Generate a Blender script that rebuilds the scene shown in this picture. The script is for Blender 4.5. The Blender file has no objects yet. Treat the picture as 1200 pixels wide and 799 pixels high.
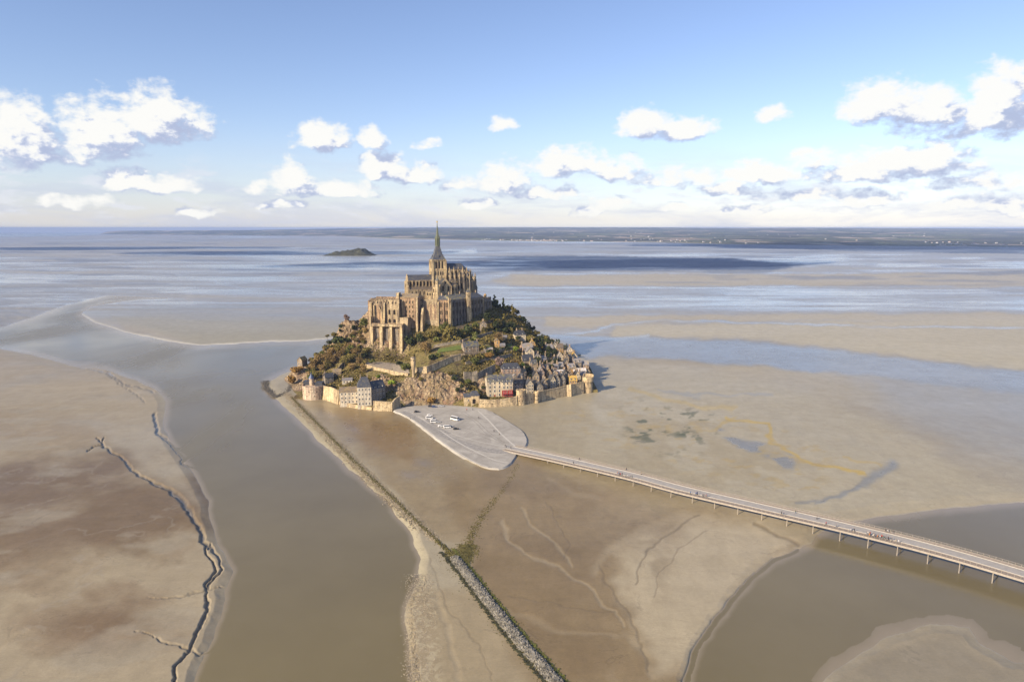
import bpy, bmesh, math, random
import numpy as np
from mathutils import Vector, Matrix
R_ = math.radians
rng = random.Random(7)
nrg = np.random.RandomState(11)
scene = bpy.context.scene
COL = scene.collection

# ------------------------------------------------------------------ camera geometry
CAMZ = 145.0; PITCH = math.atan((399.5-267.0)/800.0); F = 800.0; RE = 6.371e6
cp, sp_ = math.cos(PITCH), math.sin(PITCH)
def ray(px, py):
    u = (px-600.0)/F; v = (399.5-py)/F
    return u, cp+v*sp_, -sp_+v*cp
def P(px, py, Y):
    """world point seen at photo pixel (px,py) at world depth Y"""
    a, b, c = ray(px, py); t = Y/b
    return Vector((a*t, Y, CAMZ+c*t))
def PZ(px, py, z):
    a, b, c = ray(px, py); t = (z-CAMZ)/c
    return Vector((a*t, b*t, z))
def pix(X, Y, Z):
    dz = Z-CAMZ
    f = Y*cp-dz*sp_; up = Y*sp_+dz*cp
    return 600+F*X/f, 399.5-F*up/f
def sstep(a, b, x):
    t = np.clip((x-a)/(b-a), 0, 1); return t*t*(3-2*t)

# ------------------------------------------------------------------ numpy noise
def _hash(ix, iy, s):
    n = (ix.astype(np.int64)*374761393 + iy.astype(np.int64)*668265263 + s*982451653) & 0xffffffff
    n = ((n ^ (n >> 13))*1274126177) & 0xffffffff
    return ((n ^ (n >> 16)) & 0xffff)/65535.0
def vnoise(x, y, s=0):
    x = np.asarray(x, float); y = np.asarray(y, float)
    ix = np.floor(x); iy = np.floor(y); fx = x-ix; fy = y-iy
    fx = fx*fx*fx*(fx*(fx*6-15)+10); fy = fy*fy*fy*(fy*(fy*6-15)+10)
    a = _hash(ix, iy, s); b = _hash(ix+1, iy, s); c = _hash(ix, iy+1, s); d = _hash(ix+1, iy+1, s)
    return (a*(1-fx)+b*fx)*(1-fy)+(c*(1-fx)+d*fx)*fy
def fbm(x, y, o=4, s=0, g=0.5):
    r = 0; a = 1; t = 0
    for k in range(o):
        c, q = math.cos(.6*k+.3), math.sin(.6*k+.3)
        r = r+a*vnoise((x*c-y*q)*2**k, (x*q+y*c)*2**k, s+k*17); t += a; a *= g
    return r/t

# ------------------------------------------------------------------ object helpers
def link(o, parent=None):
    COL.objects.link(o)
    if parent is not None: o.parent = parent
    return o
def tag(o, label=None, cat=None, group=None, kind=None):
    if label: o['label'] = label
    if cat: o['category'] = cat
    if group: o['group'] = group
    if kind: o['kind'] = kind
    return o
def empty(name, loc=(0, 0, 0), rz=0.0, parent=None):
    o = bpy.data.objects.new(name, None); o.location = loc; o.rotation_euler = (0, 0, rz)
    o.empty_display_size = 1
    return link(o, parent)
class MB:
    """collects vertices and faces, then links them as one mesh object"""
    def __init__(s): s.v = []; s.f = []; s.m = []; s.mi = 0; s.sm = []; s.smooth = False
    def add(s, vs, fs):
        b = len(s.v); s.v += [tuple(v) for v in vs]
        for f in fs: s.f.append([i+b for i in f]); s.m.append(s.mi); s.sm.append(s.smooth)
    def box(s, x0, y0, z0, x1, y1, z1):
        s.add([(x0,y0,z0),(x1,y0,z0),(x1,y1,z0),(x0,y1,z0),(x0,y0,z1),(x1,y0,z1),(x1,y1,z1),(x0,y1,z1)],
              [(0,3,2,1),(4,5,6,7),(0,1,5,4),(1,2,6,5),(2,3,7,6),(3,0,4,7)])
    def hexa(s, lo, hi):
        """lo, hi: four points each, counter-clockwise seen from above"""
        s.add(list(lo)+list(hi), [(0,3,2,1),(4,5,6,7),(0,1,5,4),(1,2,6,5),(2,3,7,6),(3,0,4,7)])
    def prism(s, poly, z0, z1):
        n = len(poly)
        s.add([(p[0],p[1],z0) for p in poly]+[(p[0],p[1],z1) for p in poly],
              [tuple(range(n-1,-1,-1)), tuple(range(n,2*n))]+[(i,(i+1)%n,n+(i+1)%n,n+i) for i in range(n)])
    def lathe(s, prof, cx=0, cy=0, n=16, a0=0.0):
        """prof: list of (r,z) from bottom to top"""
        vs = []; fs = []
        for r, z in prof:
            for k in range(n):
                a = a0+2*math.pi*k/n; vs.append((cx+r*math.cos(a), cy+r*math.sin(a), z))
        for j in range(len(prof)-1):
            for k in range(n):
                k2 = (k+1)%n; fs.append((j*n+k, j*n+k2, (j+1)*n+k2, (j+1)*n+k))
        fs.append(tuple(range(n-1,-1,-1))); fs.append(tuple(range((len(prof)-1)*n, len(prof)*n)))
        s.add(vs, fs)
    def tube(s, a, b, r0, r1=None, n=6):
        r1 = r0 if r1 is None else r1
        a = Vector(a); b = Vector(b); d = (b-a)
        if d.length < 1e-6: return
        d.normalize(); x = d.orthogonal().normalized(); y = d.cross(x)
        vs = [a+(x*math.cos(2*math.pi*k/n)+y*math.sin(2*math.pi*k/n))*r0 for k in range(n)]
        vs += [b+(x*math.cos(2*math.pi*k/n)+y*math.sin(2*math.pi*k/n))*r1 for k in range(n)]
        s.add(vs, [tuple(range(n-1,-1,-1)), tuple(range(n,2*n))]+[(k,(k+1)%n,n+(k+1)%n,n+k) for k in range(n)])
    def gable(s, x0, y0, x1, y1, z, h, axis='x', hip=0.0, th=0.25):
        """closed roof solid with ridge along axis; hip = inset of ridge ends"""
        if axis == 'x':
            ym = (y0+y1)/2
            v = [(x0,y0,z),(x1,y0,z),(x1,y1,z),(x0,y1,z),(x0+hip,ym,z+h),(x1-hip,ym,z+h)]
            f = [(0,3,2,1),(0,1,5,4),(2,3,4,5),(0,4,3),(1,2,5)]
        else:
            xm = (x0+x1)/2
            v = [(x0,y0,z),(x1,y0,z),(x1,y1,z),(x0,y1,z),(xm,y0+hip,z+h),(xm,y1-hip,z+h)]
            f = [(0,3,2,1),(0,1,4),(1,2,5,4),(2,3,5),(3,0,4,5)]
        s.add(v, f)
    def mesh(s, name, mats):
        me = bpy.data.meshes.new(name)
        me.from_pydata(s.v, [], s.f)
        mats = mats if isinstance(mats, (list, tuple)) else [mats]
        for m in mats: me.materials.append(m)
        if len(mats) > 1: me.polygons.foreach_set('material_index', s.m)
        if any(s.sm): me.polygons.foreach_set('use_smooth', s.sm)
        me.update(); return me
    def build(s, name, mats, parent=None):
        return link(bpy.data.objects.new(name, s.mesh(name, mats)), parent)
def copy_tree(o, parent=None):
    c = o.copy(); COL.objects.link(c); c.parent = parent
    for ch in list(o.children): copy_tree(ch, c)
    return c
def np_mesh(name, V, Q, mats, smooth=True):
    me = bpy.data.meshes.new(name)
    k = Q.shape[1]
    me.vertices.add(len(V)); me.vertices.foreach_set('co', np.ascontiguousarray(V, np.float32).ravel())
    me.loops.add(Q.size); me.loops.foreach_set('vertex_index', np.ascontiguousarray(Q, np.int32).ravel())
    me.polygons.add(len(Q)); me.polygons.foreach_set('loop_start', np.arange(0, Q.size, k, dtype=np.int32))
    me.polygons.foreach_set('loop_total', np.full(len(Q), k, np.int32))
    me.polygons.foreach_set('use_smooth', np.full(len(Q), smooth))
    for m in (mats if isinstance(mats, (list, tuple)) else [mats]): me.materials.append(m)
    me.update(calc_edges=True); me.validate()
    return me
def grid_quads(nr, nc):
    i = np.arange(nr-1)[:, None]*nc+np.arange(nc-1)[None, :]
    return np.stack([i, i+1, i+1+nc, i+nc], -1).reshape(-1, 4)
def set_col(me, name, rgb):
    a = me.color_attributes.new(name, 'FLOAT_COLOR', 'POINT')
    c = np.ones((len(me.vertices), 4), np.float32); c[:, :3] = rgb.reshape(-1, 3)
    a.data.foreach_set('color', c.ravel())
def set_flt(me, name, v):
    a = me.attributes.new(name, 'FLOAT', 'POINT'); a.data.foreach_set('value', np.ascontiguousarray(v, np.float32).ravel())

# ------------------------------------------------------------------ material helpers
class NT:
    def __init__(s, tree): s.t = tree; s.n = tree.nodes; s.l = tree.links
    def node(s, typ, **kw):
        n = s.n.new(typ)
        for k, v in kw.items():
            if k == 'ins':
                for a, b in v.items(): s.put(n.inputs[a], b)
            else: setattr(n, k, v)
        return n
    def put(s, sock, v):
        if isinstance(v, bpy.types.NodeSocket): s.l.new(v, sock)
        else: sock.default_value = v
    def math(s, op, a, b=None, c=None, clamp=False):
        n = s.n.new('ShaderNodeMath'); n.operation = op; n.use_clamp = clamp
        s.put(n.inputs[0], a)
        if b is not None: s.put(n.inputs[1], b)
        if c is not None: s.put(n.inputs[2], c)
        return n.outputs[0]
    def vmath(s, op, a, b=None, out=0):
        n = s.n.new('ShaderNodeVectorMath'); n.operation = op
        s.put(n.inputs[0], a)
        if b is not None: s.put(n.inputs[1], b)
        return n.outputs[out]
    def mix(s, f, a, b, blend='MIX'):
        n = s.n.new('ShaderNodeMix'); n.data_type = 'RGBA'; n.blend_type = blend
        s.put(n.inputs[0], f); s.put(n.inputs[6], a); s.put(n.inputs[7], b)
        return n.outputs[2]
    def ramp(s, fac, stops, interp='LINEAR'):
        n = s.n.new('ShaderNodeValToRGB'); n.color_ramp.interpolation = interp
        e = n.color_ramp.elements
        while len(e) > 1: e.remove(e[0])
        e[0].position = stops[0][0]; e[0].color = c4(stops[0][1])
        for p, c in stops[1:]:
            q = e.new(p); q.color = c4(c)
        s.put(n.inputs[0], fac); return n.outputs[0]
    def noise(s, vec, scale, detail=4, rough=0.55, dist=0.0, out=0, dim='3D'):
        n = s.n.new('ShaderNodeTexNoise'); n.noise_dimensions = dim
        s.put(n.inputs['Vector'], vec); n.inputs['Scale'].default_value = scale
        n.inputs['Detail'].default_value = detail; n.inputs['Roughness'].default_value = rough
        n.inputs['Distortion'].default_value = dist
        return n.outputs[out]
    def mapr(s, v, a, b, c=0.0, d=1.0, smooth=False):
        n = s.n.new('ShaderNodeMapRange'); n.interpolation_type = 'SMOOTHSTEP' if smooth else 'LINEAR'
        s.put(n.inputs[0], v); n.inputs[1].default_value = a; n.inputs[2].default_value = b
        n.inputs[3].default_value = c; n.inputs[4].default_value = d
        return n.outputs[0]
def c4(c):
    if isinstance(c, (int, float)): return (c, c, c, 1)
    return (c[0], c[1], c[2], 1)
def srgb(r, g, b):
    f = lambda x: (x/255/12.92) if x/255 <= 0.04045 else ((x/255+0.055)/1.055)**2.4
    return (f(r), f(g), f(b))
def new_mat(name):
    m = bpy.data.materials.new(name); m.use_nodes = True
    t = NT(m.node_tree); b = t.n['Principled BSDF']
    return m, t, b
def pos(t): return t.node('ShaderNodeNewGeometry').outputs['Position']
def simple(name, col, rough=0.7, var=0.25, scale=1.0, metal=0.0, spec=0.4, bump=0.0, objvar=0.0):
    """base colour broken up by two octaves of noise; objvar varies it per object"""
    m, t, b = new_mat(name)
    p = pos(t)
    n1 = t.noise(p, scale, 5, 0.65)
    v = t.mapr(n1, 0.3, 0.7, 1-var, 1+var)
    if objvar:
        oi = t.node('ShaderNodeObjectInfo').outputs['Random']
        v = t.math('MULTIPLY', v, t.mapr(oi, 0, 1, 1-objvar, 1+objvar))
    cc = t.node('ShaderNodeCombineColor'); [t.put(cc.inputs[i], v) for i in range(3)]
    t.put(b.inputs['Base Color'], t.mix(1.0, c4(col), cc.outputs[0], 'MULTIPLY'))
    b.inputs['Roughness'].default_value = rough; b.inputs['Metallic'].default_value = metal
    b.inputs['Specular IOR Level'].default_value = spec
    if bump:
        bn = t.node('ShaderNodeBump'); bn.inputs['Distance'].default_value = bump; bn.inputs['Strength'].default_value = 0.7
        t.put(bn.inputs['Height'], n1); t.put(b.inputs['Normal'], bn.outputs[0])
    return m
# ================================================================== camera, sun, sky
cam = bpy.data.cameras.new('camera'); cam.lens = 24.0; cam.sensor_width = 36.0; cam.clip_start = 1.0; cam.clip_end = 90000
camo = link(bpy.data.objects.new('camera', cam)); camo.location = (0, 0, CAMZ); camo.rotation_euler = (math.pi/2-PITCH, 0, 0)
scene.camera = camo
SUN_EL = R_(27); SH = Vector((0.76, 0.65, 0)).normalized()      # shadows fall along SH
sun = bpy.data.lights.new('sun', 'SUN'); sun.energy = 4.9; sun.angle = R_(0.6); sun.color = (1.0, 0.83, 0.60)
suno = link(bpy.data.objects.new('sun', sun))
sdir = Vector((SH.x*math.cos(SUN_EL), SH.y*math.cos(SUN_EL), -math.sin(SUN_EL)))
suno.rotation_euler = sdir.to_track_quat('-Z', 'Y').to_euler(); suno.location = (-300, -300, 600)

world = bpy.data.worlds.new('World'); scene.world = world; world.use_nodes = True
w = NT(world.node_tree); w.n.clear()
wout = w.node('ShaderNodeOutputWorld'); bg = w.node('ShaderNodeBackground'); w.l.new(bg.outputs[0], wout.inputs[0])
tc = w.node('ShaderNodeTexCoord').outputs['Generated']
sx = w.node('ShaderNodeSeparateXYZ'); w.l.new(tc, sx.inputs[0])
zc = w.math('MAXIMUM', sx.outputs[2], 0.012)
cx = w.node('ShaderNodeCombineXYZ'); w.l.new(sx.outputs[0], cx.inputs[0]); w.l.new(sx.outputs[1], cx.inputs[1]); w.l.new(zc, cx.inputs[2])
sky = w.node('ShaderNodeTexSky'); sky.sky_type = 'NISHITA'; sky.sun_disc = False
sky.sun_elevation = SUN_EL; sky.sun_rotation = math.atan2(-SH.x, -SH.y) % (2*math.pi)
sky.altitude = 150; sky.air_density = 1.0; sky.dust_density = 0.4; sky.ozone_density = 2.2
w.l.new(cx.outputs[0], sky.inputs[0])
# cloud field laid out in azimuth / elevation (degrees)
az = w.math('MULTIPLY', w.math('ARCTAN2', sx.outputs[0], sx.outputs[1]), 180/math.pi)
el = w.math('MULTIPLY', w.math('ARCSINE', sx.outputs[2]), 180/math.pi)
ae = w.node('ShaderNodeCombineXYZ'); w.l.new(az, ae.inputs[0]); w.l.new(el, ae.inputs[1])
def px2ae(px, py):
    a, b, c = ray(px, py)
    return math.degrees(math.atan2(a, b)), math.degrees(math.asin(c/math.sqrt(a*a+b*b+c*c)))
SKYK = 0.12; EXPO = 0.62; KE = 2.0**EXPO
def ce(r, g, b):
    q = srgb(r, g, b); return (q[0]/KE, q[1]/KE, q[2]/KE)
CLOUDS = [  # photo px centre x,y, half width, half height, gain
 (25,160,50,38,1.0),(120,152,55,34,1.0),(185,140,52,30,1.1),(215,143,38,18,.6),(50,180,60,16,.8),
 (150,212,32,17,1.0),(190,218,50,11,.8),
 (378,161,34,17,1.1),(437,163,17,12,1.0),(340,207,22,18,1.0),(385,222,55,10,.8),
 (450,196,32,17,1.1),(492,204,26,12,.9),(503,168,16,6,.6),
 (588,147,18,8,.8),(590,210,32,20,.9),
 (755,147,33,18,1.1),(800,152,40,15,1.1),(905,135,22,8,.7),
 (665,190,45,17,1.0),(720,198,40,12,.75),(800,208,60,10,.6),(885,203,50,14,1.1),(855,221,34,9,.8),
 (1030,122,50,24,1.1),(1085,127,55,24,1.1),(1170,122,48,40,1.2),(1130,150,70,12,.5),
 (1050,192,90,17,1.0),(1090,182,50,14,.9),(1000,205,60,10,.7),(1180,238,50,12,.7),(1020,235,40,10,.6),
 (715,240,22,9,.6),(792,240,14,6,.6),(1150,212,60,10,.5),(235,249,30,5,.7),(300,218,16,7,.7),(412,228,34,7,.8),(540,215,22,8,.7),(560,240,26,5,.7),(640,226,40,8,.8),(940,228,50,7,.7),(1120,240,44,8,.8),(690,248,20,5,.6),(880,246,34,5,.6),(90,236,40,7,.6),(330,240,30,5,.6),(950,188,40,10,.6)]
def density_group():
    g = bpy.data.node_groups.new('cloud_density', 'ShaderNodeTree')
    g.interface.new_socket('P', in_out='INPUT', socket_type='NodeSocketVector')
    g.interface.new_socket('D', in_out='OUTPUT', socket_type='NodeSocketFloat')
    t = NT(g); gi = t.node('NodeGroupInput').outputs[0]; go = t.node('NodeGroupOutput')
    # warp the coordinates so the ellipses billow
    wv = t.noise(gi, 0.55, 3, 0.5, out=1)
    wv = t.vmath('SUBTRACT', wv, (0.5, 0.5, 0.5))
    wv = t.vmath('MULTIPLY', wv, (1.7, 1.3, 0))
    q = t.vmath('ADD', gi, wv)
    acc = None
    for (x, y, rx, ry, gn) in CLOUDS:
        a, e = px2ae(x, y+ry*.28); k = math.cos(math.radians(a))
        ax = rx/F*57.3*k*k*1.0; ey = ry/F*57.3*k*1.42
        d = t.vmath('SUBTRACT', q, (a, e, 0))
        d = t.vmath('MULTIPLY', d, (1/ax, 1/ey, 0))
        d = t.vmath('ADD', d, t.vmath('MULTIPLY', t.vmath('MINIMUM', d, (0, 0, 0)), (0, 1.1, 0)))
        d = t.vmath('DOT_PRODUCT', d, d, out=1)
        v = t.math('MULTIPLY_ADD', d, -1.0*gn, gn)
        acc = v if acc is None else t.math('MAXIMUM', acc, v)
    acc = t.math('MAXIMUM', acc, -3.0)
    se = t.node('ShaderNodeSeparateXYZ'); t.l.new(gi, se.inputs[0])
    st = t.vmath('MULTIPLY', gi, (1.0, 1.5, 1.0))
    n = t.noise(st, 0.75, 10, 0.60, 0.1)
    n = t.mapr(n, 0.28, 0.72, -1.0, 1.0)
    D = t.math('ADD', acc, t.math('MULTIPLY', n, 0.66))
    t.l.new(D, go.inputs[0])
    return g
dg_ = density_group()
def dens(vec):
    n = w.n.new('ShaderNodeGroup'); n.node_tree = dg_; w.l.new(vec, n.inputs[0]); return n.outputs[0]
D0 = dens(ae.outputs[0])
D1 = dens(w.vmath('ADD', ae.outputs[0], (-0.9, 1.25, 0)))
a0 = w.mapr(D0, -0.36, 0.70, 0, 1, True)
lit = w.mapr(w.math('SUBTRACT', D0, D1), -0.50, 0.46, 0, 1, True)
ccol = w.ramp(lit, [(0.0, ce(182,193,222)), (0.35, ce(203,211,233)), (0.58, ce(228,232,243)), (0.8, ce(246,247,249)), (1.0, ce(255,254,250))])
# thin high veil and low bank near the horizon
v1 = w.noise(w.vmath('MULTIPLY', ae.outputs[0], (0.10, 0.55, 0)), 1.0, 7, 0.6, 0.4)
vb = w.math('MULTIPLY', w.mapr(v1, 0.42, 0.68, 0, 1, True), w.mapr(el, 7.5, 1.0, 0, 1, True))
v2 = w.noise(w.vmath('MULTIPLY', ae.outputs[0], (0.35, 1.1, 0)), 1.0, 8, 0.6, 0.2)
v2b = w.math('MULTIPLY', w.mapr(v2, 0.50, 0.66, 0, 0.6, True), w.math('MULTIPLY', w.mapr(el, 6.0, 3.0, 0, 1, True), w.mapr(el, 0.3, 1.2, 0, 1, True)))
# behind and overhead: scattered cumulus so wet sand has a whole sky to reflect
sk = w.vmath('MULTIPLY', sky.outputs[0], (SKYK*0.92, SKYK*0.85, SKYK*0.94))
hz = w.mapr(el, 9.0, -0.2, 0, 1, True)
base = w.mix(w.math('MULTIPLY', hz, 0.42), sk, c4(ce(204,216,240)))
base = w.mix(w.math('MULTIPLY', vb, 0.60), base, c4(ce(202,210,232)))
base = w.mix(v2b, base, c4(ce(234,237,246)))
fin = w.mix(w.math('MULTIPLY', a0, 0.97), base, ccol)
w.l.new(w.vmath('MULTIPLY', fin, (1/SKYK,)*3), bg.inputs[0]); bg.inputs[1].default_value = SKYK
scene.view_settings.view_transform = 'Standard'; scene.view_settings.look = 'None'
scene.view_settings.exposure = EXPO; scene.view_settings.gamma = 1.0
# ================================================================== tidal flats
cols = np.concatenate([[-9000,-5000,-2500,-1400,-900,-600,-420,-310,-250], np.arange(-200, 1401, 1.0), [1450,1510,1620,1800,2100,2600,3600,6000,10000]])
rows = np.concatenate([[272.55, 272.7, 272.9, 273.15, 273.4], np.arange(273.7, 300, 0.6), np.arange(300, 832, 1.0), [836,845,860,885,920,980,1060,1200,1450,2000,3200]])
PX, PY = np.meshgrid(cols, rows)
def ground_d(py):
    dep = PITCH+np.arctan((py-399.5)/F)
    tn = np.tan(dep); disc = np.maximum(tn*tn-2*CAMZ/RE, 0)
    return RE*(tn-np.sqrt(disc))
def curve(X, Y): return -(Y*Y)/(2*RE)
GY = ground_d(PY); GX = (PX-600)/F*(GY*cp+(CAMZ-curve(0, GY))*sp_)
# rows behind the camera
for yb in (-60, -400, -2500, -12000, -40000):
    GY = np.vstack([GY, np.full((1, len(cols)), float(yb))])
    GX = np.vstack([GX, ((cols-600)/9400*max(45000, 0)).reshape(1, -1)*min(1, .05+abs(yb)/12000)])
NR = len(rows)+5
def ex(a, fill=None):
    """extend a pixel field over the rows behind the camera"""
    return np.vstack([a, np.repeat(a[-1:], 5, 0)])
# world-space noises (metres) shared by everything
gx = GX[:len(rows)]; gy = GY[:len(rows)]
wx = (fbm(PX/34, PY/20, 4, 3)-.5); wy = (fbm(PX/34, PY/20, 4, 9)-.5)
fine = fbm(gx/16, gy/16, 3, 21)-.5
jagn = fbm(gx/6, gy/6, 4, 23)-.5; jagm = fbm(gx/6+40, gy/6, 4, 24)-.5
JAG = 0.0
def sdf(poly, warp=6.0, closed=True, seed=0):
    """signed distance in photo pixels on the flats (positive inside), edges roughened"""
    k = np.clip((PY-270)/130, .12, 1.6)
    x = PX+wx*warp*2.2+fine*warp*.5; y = PY+wy*warp*k+fine*warp*.25
    if JAG: x = x+jagn*JAG; y = y+jagm*JAG*.6
    ys = 1.0/np.clip((PY-268)/60, .12, 1.0)      # foreshortening: vertical distances count more far away
    best = np.full(PX.shape, 1e9); ins = np.zeros(PX.shape, bool)
    n = len(poly)
    for i in range(n if closed else n-1):
        x0, y0 = poly[i]; x1, y1 = poly[(i+1)%n]
        dx, dy = x1-x0, y1-y0
        t = np.clip(((x-x0)*dx+(y-y0)*dy)/(dx*dx+dy*dy+1e-9), 0, 1)
        d = (x-x0-t*dx)**2+((y-y0-t*dy)*ys)**2
        best = np.minimum(best, d)
        if closed:
            c = (y0 > y) != (y1 > y)
            xi = x0+(y-y0)*dx/(dy if abs(dy) > 1e-9 else 1e-9)
            ins ^= c & (x < xi)
    best = np.sqrt(best)
    return np.where(ins, best, -best) if closed else best
def line(pts, w, warp=4.0, fade=1.0):
    """0..1 mask of a stroke of half width w px; w may be a list per point"""
    if isinstance(w, (int, float)): return sstep(w*(1+fade), w*.25, sdf(pts, warp, False))
    m = np.zeros(PX.shape)
    for i in range(len(pts)-1):
        d = sdf(pts[i:i+2], warp, False); ww = (w[i]+w[i+1])/2
        m = np.maximum(m, sstep(ww*(1+fade), ww*.25, d))
    return m
H = 0.9+0.35*(fbm(gx/60, gy/60, 4, 31)-.5)            # metres above the water sheet
def ell(cx, cy, rx, ry, p=2):
    x = PX+wx*rx*.5; y = PY+wy*ry*.7
    return np.clip(1-(((x-cx)/rx)**2+((y-cy)/ry)**2), 0, 1)**(p/2)
# --- river on the near side
riv = [(-400,404),(0,409),(40,416),(85,428),(125,434),(160,447),(184,457),(196,472),(193,500),(207,530),(226,556),(244,590),(250,630),(262,648),(272,672),(262,705),(248,745),(228,799),(215,840),
       (500,840),(483,799),(478,760),(474,720),(489,682),(492,655),(480,622),(456,592),(430,566),(400,540),(370,511),(345,486),(326,470),(313,457),(312,449),(330,440),(370,425),(400,396),
       (330,401),(232,405),(200,401),(150,390),(112,378),(96,368),(104,360),(165,351.5),(215,350),(170,347.5),(125,346.5),(80,356),(40,372),(0,384),(-400,392)]
s_riv = sdf(riv, 4)
riv2 = [(802,840),(806,799),(816,765),(836,730),(860,700),(886,673),(906,657),(936,646),(950,640),(958,628),(985,614),(1030,606),(1100,597),(1210,586),(1500,570),(1500,840),(1230,840),(1230,778),(1190,775),(1148,752),(1132,734),(1090,730),(1040,746),(1000,770),(962,799),(950,840)]
s_riv2 = sdf(riv2, 4)
def water(s, k=.09, lim=1.6):
    global H
    H = np.where(s > -18, np.minimum(H, np.clip(-s*k, -lim, 9)+.02), H)
water(s_riv); water(s_riv2, .07)
shoal = sdf([(950,850),(966,799),(1000,772),(1040,750),(1090,735),(1128,738),(1150,757),(1200,778),(1300,790),(1300,850)], 8)
H = np.maximum(H, np.where(shoal > -16, np.clip(shoal*.02-.03, -.6, .35), -9))
bar = sdf([(97,368),(112,377),(150,389),(200,400),(232,404),(330,400),(400,396),(470,390),(470,360),(330,356),(200,356),(110,362)], 3)
H = np.maximum(H, np.where(bar > -3, np.clip(bar*.06, -1, .5), -9))
# --- gullies cut into the banks
JAG = 5.5
gl = [(112,516),(124,528),(150,545),(176,566),(202,578),(217,592),(228,612),(236,634),(246,644)]
g1 = line(gl, [.4,.9,.8,1.3,1.6,2.8,2.4,1.6,.8], 7)
g2 = line([(236,632),(246,655),(250,680),(246,697),(238,722),(222,756),(206,800),(196,840)], [1.2,.9,1.5,1.0,1.2,1.5,1.3,1.6], 7)
g3 = line([(246,640),(258,655),(256,675),(248,692)], [1.6,1.0,1.3,1.1], 5)
g4 = line([(170,706),(195,704),(222,698),(256,694),(268,690)], [.2,.5,.9,.7,.3], 9)
g5 = line([(184,486),(184,508),(196,516),(204,527),(214,538)], [1.6,1.6,1.4,1.2,1.0], 5)
g6 = line([(204,527),(222,532),(210,540),(232,550)], [.9,.9,.8,.6], 7)
g7 = line([(104,530),(118,523),(120,514)], [.5,.7,.4], 7)
g8 = line([(160,745),(190,752),(207,758),(235,765),(258,752)], [.2,.4,.9,1.2,.5], 10)
g9 = line([(130,440),(150,452),(182,462)], .9, 7)
g10 = line([(98,431),(126,440),(158,462),(170,474)], .7, 6)
JAG = 0.0
dk = np.maximum.reduce([g1, g2, g3, g4*.45, g5, g6, g7, g8*.45, g9*.5, g10*.4])
H = H-dk*.9
rim = np.maximum.reduce([line(gl, 7, 5)-g1, line([(246,655),(258,680),(250,700),(225,760)], 5, 5)-g2])*.35
H = H+np.clip(rim, 0, 1)*.12
# right bank scarp
scarp = line([(936,646),(906,657),(886,672),(860,699),(836,729),(816,764),(806,799),(800,840)], [1.2,1.4,1.8,2.2,3,3.4,4,4], 3)
H = H-scarp*.9*(s_riv2 < 3)
# faint braided runnels in the near flats
braid = np.maximum.reduce([
 line([(588,612),(598,636),(622,655),(652,664),(668,680),(695,695),(720,715),(730,735)], 1.6, 8),
 line([(610,600),(622,618),(645,635),(666,655),(668,664)], 1.5, 8),
 line([(695,672),(702,660),(715,645),(745,628),(780,610),(800,604)], 4, 6)*.8,
 line([(750,680),(755,660),(772,635),(800,612)], 2.4, 6)*.6,
 line([(560,690),(600,720),(660,742),(720,750),(740,742)], 2.5, 8)*.5,
 line([(735,745),(755,765),(765,799)], 3, 6)*.6,
 line([(510,700),(525,735),(530,770),(537,799)], 3.0, 6),
 line([(645,562),(668,578),(700,586)], 2, 6)*.5,
 line([(885,618),(905,628),(935,640),(950,642)], 1.8, 5),
 line([(0,762),(20,745),(30,738)], 2.5, 6)*.7,
 line([(0,512),(60,498),(130,490)], 1.8, 6)*.5])
arcs = np.maximum.reduce([line([(745,690),(748,668),(760,648),(785,625),(815,610)], 1.0, 8), line([(768,700),(776,672),(800,645),(830,628)], .9, 8)*.7, line([(700,668),(720,690),(735,715),(748,745),(760,790)], 1.3, 8)*.8, line([(884,617),(900,625),(915,632),(938,642)], 1.5, 6), line([(640,590),(668,640),(660,655)], .8, 9)*.7, line([(600,700),(660,712),(720,716)], .8, 9)*.6, line([(500,655),(512,690),(530,720),(560,760),(575,799)], .9, 9)*.6])
H = H-braid*.09-arcs*.08
# --- wetness (film of water) field
wet = 0.35+0.25*(fbm(gx/160, gy/160, 5, 41)-.5)*2
far = sstep(420, 300, PY)
strk = fbm(PX/150+3, (PY**1.0)/3.6, 4, 51, .55)        # long streaks of the far flats
strk2 = fbm(PX/90, PY/1.6, 4, 57, .6)
wet = wet*(1-far)+far*(0.30+1.5*(strk-.45)+.7*(strk2-.5))
def paint(f, m, v, k=1.0):
    m = np.clip(m*k, 0, 1); return f*(1-m)+v*m
def reg(poly, soft=6, warp=8): return sstep(-soft, soft, sdf(poly, warp))
tan1 = reg([(720,382),(1500,366),(1500,440),(1200,434),(1100,424),(1000,412),(900,398),(800,394),(715,396)], 3)
tan2 = reg([(600,322),(1500,318),(1500,336),(600,336),(570,330)], 2)
tan3 = reg([(640,371),(1000,368),(1500,366),(1500,374),(800,377),(690,384),(640,382)], 2)
tan4 = reg([(640,470),(640,430),(720,421),(800,430),(900,450),(1000,482),(1080,515),(1130,560),(1200,578),(1500,570),(1500,600),(960,606),(800,570),(700,545),(625,528)], 8)
tan5 = reg([(560,284),(1500,296),(1500,316),(900,304),(560,300)], 2)
blue1 = reg([(640,392),(720,396),(800,396),(900,402),(1000,414),(1100,427),(1500,450),(1500,478),(1200,462),(1000,440),(860,428),(760,420),(690,420)], 3)
pool_shade = reg([(300,303),(440,301),(700,300),(860,303),(940,311),(900,317),(640,318),(500,319),(420,313)], 2.5, 5)
bright1 = np.maximum(reg([(560,342),(900,338),(1100,348),(1500,352),(1500,362),(1000,366),(700,360),(560,358)], 3, 6), 0)
lstr = reg([(130,300),(480,300),(600,312),(600,372),(430,350),(330,350),(200,330)], 6, 8)
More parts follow.
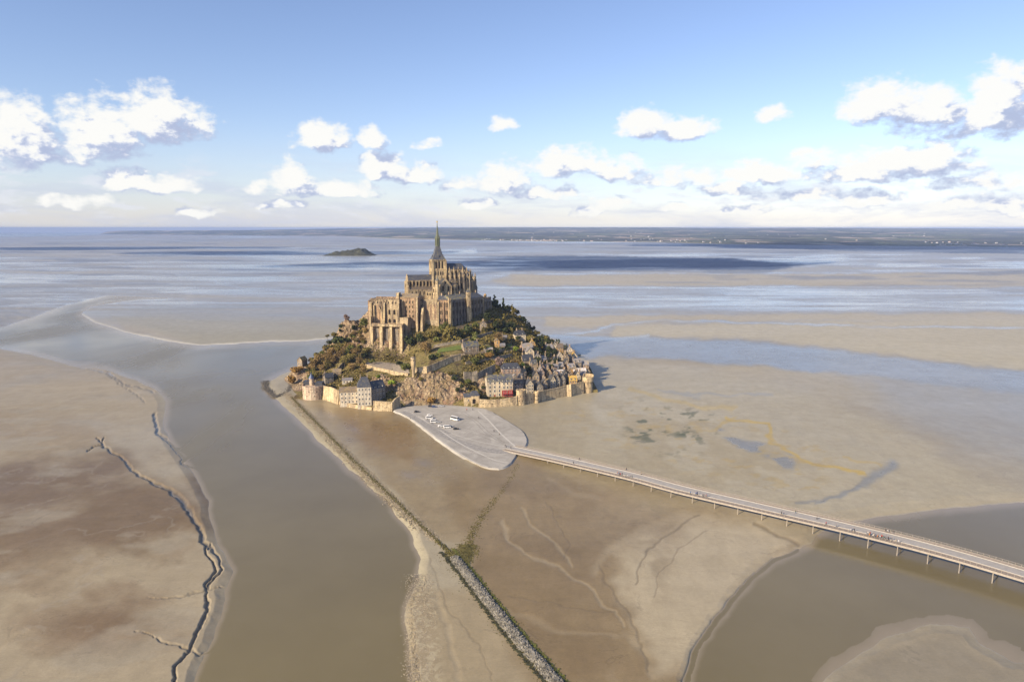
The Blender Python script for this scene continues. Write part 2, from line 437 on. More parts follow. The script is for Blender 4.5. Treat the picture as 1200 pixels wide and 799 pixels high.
channel = line([(640,395),(700,388),(716,381),(780,376),(900,379),(1050,384),(1500,386)], 1.1, 5)*sstep(.3,.5,strk2+.1)
chan2 = line([(640,394),(720,398),(760,394)], 1.8, 5)
chan3 = line([(210,322),(235,326),(262,334),(290,338),(430,345)], .7, 7)*.7
lav = reg([(1000,440),(1300,440),(1500,560),(1200,540),(1120,520),(1050,490)], 22, 10)
wet = paint(wet, tan1, .16); wet = paint(wet, tan2, .15, .8); wet = paint(wet, tan3, .12, .8); wet = paint(wet, tan4, .34, .8); wet = paint(wet, tan5, .25, .6)
wet = paint(wet, blue1, .78, .8); wet = paint(wet, bright1, .62+.9*(strk2-.4), .8); poolL = pool_shade*sstep(660, 600, PX)*sstep(.42,.55,strk2); cloud_shade = pool_shade*sstep(520, 600, PX)
wet = paint(wet, cloud_shade, .12, .95); wet = paint(wet, poolL, .9, .8)
far_cloud_shade = reg([(770,281.5),(900,281),(1500,284),(1500,299),(1250,298.5),(1100,296.5),(960,293),(850,290),(780,286)], 1.2, 4)
wet = paint(wet, far_cloud_shade, .12, .9)
brs = sstep(.50, .62, fbm(PX/140+17, PY/2.2, 4, 131, .5))*sstep(288, 300, PY)*sstep(374, 352, PY)*(1-np.maximum.reduce([tan1, tan2, tan3]))*(1-cloud_shade)
wet = paint(wet, brs, .95, .65)
dst = sstep(.56, .70, fbm(PX/110+7, PY/2.6, 4, 121, .55))*sstep(278, 286, PY)*sstep(352, 320, PY)
wet = paint(wet, dst, .15, .6)
wet = paint(wet, lstr, .65+.8*(strk-.5), .5); wet = paint(wet, lav, .62, .7)
wet = paint(wet, np.maximum.reduce([channel, chan2, chan3]), .85, .8)
wet = paint(wet, reg([(135,371),(330,380),(470,385),(470,398),(232,403),(150,388)], 3), .14, .9)
wet = paint(wet, reg([(560,425),(700,422),(720,450),(640,470),(560,470)], 5), .3, .5)
# wet apron at the foot of the rock that mirrors its walls
apron = reg([(352,470),(400,478),(450,484),(500,510),(540,560),(510,575),(470,560),(430,535),(395,505),(365,485)], 12, 14)
wet = paint(wet, apron, .70+.8*(fbm(PX/26, PY/12, 4, 77)-.5), .85)
# pools near the causeway on the right
pw = fbm(PX/22, PY/7, 5, 61)
poolr = reg([(846,505),(880,515),(905,524),(922,534),(930,548),(915,548),(900,538),(868,526),(842,514)], 3, 12)*sstep(.40, .55, pw)
poolr = np.maximum(poolr, line([(955,590),(985,582),(1010,568),(1032,558),(1046,549)], [1.5,2,3,4.5,6], 9))
poolr = np.maximum(poolr, line([(930,590),(960,588),(990,580),(1005,572)], 1.6, 9)*.8)
poolr = np.maximum(poolr, line([(770,456),(830,462),(900,466)], 1.2, 12)*.5)
wet = paint(wet, poolr, .85, .8); wet = paint(wet, sstep(-10, 30, shoal), .5, .8)
H = H-poolr*.1
algae = np.maximum.reduce([line([(856,490),(880,492),(900,498),(897,510),(905,522),(935,538),(980,552),(1010,560)], 1.7, 10),
    line([(735,456),(770,466),(830,476),(860,480)], 2.4, 10)*.5, line([(868,486),(850,496),(842,508)], 1.4, 10)*.6,
    line([(985,538),(1010,545),(1030,550)], 1.1, 9)*.6])
weed = sstep(.60, .72, fbm(PX/14, PY/4.5, 4, 71))*reg([(730,478),(830,478),(840,520),(790,530),(730,520)], 14, 10)
weed = np.maximum(weed, ell(800,510,20,6)*1.2*sstep(.35, .6, fbm(PX/6, PY/3, 3, 73)))
puff = sstep(.58, .72, fbm(PX/16, PY/5, 5, 79))*reg([(640,480),(720,470),(980,520),(960,590),(700,520)], 20, 10)
# --- colours of the dry material (linear albedo)
C = np.zeros(PX.shape+(3,))
def setc(m, c, k=1.0):
    global C
    m = np.clip(m*k, 0, 1)[..., None]; C = C*(1-m)+np.array(c)*m
tn_a = np.array([.345,.305,.24]); C += tn_a
big = fbm(gx/120+5, gy/120, 5, 83); med = fbm(gx/26, gy/40, 5, 85)
setc(sstep(.45, .68, big), (.29,.245,.18), .6)
leftb = reg([(-400,410),(0,409),(125,434),(184,457),(196,500),(226,556),(250,630),(272,672),(228,799),(215,840),(-400,840)], 5)
setc(leftb, (.31,.262,.20), .8)
setc(ell(90,590,230,70)*sstep(.3, .62, big+.15*(med-.5)), (.168,.120,.074), 1.5)
setc(ell(20,640,120,60), (.18,.13,.085), .9)
setc(ell(120,735,120,50), (.185,.135,.092), 1.0)
setc(reg([(0,480),(130,500),(150,520),(0,540)], 14, 14), (.235,.175,.105), .5)
setc(leftb*sstep(.52, .7, fbm(gx/30, gy/18, 5, 88)), (.30,.27,.23), .5)
setc(reg([(110,500),(190,505),(215,560),(240,600),(200,570),(130,520)], 8), (.34,.305,.26), .6)
# near right flats
nearr = reg([(520,560),(600,530),(900,620),(940,640),(860,700),(806,799),(800,840),(640,840),(560,700)], 10)
setc(nearr, (.225,.168,.10), .92)
setc(nearr*sstep(.45, .65, med), (.185,.135,.078), .5)
setc(reg([(720,650),(800,612),(900,612),(930,640),(860,698),(806,790),(770,799),(740,720)], 16, 14), (.40,.345,.265), .9)
setc(ell(760,620,110,38), (.34,.285,.215), .35)
setc(reg([(350,470),(430,478),(520,520),(560,560),(540,650),(440,560)], 10, 14), (.245,.185,.105), .7)
setc(reg([(395,480),(470,486),(480,540),(430,530)], 12, 16), (.20,.12,.04), .7)  # golden reflection of the sunlit walls painted into the sand colour
setc(sstep(.5, .72, fbm(gx/14, gy/22, 5, 91))*reg([(440,600),(560,540),(800,620),(760,790),(640,790),(540,650)], 20), (.17,.125,.075), .4)
setc(reg([(480,690),(560,690),(640,790),(640,840),(470,840)], 10), (.28,.225,.15), .7)
setc(tan4, (.37,.335,.27), .7)
setc(reg([(620,470),(700,462),(860,480),(960,560),(860,600),(640,560)], 20, 12)*sstep(.4, .6, med), (.30,.245,.15), .5)
setc(reg([(560,470),(620,478),(720,520),(900,600),(760,600),(640,545)], 10), (.32,.275,.20), .5)
setc(tan1, (.40,.365,.29), .85); setc(tan2, (.39,.355,.29), .8); setc(tan3, (.39,.355,.29), .8); setc(tan5, (.38,.35,.31), .7)
setc(reg([(97,368),(232,404),(330,400),(470,395),(470,360),(330,356),(110,362)], 4), (.285,.262,.20), .9)
setc(reg([(150,360),(330,356),(470,362),(470,376),(330,374),(230,372)], 5), (.24,.24,.245), .8)
setc(algae, (.42,.31,.09), .9); setc(weed, (.07,.08,.03), .8); setc(puff, (.36,.27,.11), .5)
setc(poolr, (.20,.19,.165), .7); setc(sstep(-10, 25, shoal), (.235,.205,.16), .85)
# crest of shell sand along the river edge, the far bar edge
edge = line([(312,449),(313,458),(326,471),(345,487),(370,512),(400,541),(430,567),(456,593),(480,623),(492,655),(489,682)], [6,5,4,4.5,5,6,8,9,7,5,4], 4)
setc(edge, (.40,.36,.28), .8); wet = paint(wet, edge, .1)

setc(reg([(312,447),(340,446),(350,478),(420,545),(470,600),(400,535),(330,475)], 5, 4), (.30,.265,.205), .8)
lite = line([(97,368),(112,377),(150,390),(200,400),(232,404.5),(330,400.5),(400,396)], .75, 3)
setc(lite, (.62,.58,.50), .9); wet = paint(wet, lite, .05)
setc(line([(0,347),(9,349)], 2), (.1,.1,.08), .8)
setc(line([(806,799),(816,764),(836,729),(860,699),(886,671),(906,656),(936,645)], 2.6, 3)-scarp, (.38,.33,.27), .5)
setc(line([(985,613),(1030,604),(1100,595),(1200,584)], 1.4, 3), (.36,.31,.23), .6)
setc(reg([(-300,325),(0,335),(60,335),(100,345),(60,362),(0,385),(-300,395)], 8, 10)*sstep(.42, .58, fbm(PX/13, PY/4, 5, 93)), (.13,.12,.125), .7)
setc(braid, (.34,.285,.21), .5); setc(arcs, (.13,.10,.065), .5)
shell = sstep(.5, .62, fbm(gx/1.6, gy/1.6, 3, 95))*reg([(484,690),(508,690),(516,800),(510,840),(486,840),(478,760)], 8, 6)
setc(shell, (.42,.37,.28), .7)
setc(np.maximum(dk, 0), (.11,.10,.092), .85)
setc(np.clip(rim, 0, 1), (.30,.265,.22), .2)
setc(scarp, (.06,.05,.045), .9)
# thin pale runnels branching off the gullies
ridg = 1-np.abs(2*fbm(gx/30+9, gy/30, 5, 97)-1)
setc(sstep(.955, .99, ridg)*leftb*sstep(.45,.6,med), (.29,.26,.23), .35)
ridg2 = 1-np.abs(2*fbm(gx/22+4, gy/46, 5, 99)-1)
setc(sstep(.94, .99, ridg2)*np.clip(nearr+tan4, 0, 1)*sstep(.45,.6,big), (.31,.26,.20), .22)
# far mud flats turn greyer and darker where wet; cloud shade is painted over them
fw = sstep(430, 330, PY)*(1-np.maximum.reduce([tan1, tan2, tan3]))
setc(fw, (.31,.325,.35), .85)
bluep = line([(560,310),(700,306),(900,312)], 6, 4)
setc(blue1, (.19,.20,.225), .7); setc(lav, (.27,.265,.27), .5); setc(cloud_shade, (.055,.085,.16), .92); setc(far_cloud_shade, (.06,.09,.16), .9); setc(brs, (.36,.37,.39), .7); setc(dst, (.14,.17,.24), .6)  # dark blue cloud shade and pale streaks of sky sheen painted into the albedo
# the open sea far off on the near side horizon
sea = reg([(-9000,271),(160,271),(150,274.3),(60,277),(-400,281),(-9000,283)], .8, 2)*(PY < 285)
setc(sea, (.05,.12,.17), .9); wet = paint(wet, sea, .8)
# broken ground of the shingle foot round the rock
setc(reg([(336,446),(352,470),(440,482),(475,482),(470,474),(350,462)], 3, 3), (.20,.17,.12), .6)
wet = wet*(1-.2*sstep(470, 620, PY)*(1-np.clip(apron, 0, 1)))
wet = np.clip(wet+.10*(med-.5)+np.where(H < .12, (.12-H)*2.5, 0), 0.0, 1)
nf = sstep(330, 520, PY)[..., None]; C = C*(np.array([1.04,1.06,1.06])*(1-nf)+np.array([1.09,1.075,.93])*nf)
C = C*(0.92+.16*(fbm(gx/5, gy/7, 5, 101)))[..., None]*(1-.30*wet)[..., None]
H = H+.02*(fbm(gx/3, gy/3, 3, 103)-.5)*(PY > 450)
# under and around the rock the sand is flat
V = np.stack([GX, GY, ex(H)+curve(GX, np.abs(GY))], -1).reshape(-1, 3)
V[:len(cols), 2] -= 0
Q = grid_quads(NR, len(cols))[:, ::-1]
m, t, b = new_mat('wet_sand')
a1 = t.node('ShaderNodeAttribute', attribute_name='col'); a2 = t.node('ShaderNodeAttribute', attribute_name='wet')
p = pos(t)
sp = t.node('ShaderNodeSeparateXYZ'); t.l.new(p, sp.inputs[0])
ln = t.vmath('LENGTH', p, out=1)
nearf = t.mapr(ln, 350, 1100, 1, 0)
nA = t.noise(t.vmath('MULTIPLY', p, (1, 1.7, 1)), 0.9, 8, 0.72)
nB = t.noise(p, 0.07, 7, 0.62)
nC = t.noise(t.vmath('MULTIPLY', p, (.0022, .0085, 0)), 1.0, 8, 0.65, 0.6)
v = t.math('MULTIPLY', t.mapr(nA, .25, .75, .90, 1.10), t.mapr(nB, .3, .7, .95, 1.05))
v = t.math('MULTIPLY', v, t.mapr(nC, .3, .7, .96, 1.04))
nD = t.noise(t.vmath('MULTIPLY', p, (.22, .10, .2)), 1.0, 9, .68, 1.2)
nE = t.noise(t.vmath('MULTIPLY', p, (.035, .12, .1)), 1.0, 9, .66, 2.2)
v = t.math('MULTIPLY', v, t.math('MULTIPLY', t.mapr(nD, .28, .72, .93, 1.07), t.mapr(nE, .3, .7, .94, 1.06)))
nR = t.noise(t.vmath('MULTIPLY', p, (.022, .030, 0)), 1.0, 7, .62, .8)
rl = t.math('MULTIPLY', t.mapr(t.math('ABSOLUTE', t.math('SUBTRACT', nR, .5)), .001, .010, 1, 0), t.mapr(nB, .47, .58, 0, 1))
nR2 = t.noise(t.vmath('MULTIPLY', p, (.05, .06, 0)), 1.0, 6, .62, 1.5)
rl2 = t.math('MULTIPLY', t.mapr(t.math('ABSOLUTE', t.math('SUBTRACT', nR2, .5)), .001, .012, 1, 0), t.mapr(nE, .52, .60, 0, .8))
rl = t.math('MULTIPLY', t.math('MAXIMUM', rl, rl2), nearf)
nF = t.noise(t.vmath('MULTIPLY', p, (1.0, 2.6, 1)), 1.6, 4, .75, .5)
v = t.math('MULTIPLY', v, t.mapr(nF, .3, .7, .93, 1.07))
v = t.math('MULTIPLY', v, t.mapr(rl, 0, 1, 1, .80))
cc = t.node('ShaderNodeCombineColor'); [t.l.new(v, cc.inputs[i]) for i in range(3)]
t.l.new(t.mix(1.0, a1.outputs[0], cc.outputs[0], 'MULTIPLY'), b.inputs['Base Color'])
wv = t.math('ADD', a2.outputs['Fac'], t.math('MULTIPLY', t.math('SUBTRACT', nC, .5), .35))
wv = t.math('ADD', wv, t.math('MULTIPLY', t.math('SUBTRACT', nB, .5), .25))
t.l.new(t.mapr(wv, .1, .95, .62, .10), b.inputs['Roughness'])
t.l.new(t.mapr(wv, .05, .8, .08, .62), b.inputs['Specular IOR Level'])
bn = t.node('ShaderNodeBump'); bn.inputs['Distance'].default_value = .10
hN = t.math('ADD', t.math('MULTIPLY', nA, 1.0), t.math('MULTIPLY', nB, 1.6))
hN = t.math('ADD', hN, t.math('MULTIPLY', nD, 1.3))
t.l.new(t.mapr(wv, .2, .9, .5, .10), bn.inputs['Strength']); t.l.new(hN, bn.inputs['Height'])
t.l.new(bn.outputs[0], b.inputs['Normal'])
me = np_mesh('tidal_flats', V, Q, m)
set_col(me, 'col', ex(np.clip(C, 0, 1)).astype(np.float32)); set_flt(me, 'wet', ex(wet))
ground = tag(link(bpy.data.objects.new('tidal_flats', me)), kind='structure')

# --- river water: one sheet, only showing where the flats dip below it
r0 = int(np.searchsorted(rows, 300)); c0, c1 = 9, len(cols)-9
Hs = H[r0:len(rows)-3, c0:c1]; wx_ = GX[r0:len(rows)-3, c0:c1]; wy_ = GY[r0:len(rows)-3, c0:c1]
qd = grid_quads(*Hs.shape)[:, ::-1]; near_w = (Hs < .25)
k_ = near_w.ravel()[qd].any(1); qd = qd[k_]; used = np.unique(qd); rm = np.zeros(Hs.size, int); rm[used] = np.arange(len(used))
Vw = np.stack([wx_, wy_, curve(wx_, wy_)], -1).reshape(-1, 3)[used]; qd = rm[qd]; depth_ = np.clip(-Hs.ravel()[used], -1, 3)
mw, t, b = new_mat('river_water')
p = pos(t)
n1 = t.noise(p, .012, 5, .6); n2 = t.noise(t.vmath('MULTIPLY', p, (1, 1, 1)), .9, 5, .65)
gxn = t.node('ShaderNodeSeparateXYZ'); t.l.new(p, gxn.inputs[0])
colw = t.mix(t.mapr(n1, .35, .65), c4((.152,.127,.069)), c4((.178,.150,.084)))
sh_ = t.math('MULTIPLY', t.node('ShaderNodeAttribute', attribute_name='depth').outputs['Fac'], 1.0)
sh_ = t.math('ADD', sh_, t.math('MULTIPLY', t.math('SUBTRACT', n1, .5), .5))
colw = t.mix(t.mapr(sh_, .0, .75, 0, 1, True), c4((.255,.215,.15)), colw)
t.l.new(colw, b.inputs['Base Color'])
n3_ = t.noise(t.vmath('MULTIPLY', p, (.006, .0022, 0)), 1.0, 5, .6, 1.0)
t.l.new(t.mapr(n3_, .35, .65, .11, .30), b.inputs['Roughness'])
b.inputs['Roughness'].default_value = .19; b.inputs['IOR'].default_value = 1.33; b.inputs['Specular IOR Level'].default_value = .5
bn = t.node('ShaderNodeBump'); bn.inputs['Distance'].default_value = .035; bn.inputs['Strength'].default_value = .35
t.l.new(n2, bn.inputs['Height']); t.l.new(bn.outputs[0], b.inputs['Normal'])
me = np_mesh('river_water', Vw, qd, mw); set_flt(me, 'depth', depth_)
tag(link(bpy.data.objects.new('river_water', me)), kind='structure')

# ================================================================== far land across the bay
lc = np.arange(-900, 2101, 4.0)
def shore_py(px):  # where the coast meets the flats
    return np.interp(px, [-900,100,125,200,400,470,520,640,760,860,1000,1200,2100], [277,275.0,275.0,275.6,277.2,280.5,281.5,283.6,284.6,287,288.8,290.5,298])
def top_py(px):
    return np.interp(px, [-900,112,125,140,200,300,400,480,560,650,760,850,950,1050,1200,2100], [276,276,271.6,270.6,270.2,269.6,267.8,267.0,266.6,266.4,266.6,267.2,267.0,267.4,268.0,268])
NL = 70
fr = np.linspace(0, 1, NL)
lx = np.zeros((NL+1, len(lc))); ly = lx.copy(); lz = lx.copy()
d0 = ground_d(shore_py(lc)-.3+.5*(fbm(lc/25, lc*0+3, 4, 5)-.5))
deep = np.interp(lc, [-900,125,400,700,2100], [2500,3000,7500,12000,14000])
for j, f in enumerate(fr):
    d = d0+deep*f
    zt = CAMZ+(399.5-top_py(lc))*0   # filled below
    depang = PITCH+np.arctan((top_py(lc)-399.5)/F)
    ztop = CAMZ-(d0+deep)*np.tan(depang)+0.0
    base = curve(0, d)
    dome = ztop*f**1.25+(base+2.0)*(1-f**1.25)
    rough = 26*(fbm(lc*d/9e5+f*2, d/900+0*lc, 5, 7)-.5)*np.sin(min(f*1.0, 1)*math.pi)**.6*min(1, f*8)
    lx[j] = (lc-600)/F*(d*cp+CAMZ*sp_); ly[j] = d; lz[j] = dome+rough-(3.5 if j == 0 else 0)
lx[NL] = lx[NL-1]*1.04; ly[NL] = ly[NL-1]*1.04; lz[NL] = curve(0, ly[NL])-40
# hide the land to the seaward side of the cape
ml, t, b = new_mat('farmland')
p = pos(t)
vo = t.node('ShaderNodeTexVoronoi'); vo.inputs['Scale'].default_value = 1.0
t.l.new(t.vmath('MULTIPLY', p, (1/330, 1/520, 0)), vo.inputs['Vector'])
ve = t.node('ShaderNodeTexVoronoi'); ve.feature = 'DISTANCE_TO_EDGE'; ve.inputs['Scale'].default_value = 1.0
t.l.new(t.vmath('MULTIPLY', p, (1/330, 1/520, 0)), ve.inputs['Vector'])
fc = t.ramp(t.node('ShaderNodeSeparateColor', ins={0: vo.outputs['Color']}).outputs[0],
    [(0, (.10,.11,.06)), (.22, (.18,.17,.10)), (.4, (.07,.08,.05)), (.55, (.30,.24,.18)), (.7, (.12,.14,.07)), (.84, (.38,.32,.25)), (.93, (.06,.065,.05))], 'CONSTANT')
wood = t.noise(t.vmath('MULTIPLY', p, (1/1400, 1/1500, 0)), 1.0, 6, .6)
fc = t.mix(t.mapr(wood, .50, .56), fc, c4((.045,.05,.04)))
hedge = t.mapr(ve.outputs[0], .0, .07, 1, 0)
fc = t.mix(hedge, fc, c4((.03,.038,.02)))
at = t.node('ShaderNodeAttribute', attribute_name='coast')
sepx = t.node('ShaderNodeSeparateXYZ'); t.l.new(p, sepx.inputs[0])
fc = t.mix(at.outputs['Fac'], fc, c4((.46,.40,.29)))
t.l.new(fc, b.inputs['Base Color']); b.inputs['Roughness'].default_value = .9; b.inputs['Specular IOR Level'].default_value = .1
me = np_mesh('far_hills', np.stack([lx, ly, lz], -1).reshape(-1, 3), grid_quads(NL+1, len(lc)), ml)
cst = np.zeros((NL+1, len(lc))); cs = np.interp(lc, [-900,380,410,520,560,700,800,860,2100], [0,0,1,1,.15,.2,.5,0,0])
for j in range(4): cst[j] = cs*(1 if j < 2 else .3)
set_flt(me, 'coast', cst)
tag(link(bpy.data.objects.new('far_hills', me)), kind='structure')
LAND = (lc, ly, lx, lz)
# ================================================================== materials for the rock and its buildings
def stone_mat(name, c1, c2, c3, scale=.35, block=True, rough=.85, bump=.12):
    """masonry: courses of slightly different blocks, lichen and damp streaks"""
    m, t, b = new_mat(name)
    g = t.node('ShaderNodeNewGeometry'); p = g.outputs['Position']
    n1 = t.noise(p, scale*.35, 6, .65); n2 = t.noise(p, scale*3.2, 4, .7)
    n3 = t.noise(t.vmath('MULTIPLY', p, (1.0, 1.0, .16)), scale*1.1, 5, .65)
    c = t.mix(t.mapr(n1, .36, .64), c4(c1), c4(c2))
    c = t.mix(t.mapr(n3, .48, .60), c, c4(c3))
    if block:
        vo = t.node('ShaderNodeTexVoronoi'); vo.inputs['Scale'].default_value = 1.0
        t.l.new(t.vmath('MULTIPLY', p, (1.1, 1.1, 2.3)), vo.inputs['Vector'])
        s = t.node('ShaderNodeSeparateColor', ins={0: vo.outputs['Color']}).outputs[0]
        c = t.mix(1.0, c, t.ramp(s, [(0, (.72,)*3), (1, (1.25,)*3)]), 'MULTIPLY')
    cc = t.ramp(n2, [(.3, (.75,)*3), (.7, (1.22,)*3)])
    c = t.mix(1.0, c, cc, 'MULTIPLY')
    n5 = t.noise(t.vmath('MULTIPLY', p, (.5, .5, .09)), 1.0, 7, .7, .6)
    c = t.mix(1.0, c, t.ramp(n5, [(.34, (.58,.55,.52)), (.48, (.95,)*3), (.62, (1.22,1.16,1.05))]), 'MULTIPLY')
    t.l.new(c, b.inputs['Base Color']); b.inputs['Roughness'].default_value = rough; b.inputs['Specular IOR Level'].default_value = .2
    bn = t.node('ShaderNodeBump'); bn.inputs['Distance'].default_value = bump; bn.inputs['Strength'].default_value = .8
    t.l.new(t.math('ADD', n2, n1), bn.inputs['Height']); t.l.new(bn.outputs[0], b.inputs['Normal'])
    return m
M = {}
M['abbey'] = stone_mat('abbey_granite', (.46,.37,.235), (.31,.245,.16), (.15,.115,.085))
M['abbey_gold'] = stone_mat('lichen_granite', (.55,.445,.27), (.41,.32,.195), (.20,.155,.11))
M['abbey_grey'] = stone_mat('shaded_granite', (.26,.225,.185), (.20,.175,.15), (.12,.105,.095))  # darker copy of the stone; shade of unlit fronts is in its colour
M['abbey_red'] = stone_mat('reddish_granite', (.38,.265,.165), (.28,.20,.13), (.13,.095,.075))
M['rampart'] = stone_mat('rampart_granite', (.54,.44,.28), (.46,.36,.22), (.30,.235,.155), .3)
M['cream'] = stone_mat('cream_render', (.60,.52,.38), (.55,.47,.34), (.44,.37,.27), .5, False, .9, .02)
M['white'] = stone_mat('white_render', (.64,.59,.48), (.59,.53,.42), (.48,.42,.33), .5, False, .9, .02)
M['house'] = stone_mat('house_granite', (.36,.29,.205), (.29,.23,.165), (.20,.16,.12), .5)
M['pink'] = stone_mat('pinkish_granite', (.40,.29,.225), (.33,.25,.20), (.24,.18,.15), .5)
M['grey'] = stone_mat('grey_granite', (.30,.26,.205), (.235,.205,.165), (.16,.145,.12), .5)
M['ochre'] = stone_mat('ochre_granite', (.52,.33,.13), (.42,.28,.13), (.30,.20,.12), .5)
def slate_mat(name, c1, c2, lich=(.20,.17,.07), amt=.56, rough=.5):
    m, t, b = new_mat(name)
    p = pos(t)
    n1 = t.noise(p, .25, 5, .65); n2 = t.noise(t.vmath('MULTIPLY', p, (1, 1, 2.2)), 2.2, 3, .7)
    oi = t.node('ShaderNodeObjectInfo').outputs['Random']
    c = t.mix(t.mapr(n1, .35, .65), c4(c1), c4(c2))
    n4 = t.noise(p, .5, 6, .7)
    c = t.mix(t.mapr(t.math('ADD', n4, t.math('MULTIPLY', oi, .12)), amt, amt+.14), c, c4(lich))
    c = t.mix(1.0, c, t.ramp(n2, [(.3, (.74,)*3), (.7, (1.26,)*3)]), 'MULTIPLY')
    c = t.mix(1.0, c, t.ramp(oi, [(0, (.8,)*3), (1, (1.25,)*3)]), 'MULTIPLY')
    t.l.new(c, b.inputs['Base Color']); b.inputs['Roughness'].default_value = rough; b.inputs['Specular IOR Level'].default_value = .45
    bn = t.node('ShaderNodeBump'); bn.inputs['Distance'].default_value = .05
    t.l.new(n2, bn.inputs['Height']); t.l.new(bn.outputs[0], b.inputs['Normal'])
    return m
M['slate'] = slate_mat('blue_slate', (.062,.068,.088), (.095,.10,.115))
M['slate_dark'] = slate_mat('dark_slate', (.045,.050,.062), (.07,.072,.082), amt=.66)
M['slate_pale'] = slate_mat('pale_slate', (.26,.245,.25), (.20,.19,.20), (.28,.23,.15))
M['slate_brown'] = slate_mat('brown_slate', (.17,.135,.10), (.13,.105,.085), (.24,.18,.09))
M['roof_ochre'] = slate_mat('lichened_roof', (.40,.27,.075), (.24,.18,.10), (.46,.30,.07), .48)
M['glass'] = simple('window_glass', (.025,.03,.038), .12, .3, 1.0, spec=.6)
M['opening'] = simple('dark_opening', (.022,.018,.016), .9, .3, 1.0, spec=.1)
M['trim'] = simple('white_trim', (.70,.68,.63), .6, .1, 1.0)
M['red'] = simple('red_paint', (.30,.025,.022), .5, .2, 1.0)
M['chimney'] = stone_mat('chimney_stone', (.46,.37,.26), (.38,.28,.19), (.26,.2,.15), .8)
M['copper'] = simple('verdigris_lead', (.15,.165,.105), .55, .45, .8)
M['gold'] = simple('gilded_metal', (.75,.52,.12), .3, .1, 1.0, metal=.9)
M['wood'] = simple('weathered_wood', (.16,.12,.08), .8, .3, 1.0)
M['concrete'] = simple('pale_concrete', (.44,.42,.38), .8, .15, .4)

# ================================================================== the rock
ctl = []
def cz(px, py, Y): v = P(px, py, Y); ctl.append((v.x, v.y, v.z))
def cg(px, py, z=1.0): v = PZ(px, py, z); ctl.append((v.x, v.y, z))
for q in [(336,447),(345,459),(357,469),(385,473),(410,478),(437,481),(459,481),(470,477),(490,475),(515,474),(535,475),(560,478),(580,477),(605,475),(617,474),(630,471),(655,466),(681,462),(693,461)]: cg(*q)
for q in [(351,432,655),(365,423,670),(380,410,680),(392,396,690),(397,386,697),(404,378,703),(420,379,705),(432,382,700),
          (400,420,640),(418,402,660),(384,446,607),(402,441,603),(425,440,590),(410,380,692),(400,395,680),(425,395,676),(360,441,640),(372,432,650),(390,410,665),
          (432,425,622),(450,424,626),(472,424,626),(435,435,592),(455,435,590),(472,437,583),(440,421,640),(470,421,640),
          (452,446,573),(440,449,567),(430,458,560),
          (474,446,566),(485,442,566),(500,440,569),(515,437,574),(530,438,576),
          (478,462,556),(495,460,556),(515,460,556),(530,462,556),(540,452,563),(552,447,573),(560,462,556),
          (490,424,600),(510,414,606),(540,414,604),(560,410,614),(575,405,622),(500,400,640),(520,398,640),
          (490,397,648),(505,390,655),(520,386,655),(540,384,662),(560,380,672),(575,377,684),(540,396,640),(560,393,648),(580,393,650),
          (590,383,690),(600,385,692),(620,394,690),(640,402,680),(655,410,668),(665,416,660),(675,425,650),(685,436,636),
          (600,398,655),(620,405,655),(640,412,660),(600,412,628),(580,412,622),(560,425,600),(580,430,594),(545,432,588),(600,432,600),(620,430,612),(640,430,628),(656,428,636),(672,436,630),
          (640,443,606),(625,452,588),(660,447,606),(676,450,604),(610,458,570),(590,464,558),(575,464,557),(600,446,583),(620,442,598),(640,455,590)]: cz(*q)
def L(x, y, z): ctl.append((x, y, z))
# abbey platform and the unseen north side
for px, Y in [(445,672),(470,672),(495,676),(520,690),(545,700)]:
    v = P(px, 399, Y); L(v.x, Y, 70 if Y > 680 else 66)
for x, y, z in [(-150,705,56),(-120,720,66),(-70,725,68),(-30,725,66),(0,722,56),(-130,745,40),(-80,755,42),(-30,752,42),(20,745,34),(-165,735,28),(-190,700,12),(-206,668,6),(-222,648,0),(-215,690,-1),(-205,725,-1),
                (-170,765,-1),(-120,785,8),(-60,795,8),(0,790,8),(40,765,4),(30,735,22),(20,705,36),(60,712,4),(45,690,18),(-130,815,-2),(-60,825,-2),(0,820,-2),(60,800,-2),(100,760,-2),(95,715,-3),(92,680,-3),(90,645,-3),(84,610,-3),
                (-240,620,-3),(-250,700,-3),(-100,860,-6),(100,820,-6),(150,720,-6),(140,640,-6),(110,570,-6),(20,530,-6),(-60,520,-6),(-120,520,-5),(-180,540,-5),(-210,580,-4)]: L(x, y, z)
CT = np.array(ctl)
def _phi(r): return np.sqrt(r*r+16.0)
_A = _phi(np.hypot(CT[:, None, 0]-CT[None, :, 0], CT[:, None, 1]-CT[None, :, 1]))
_n = len(CT)
_K = np.zeros((_n+3, _n+3)); _K[:_n, :_n] = _A+np.eye(_n)*(-.35); _K[:_n, _n] = 1; _K[:_n, _n+1:] = CT[:, :2]/100; _K[_n:, :_n] = _K[:_n, _n:].T
_W = np.linalg.solve(_K, np.concatenate([CT[:, 2], [0, 0, 0]]))
def h0(x, y):
    x = np.asarray(x, float); y = np.asarray(y, float); sh = x.shape; x = x.ravel(); y = y.ravel()
    o = np.zeros(len(x))
    for i in range(0, len(x), 20000):
        a, b = x[i:i+20000], y[i:i+20000]
        o[i:i+20000] = _phi(np.hypot(a[:, None]-CT[None, :, 0], b[:, None]-CT[None, :, 1]))@_W[:_n]+_W[_n]+a/100*_W[_n+1]+b/100*_W[_n+2]
    return o.reshape(sh)
TX0, TX1, TY0, TY1, TS = -245.0, 125.0, 515.0, 835.0, 1.0
tx = np.arange(TX0, TX1+.1, TS); ty = np.arange(TY0, TY1+.1, TS)
GTX, GTY = np.meshgrid(tx, ty)
HB = h0(GTX, GTY)
dzy, dzx = np.gradient(HB, TS); SL = np.hypot(dzx, dzy)
TPX, TPY = pix(GTX, GTY, HB)
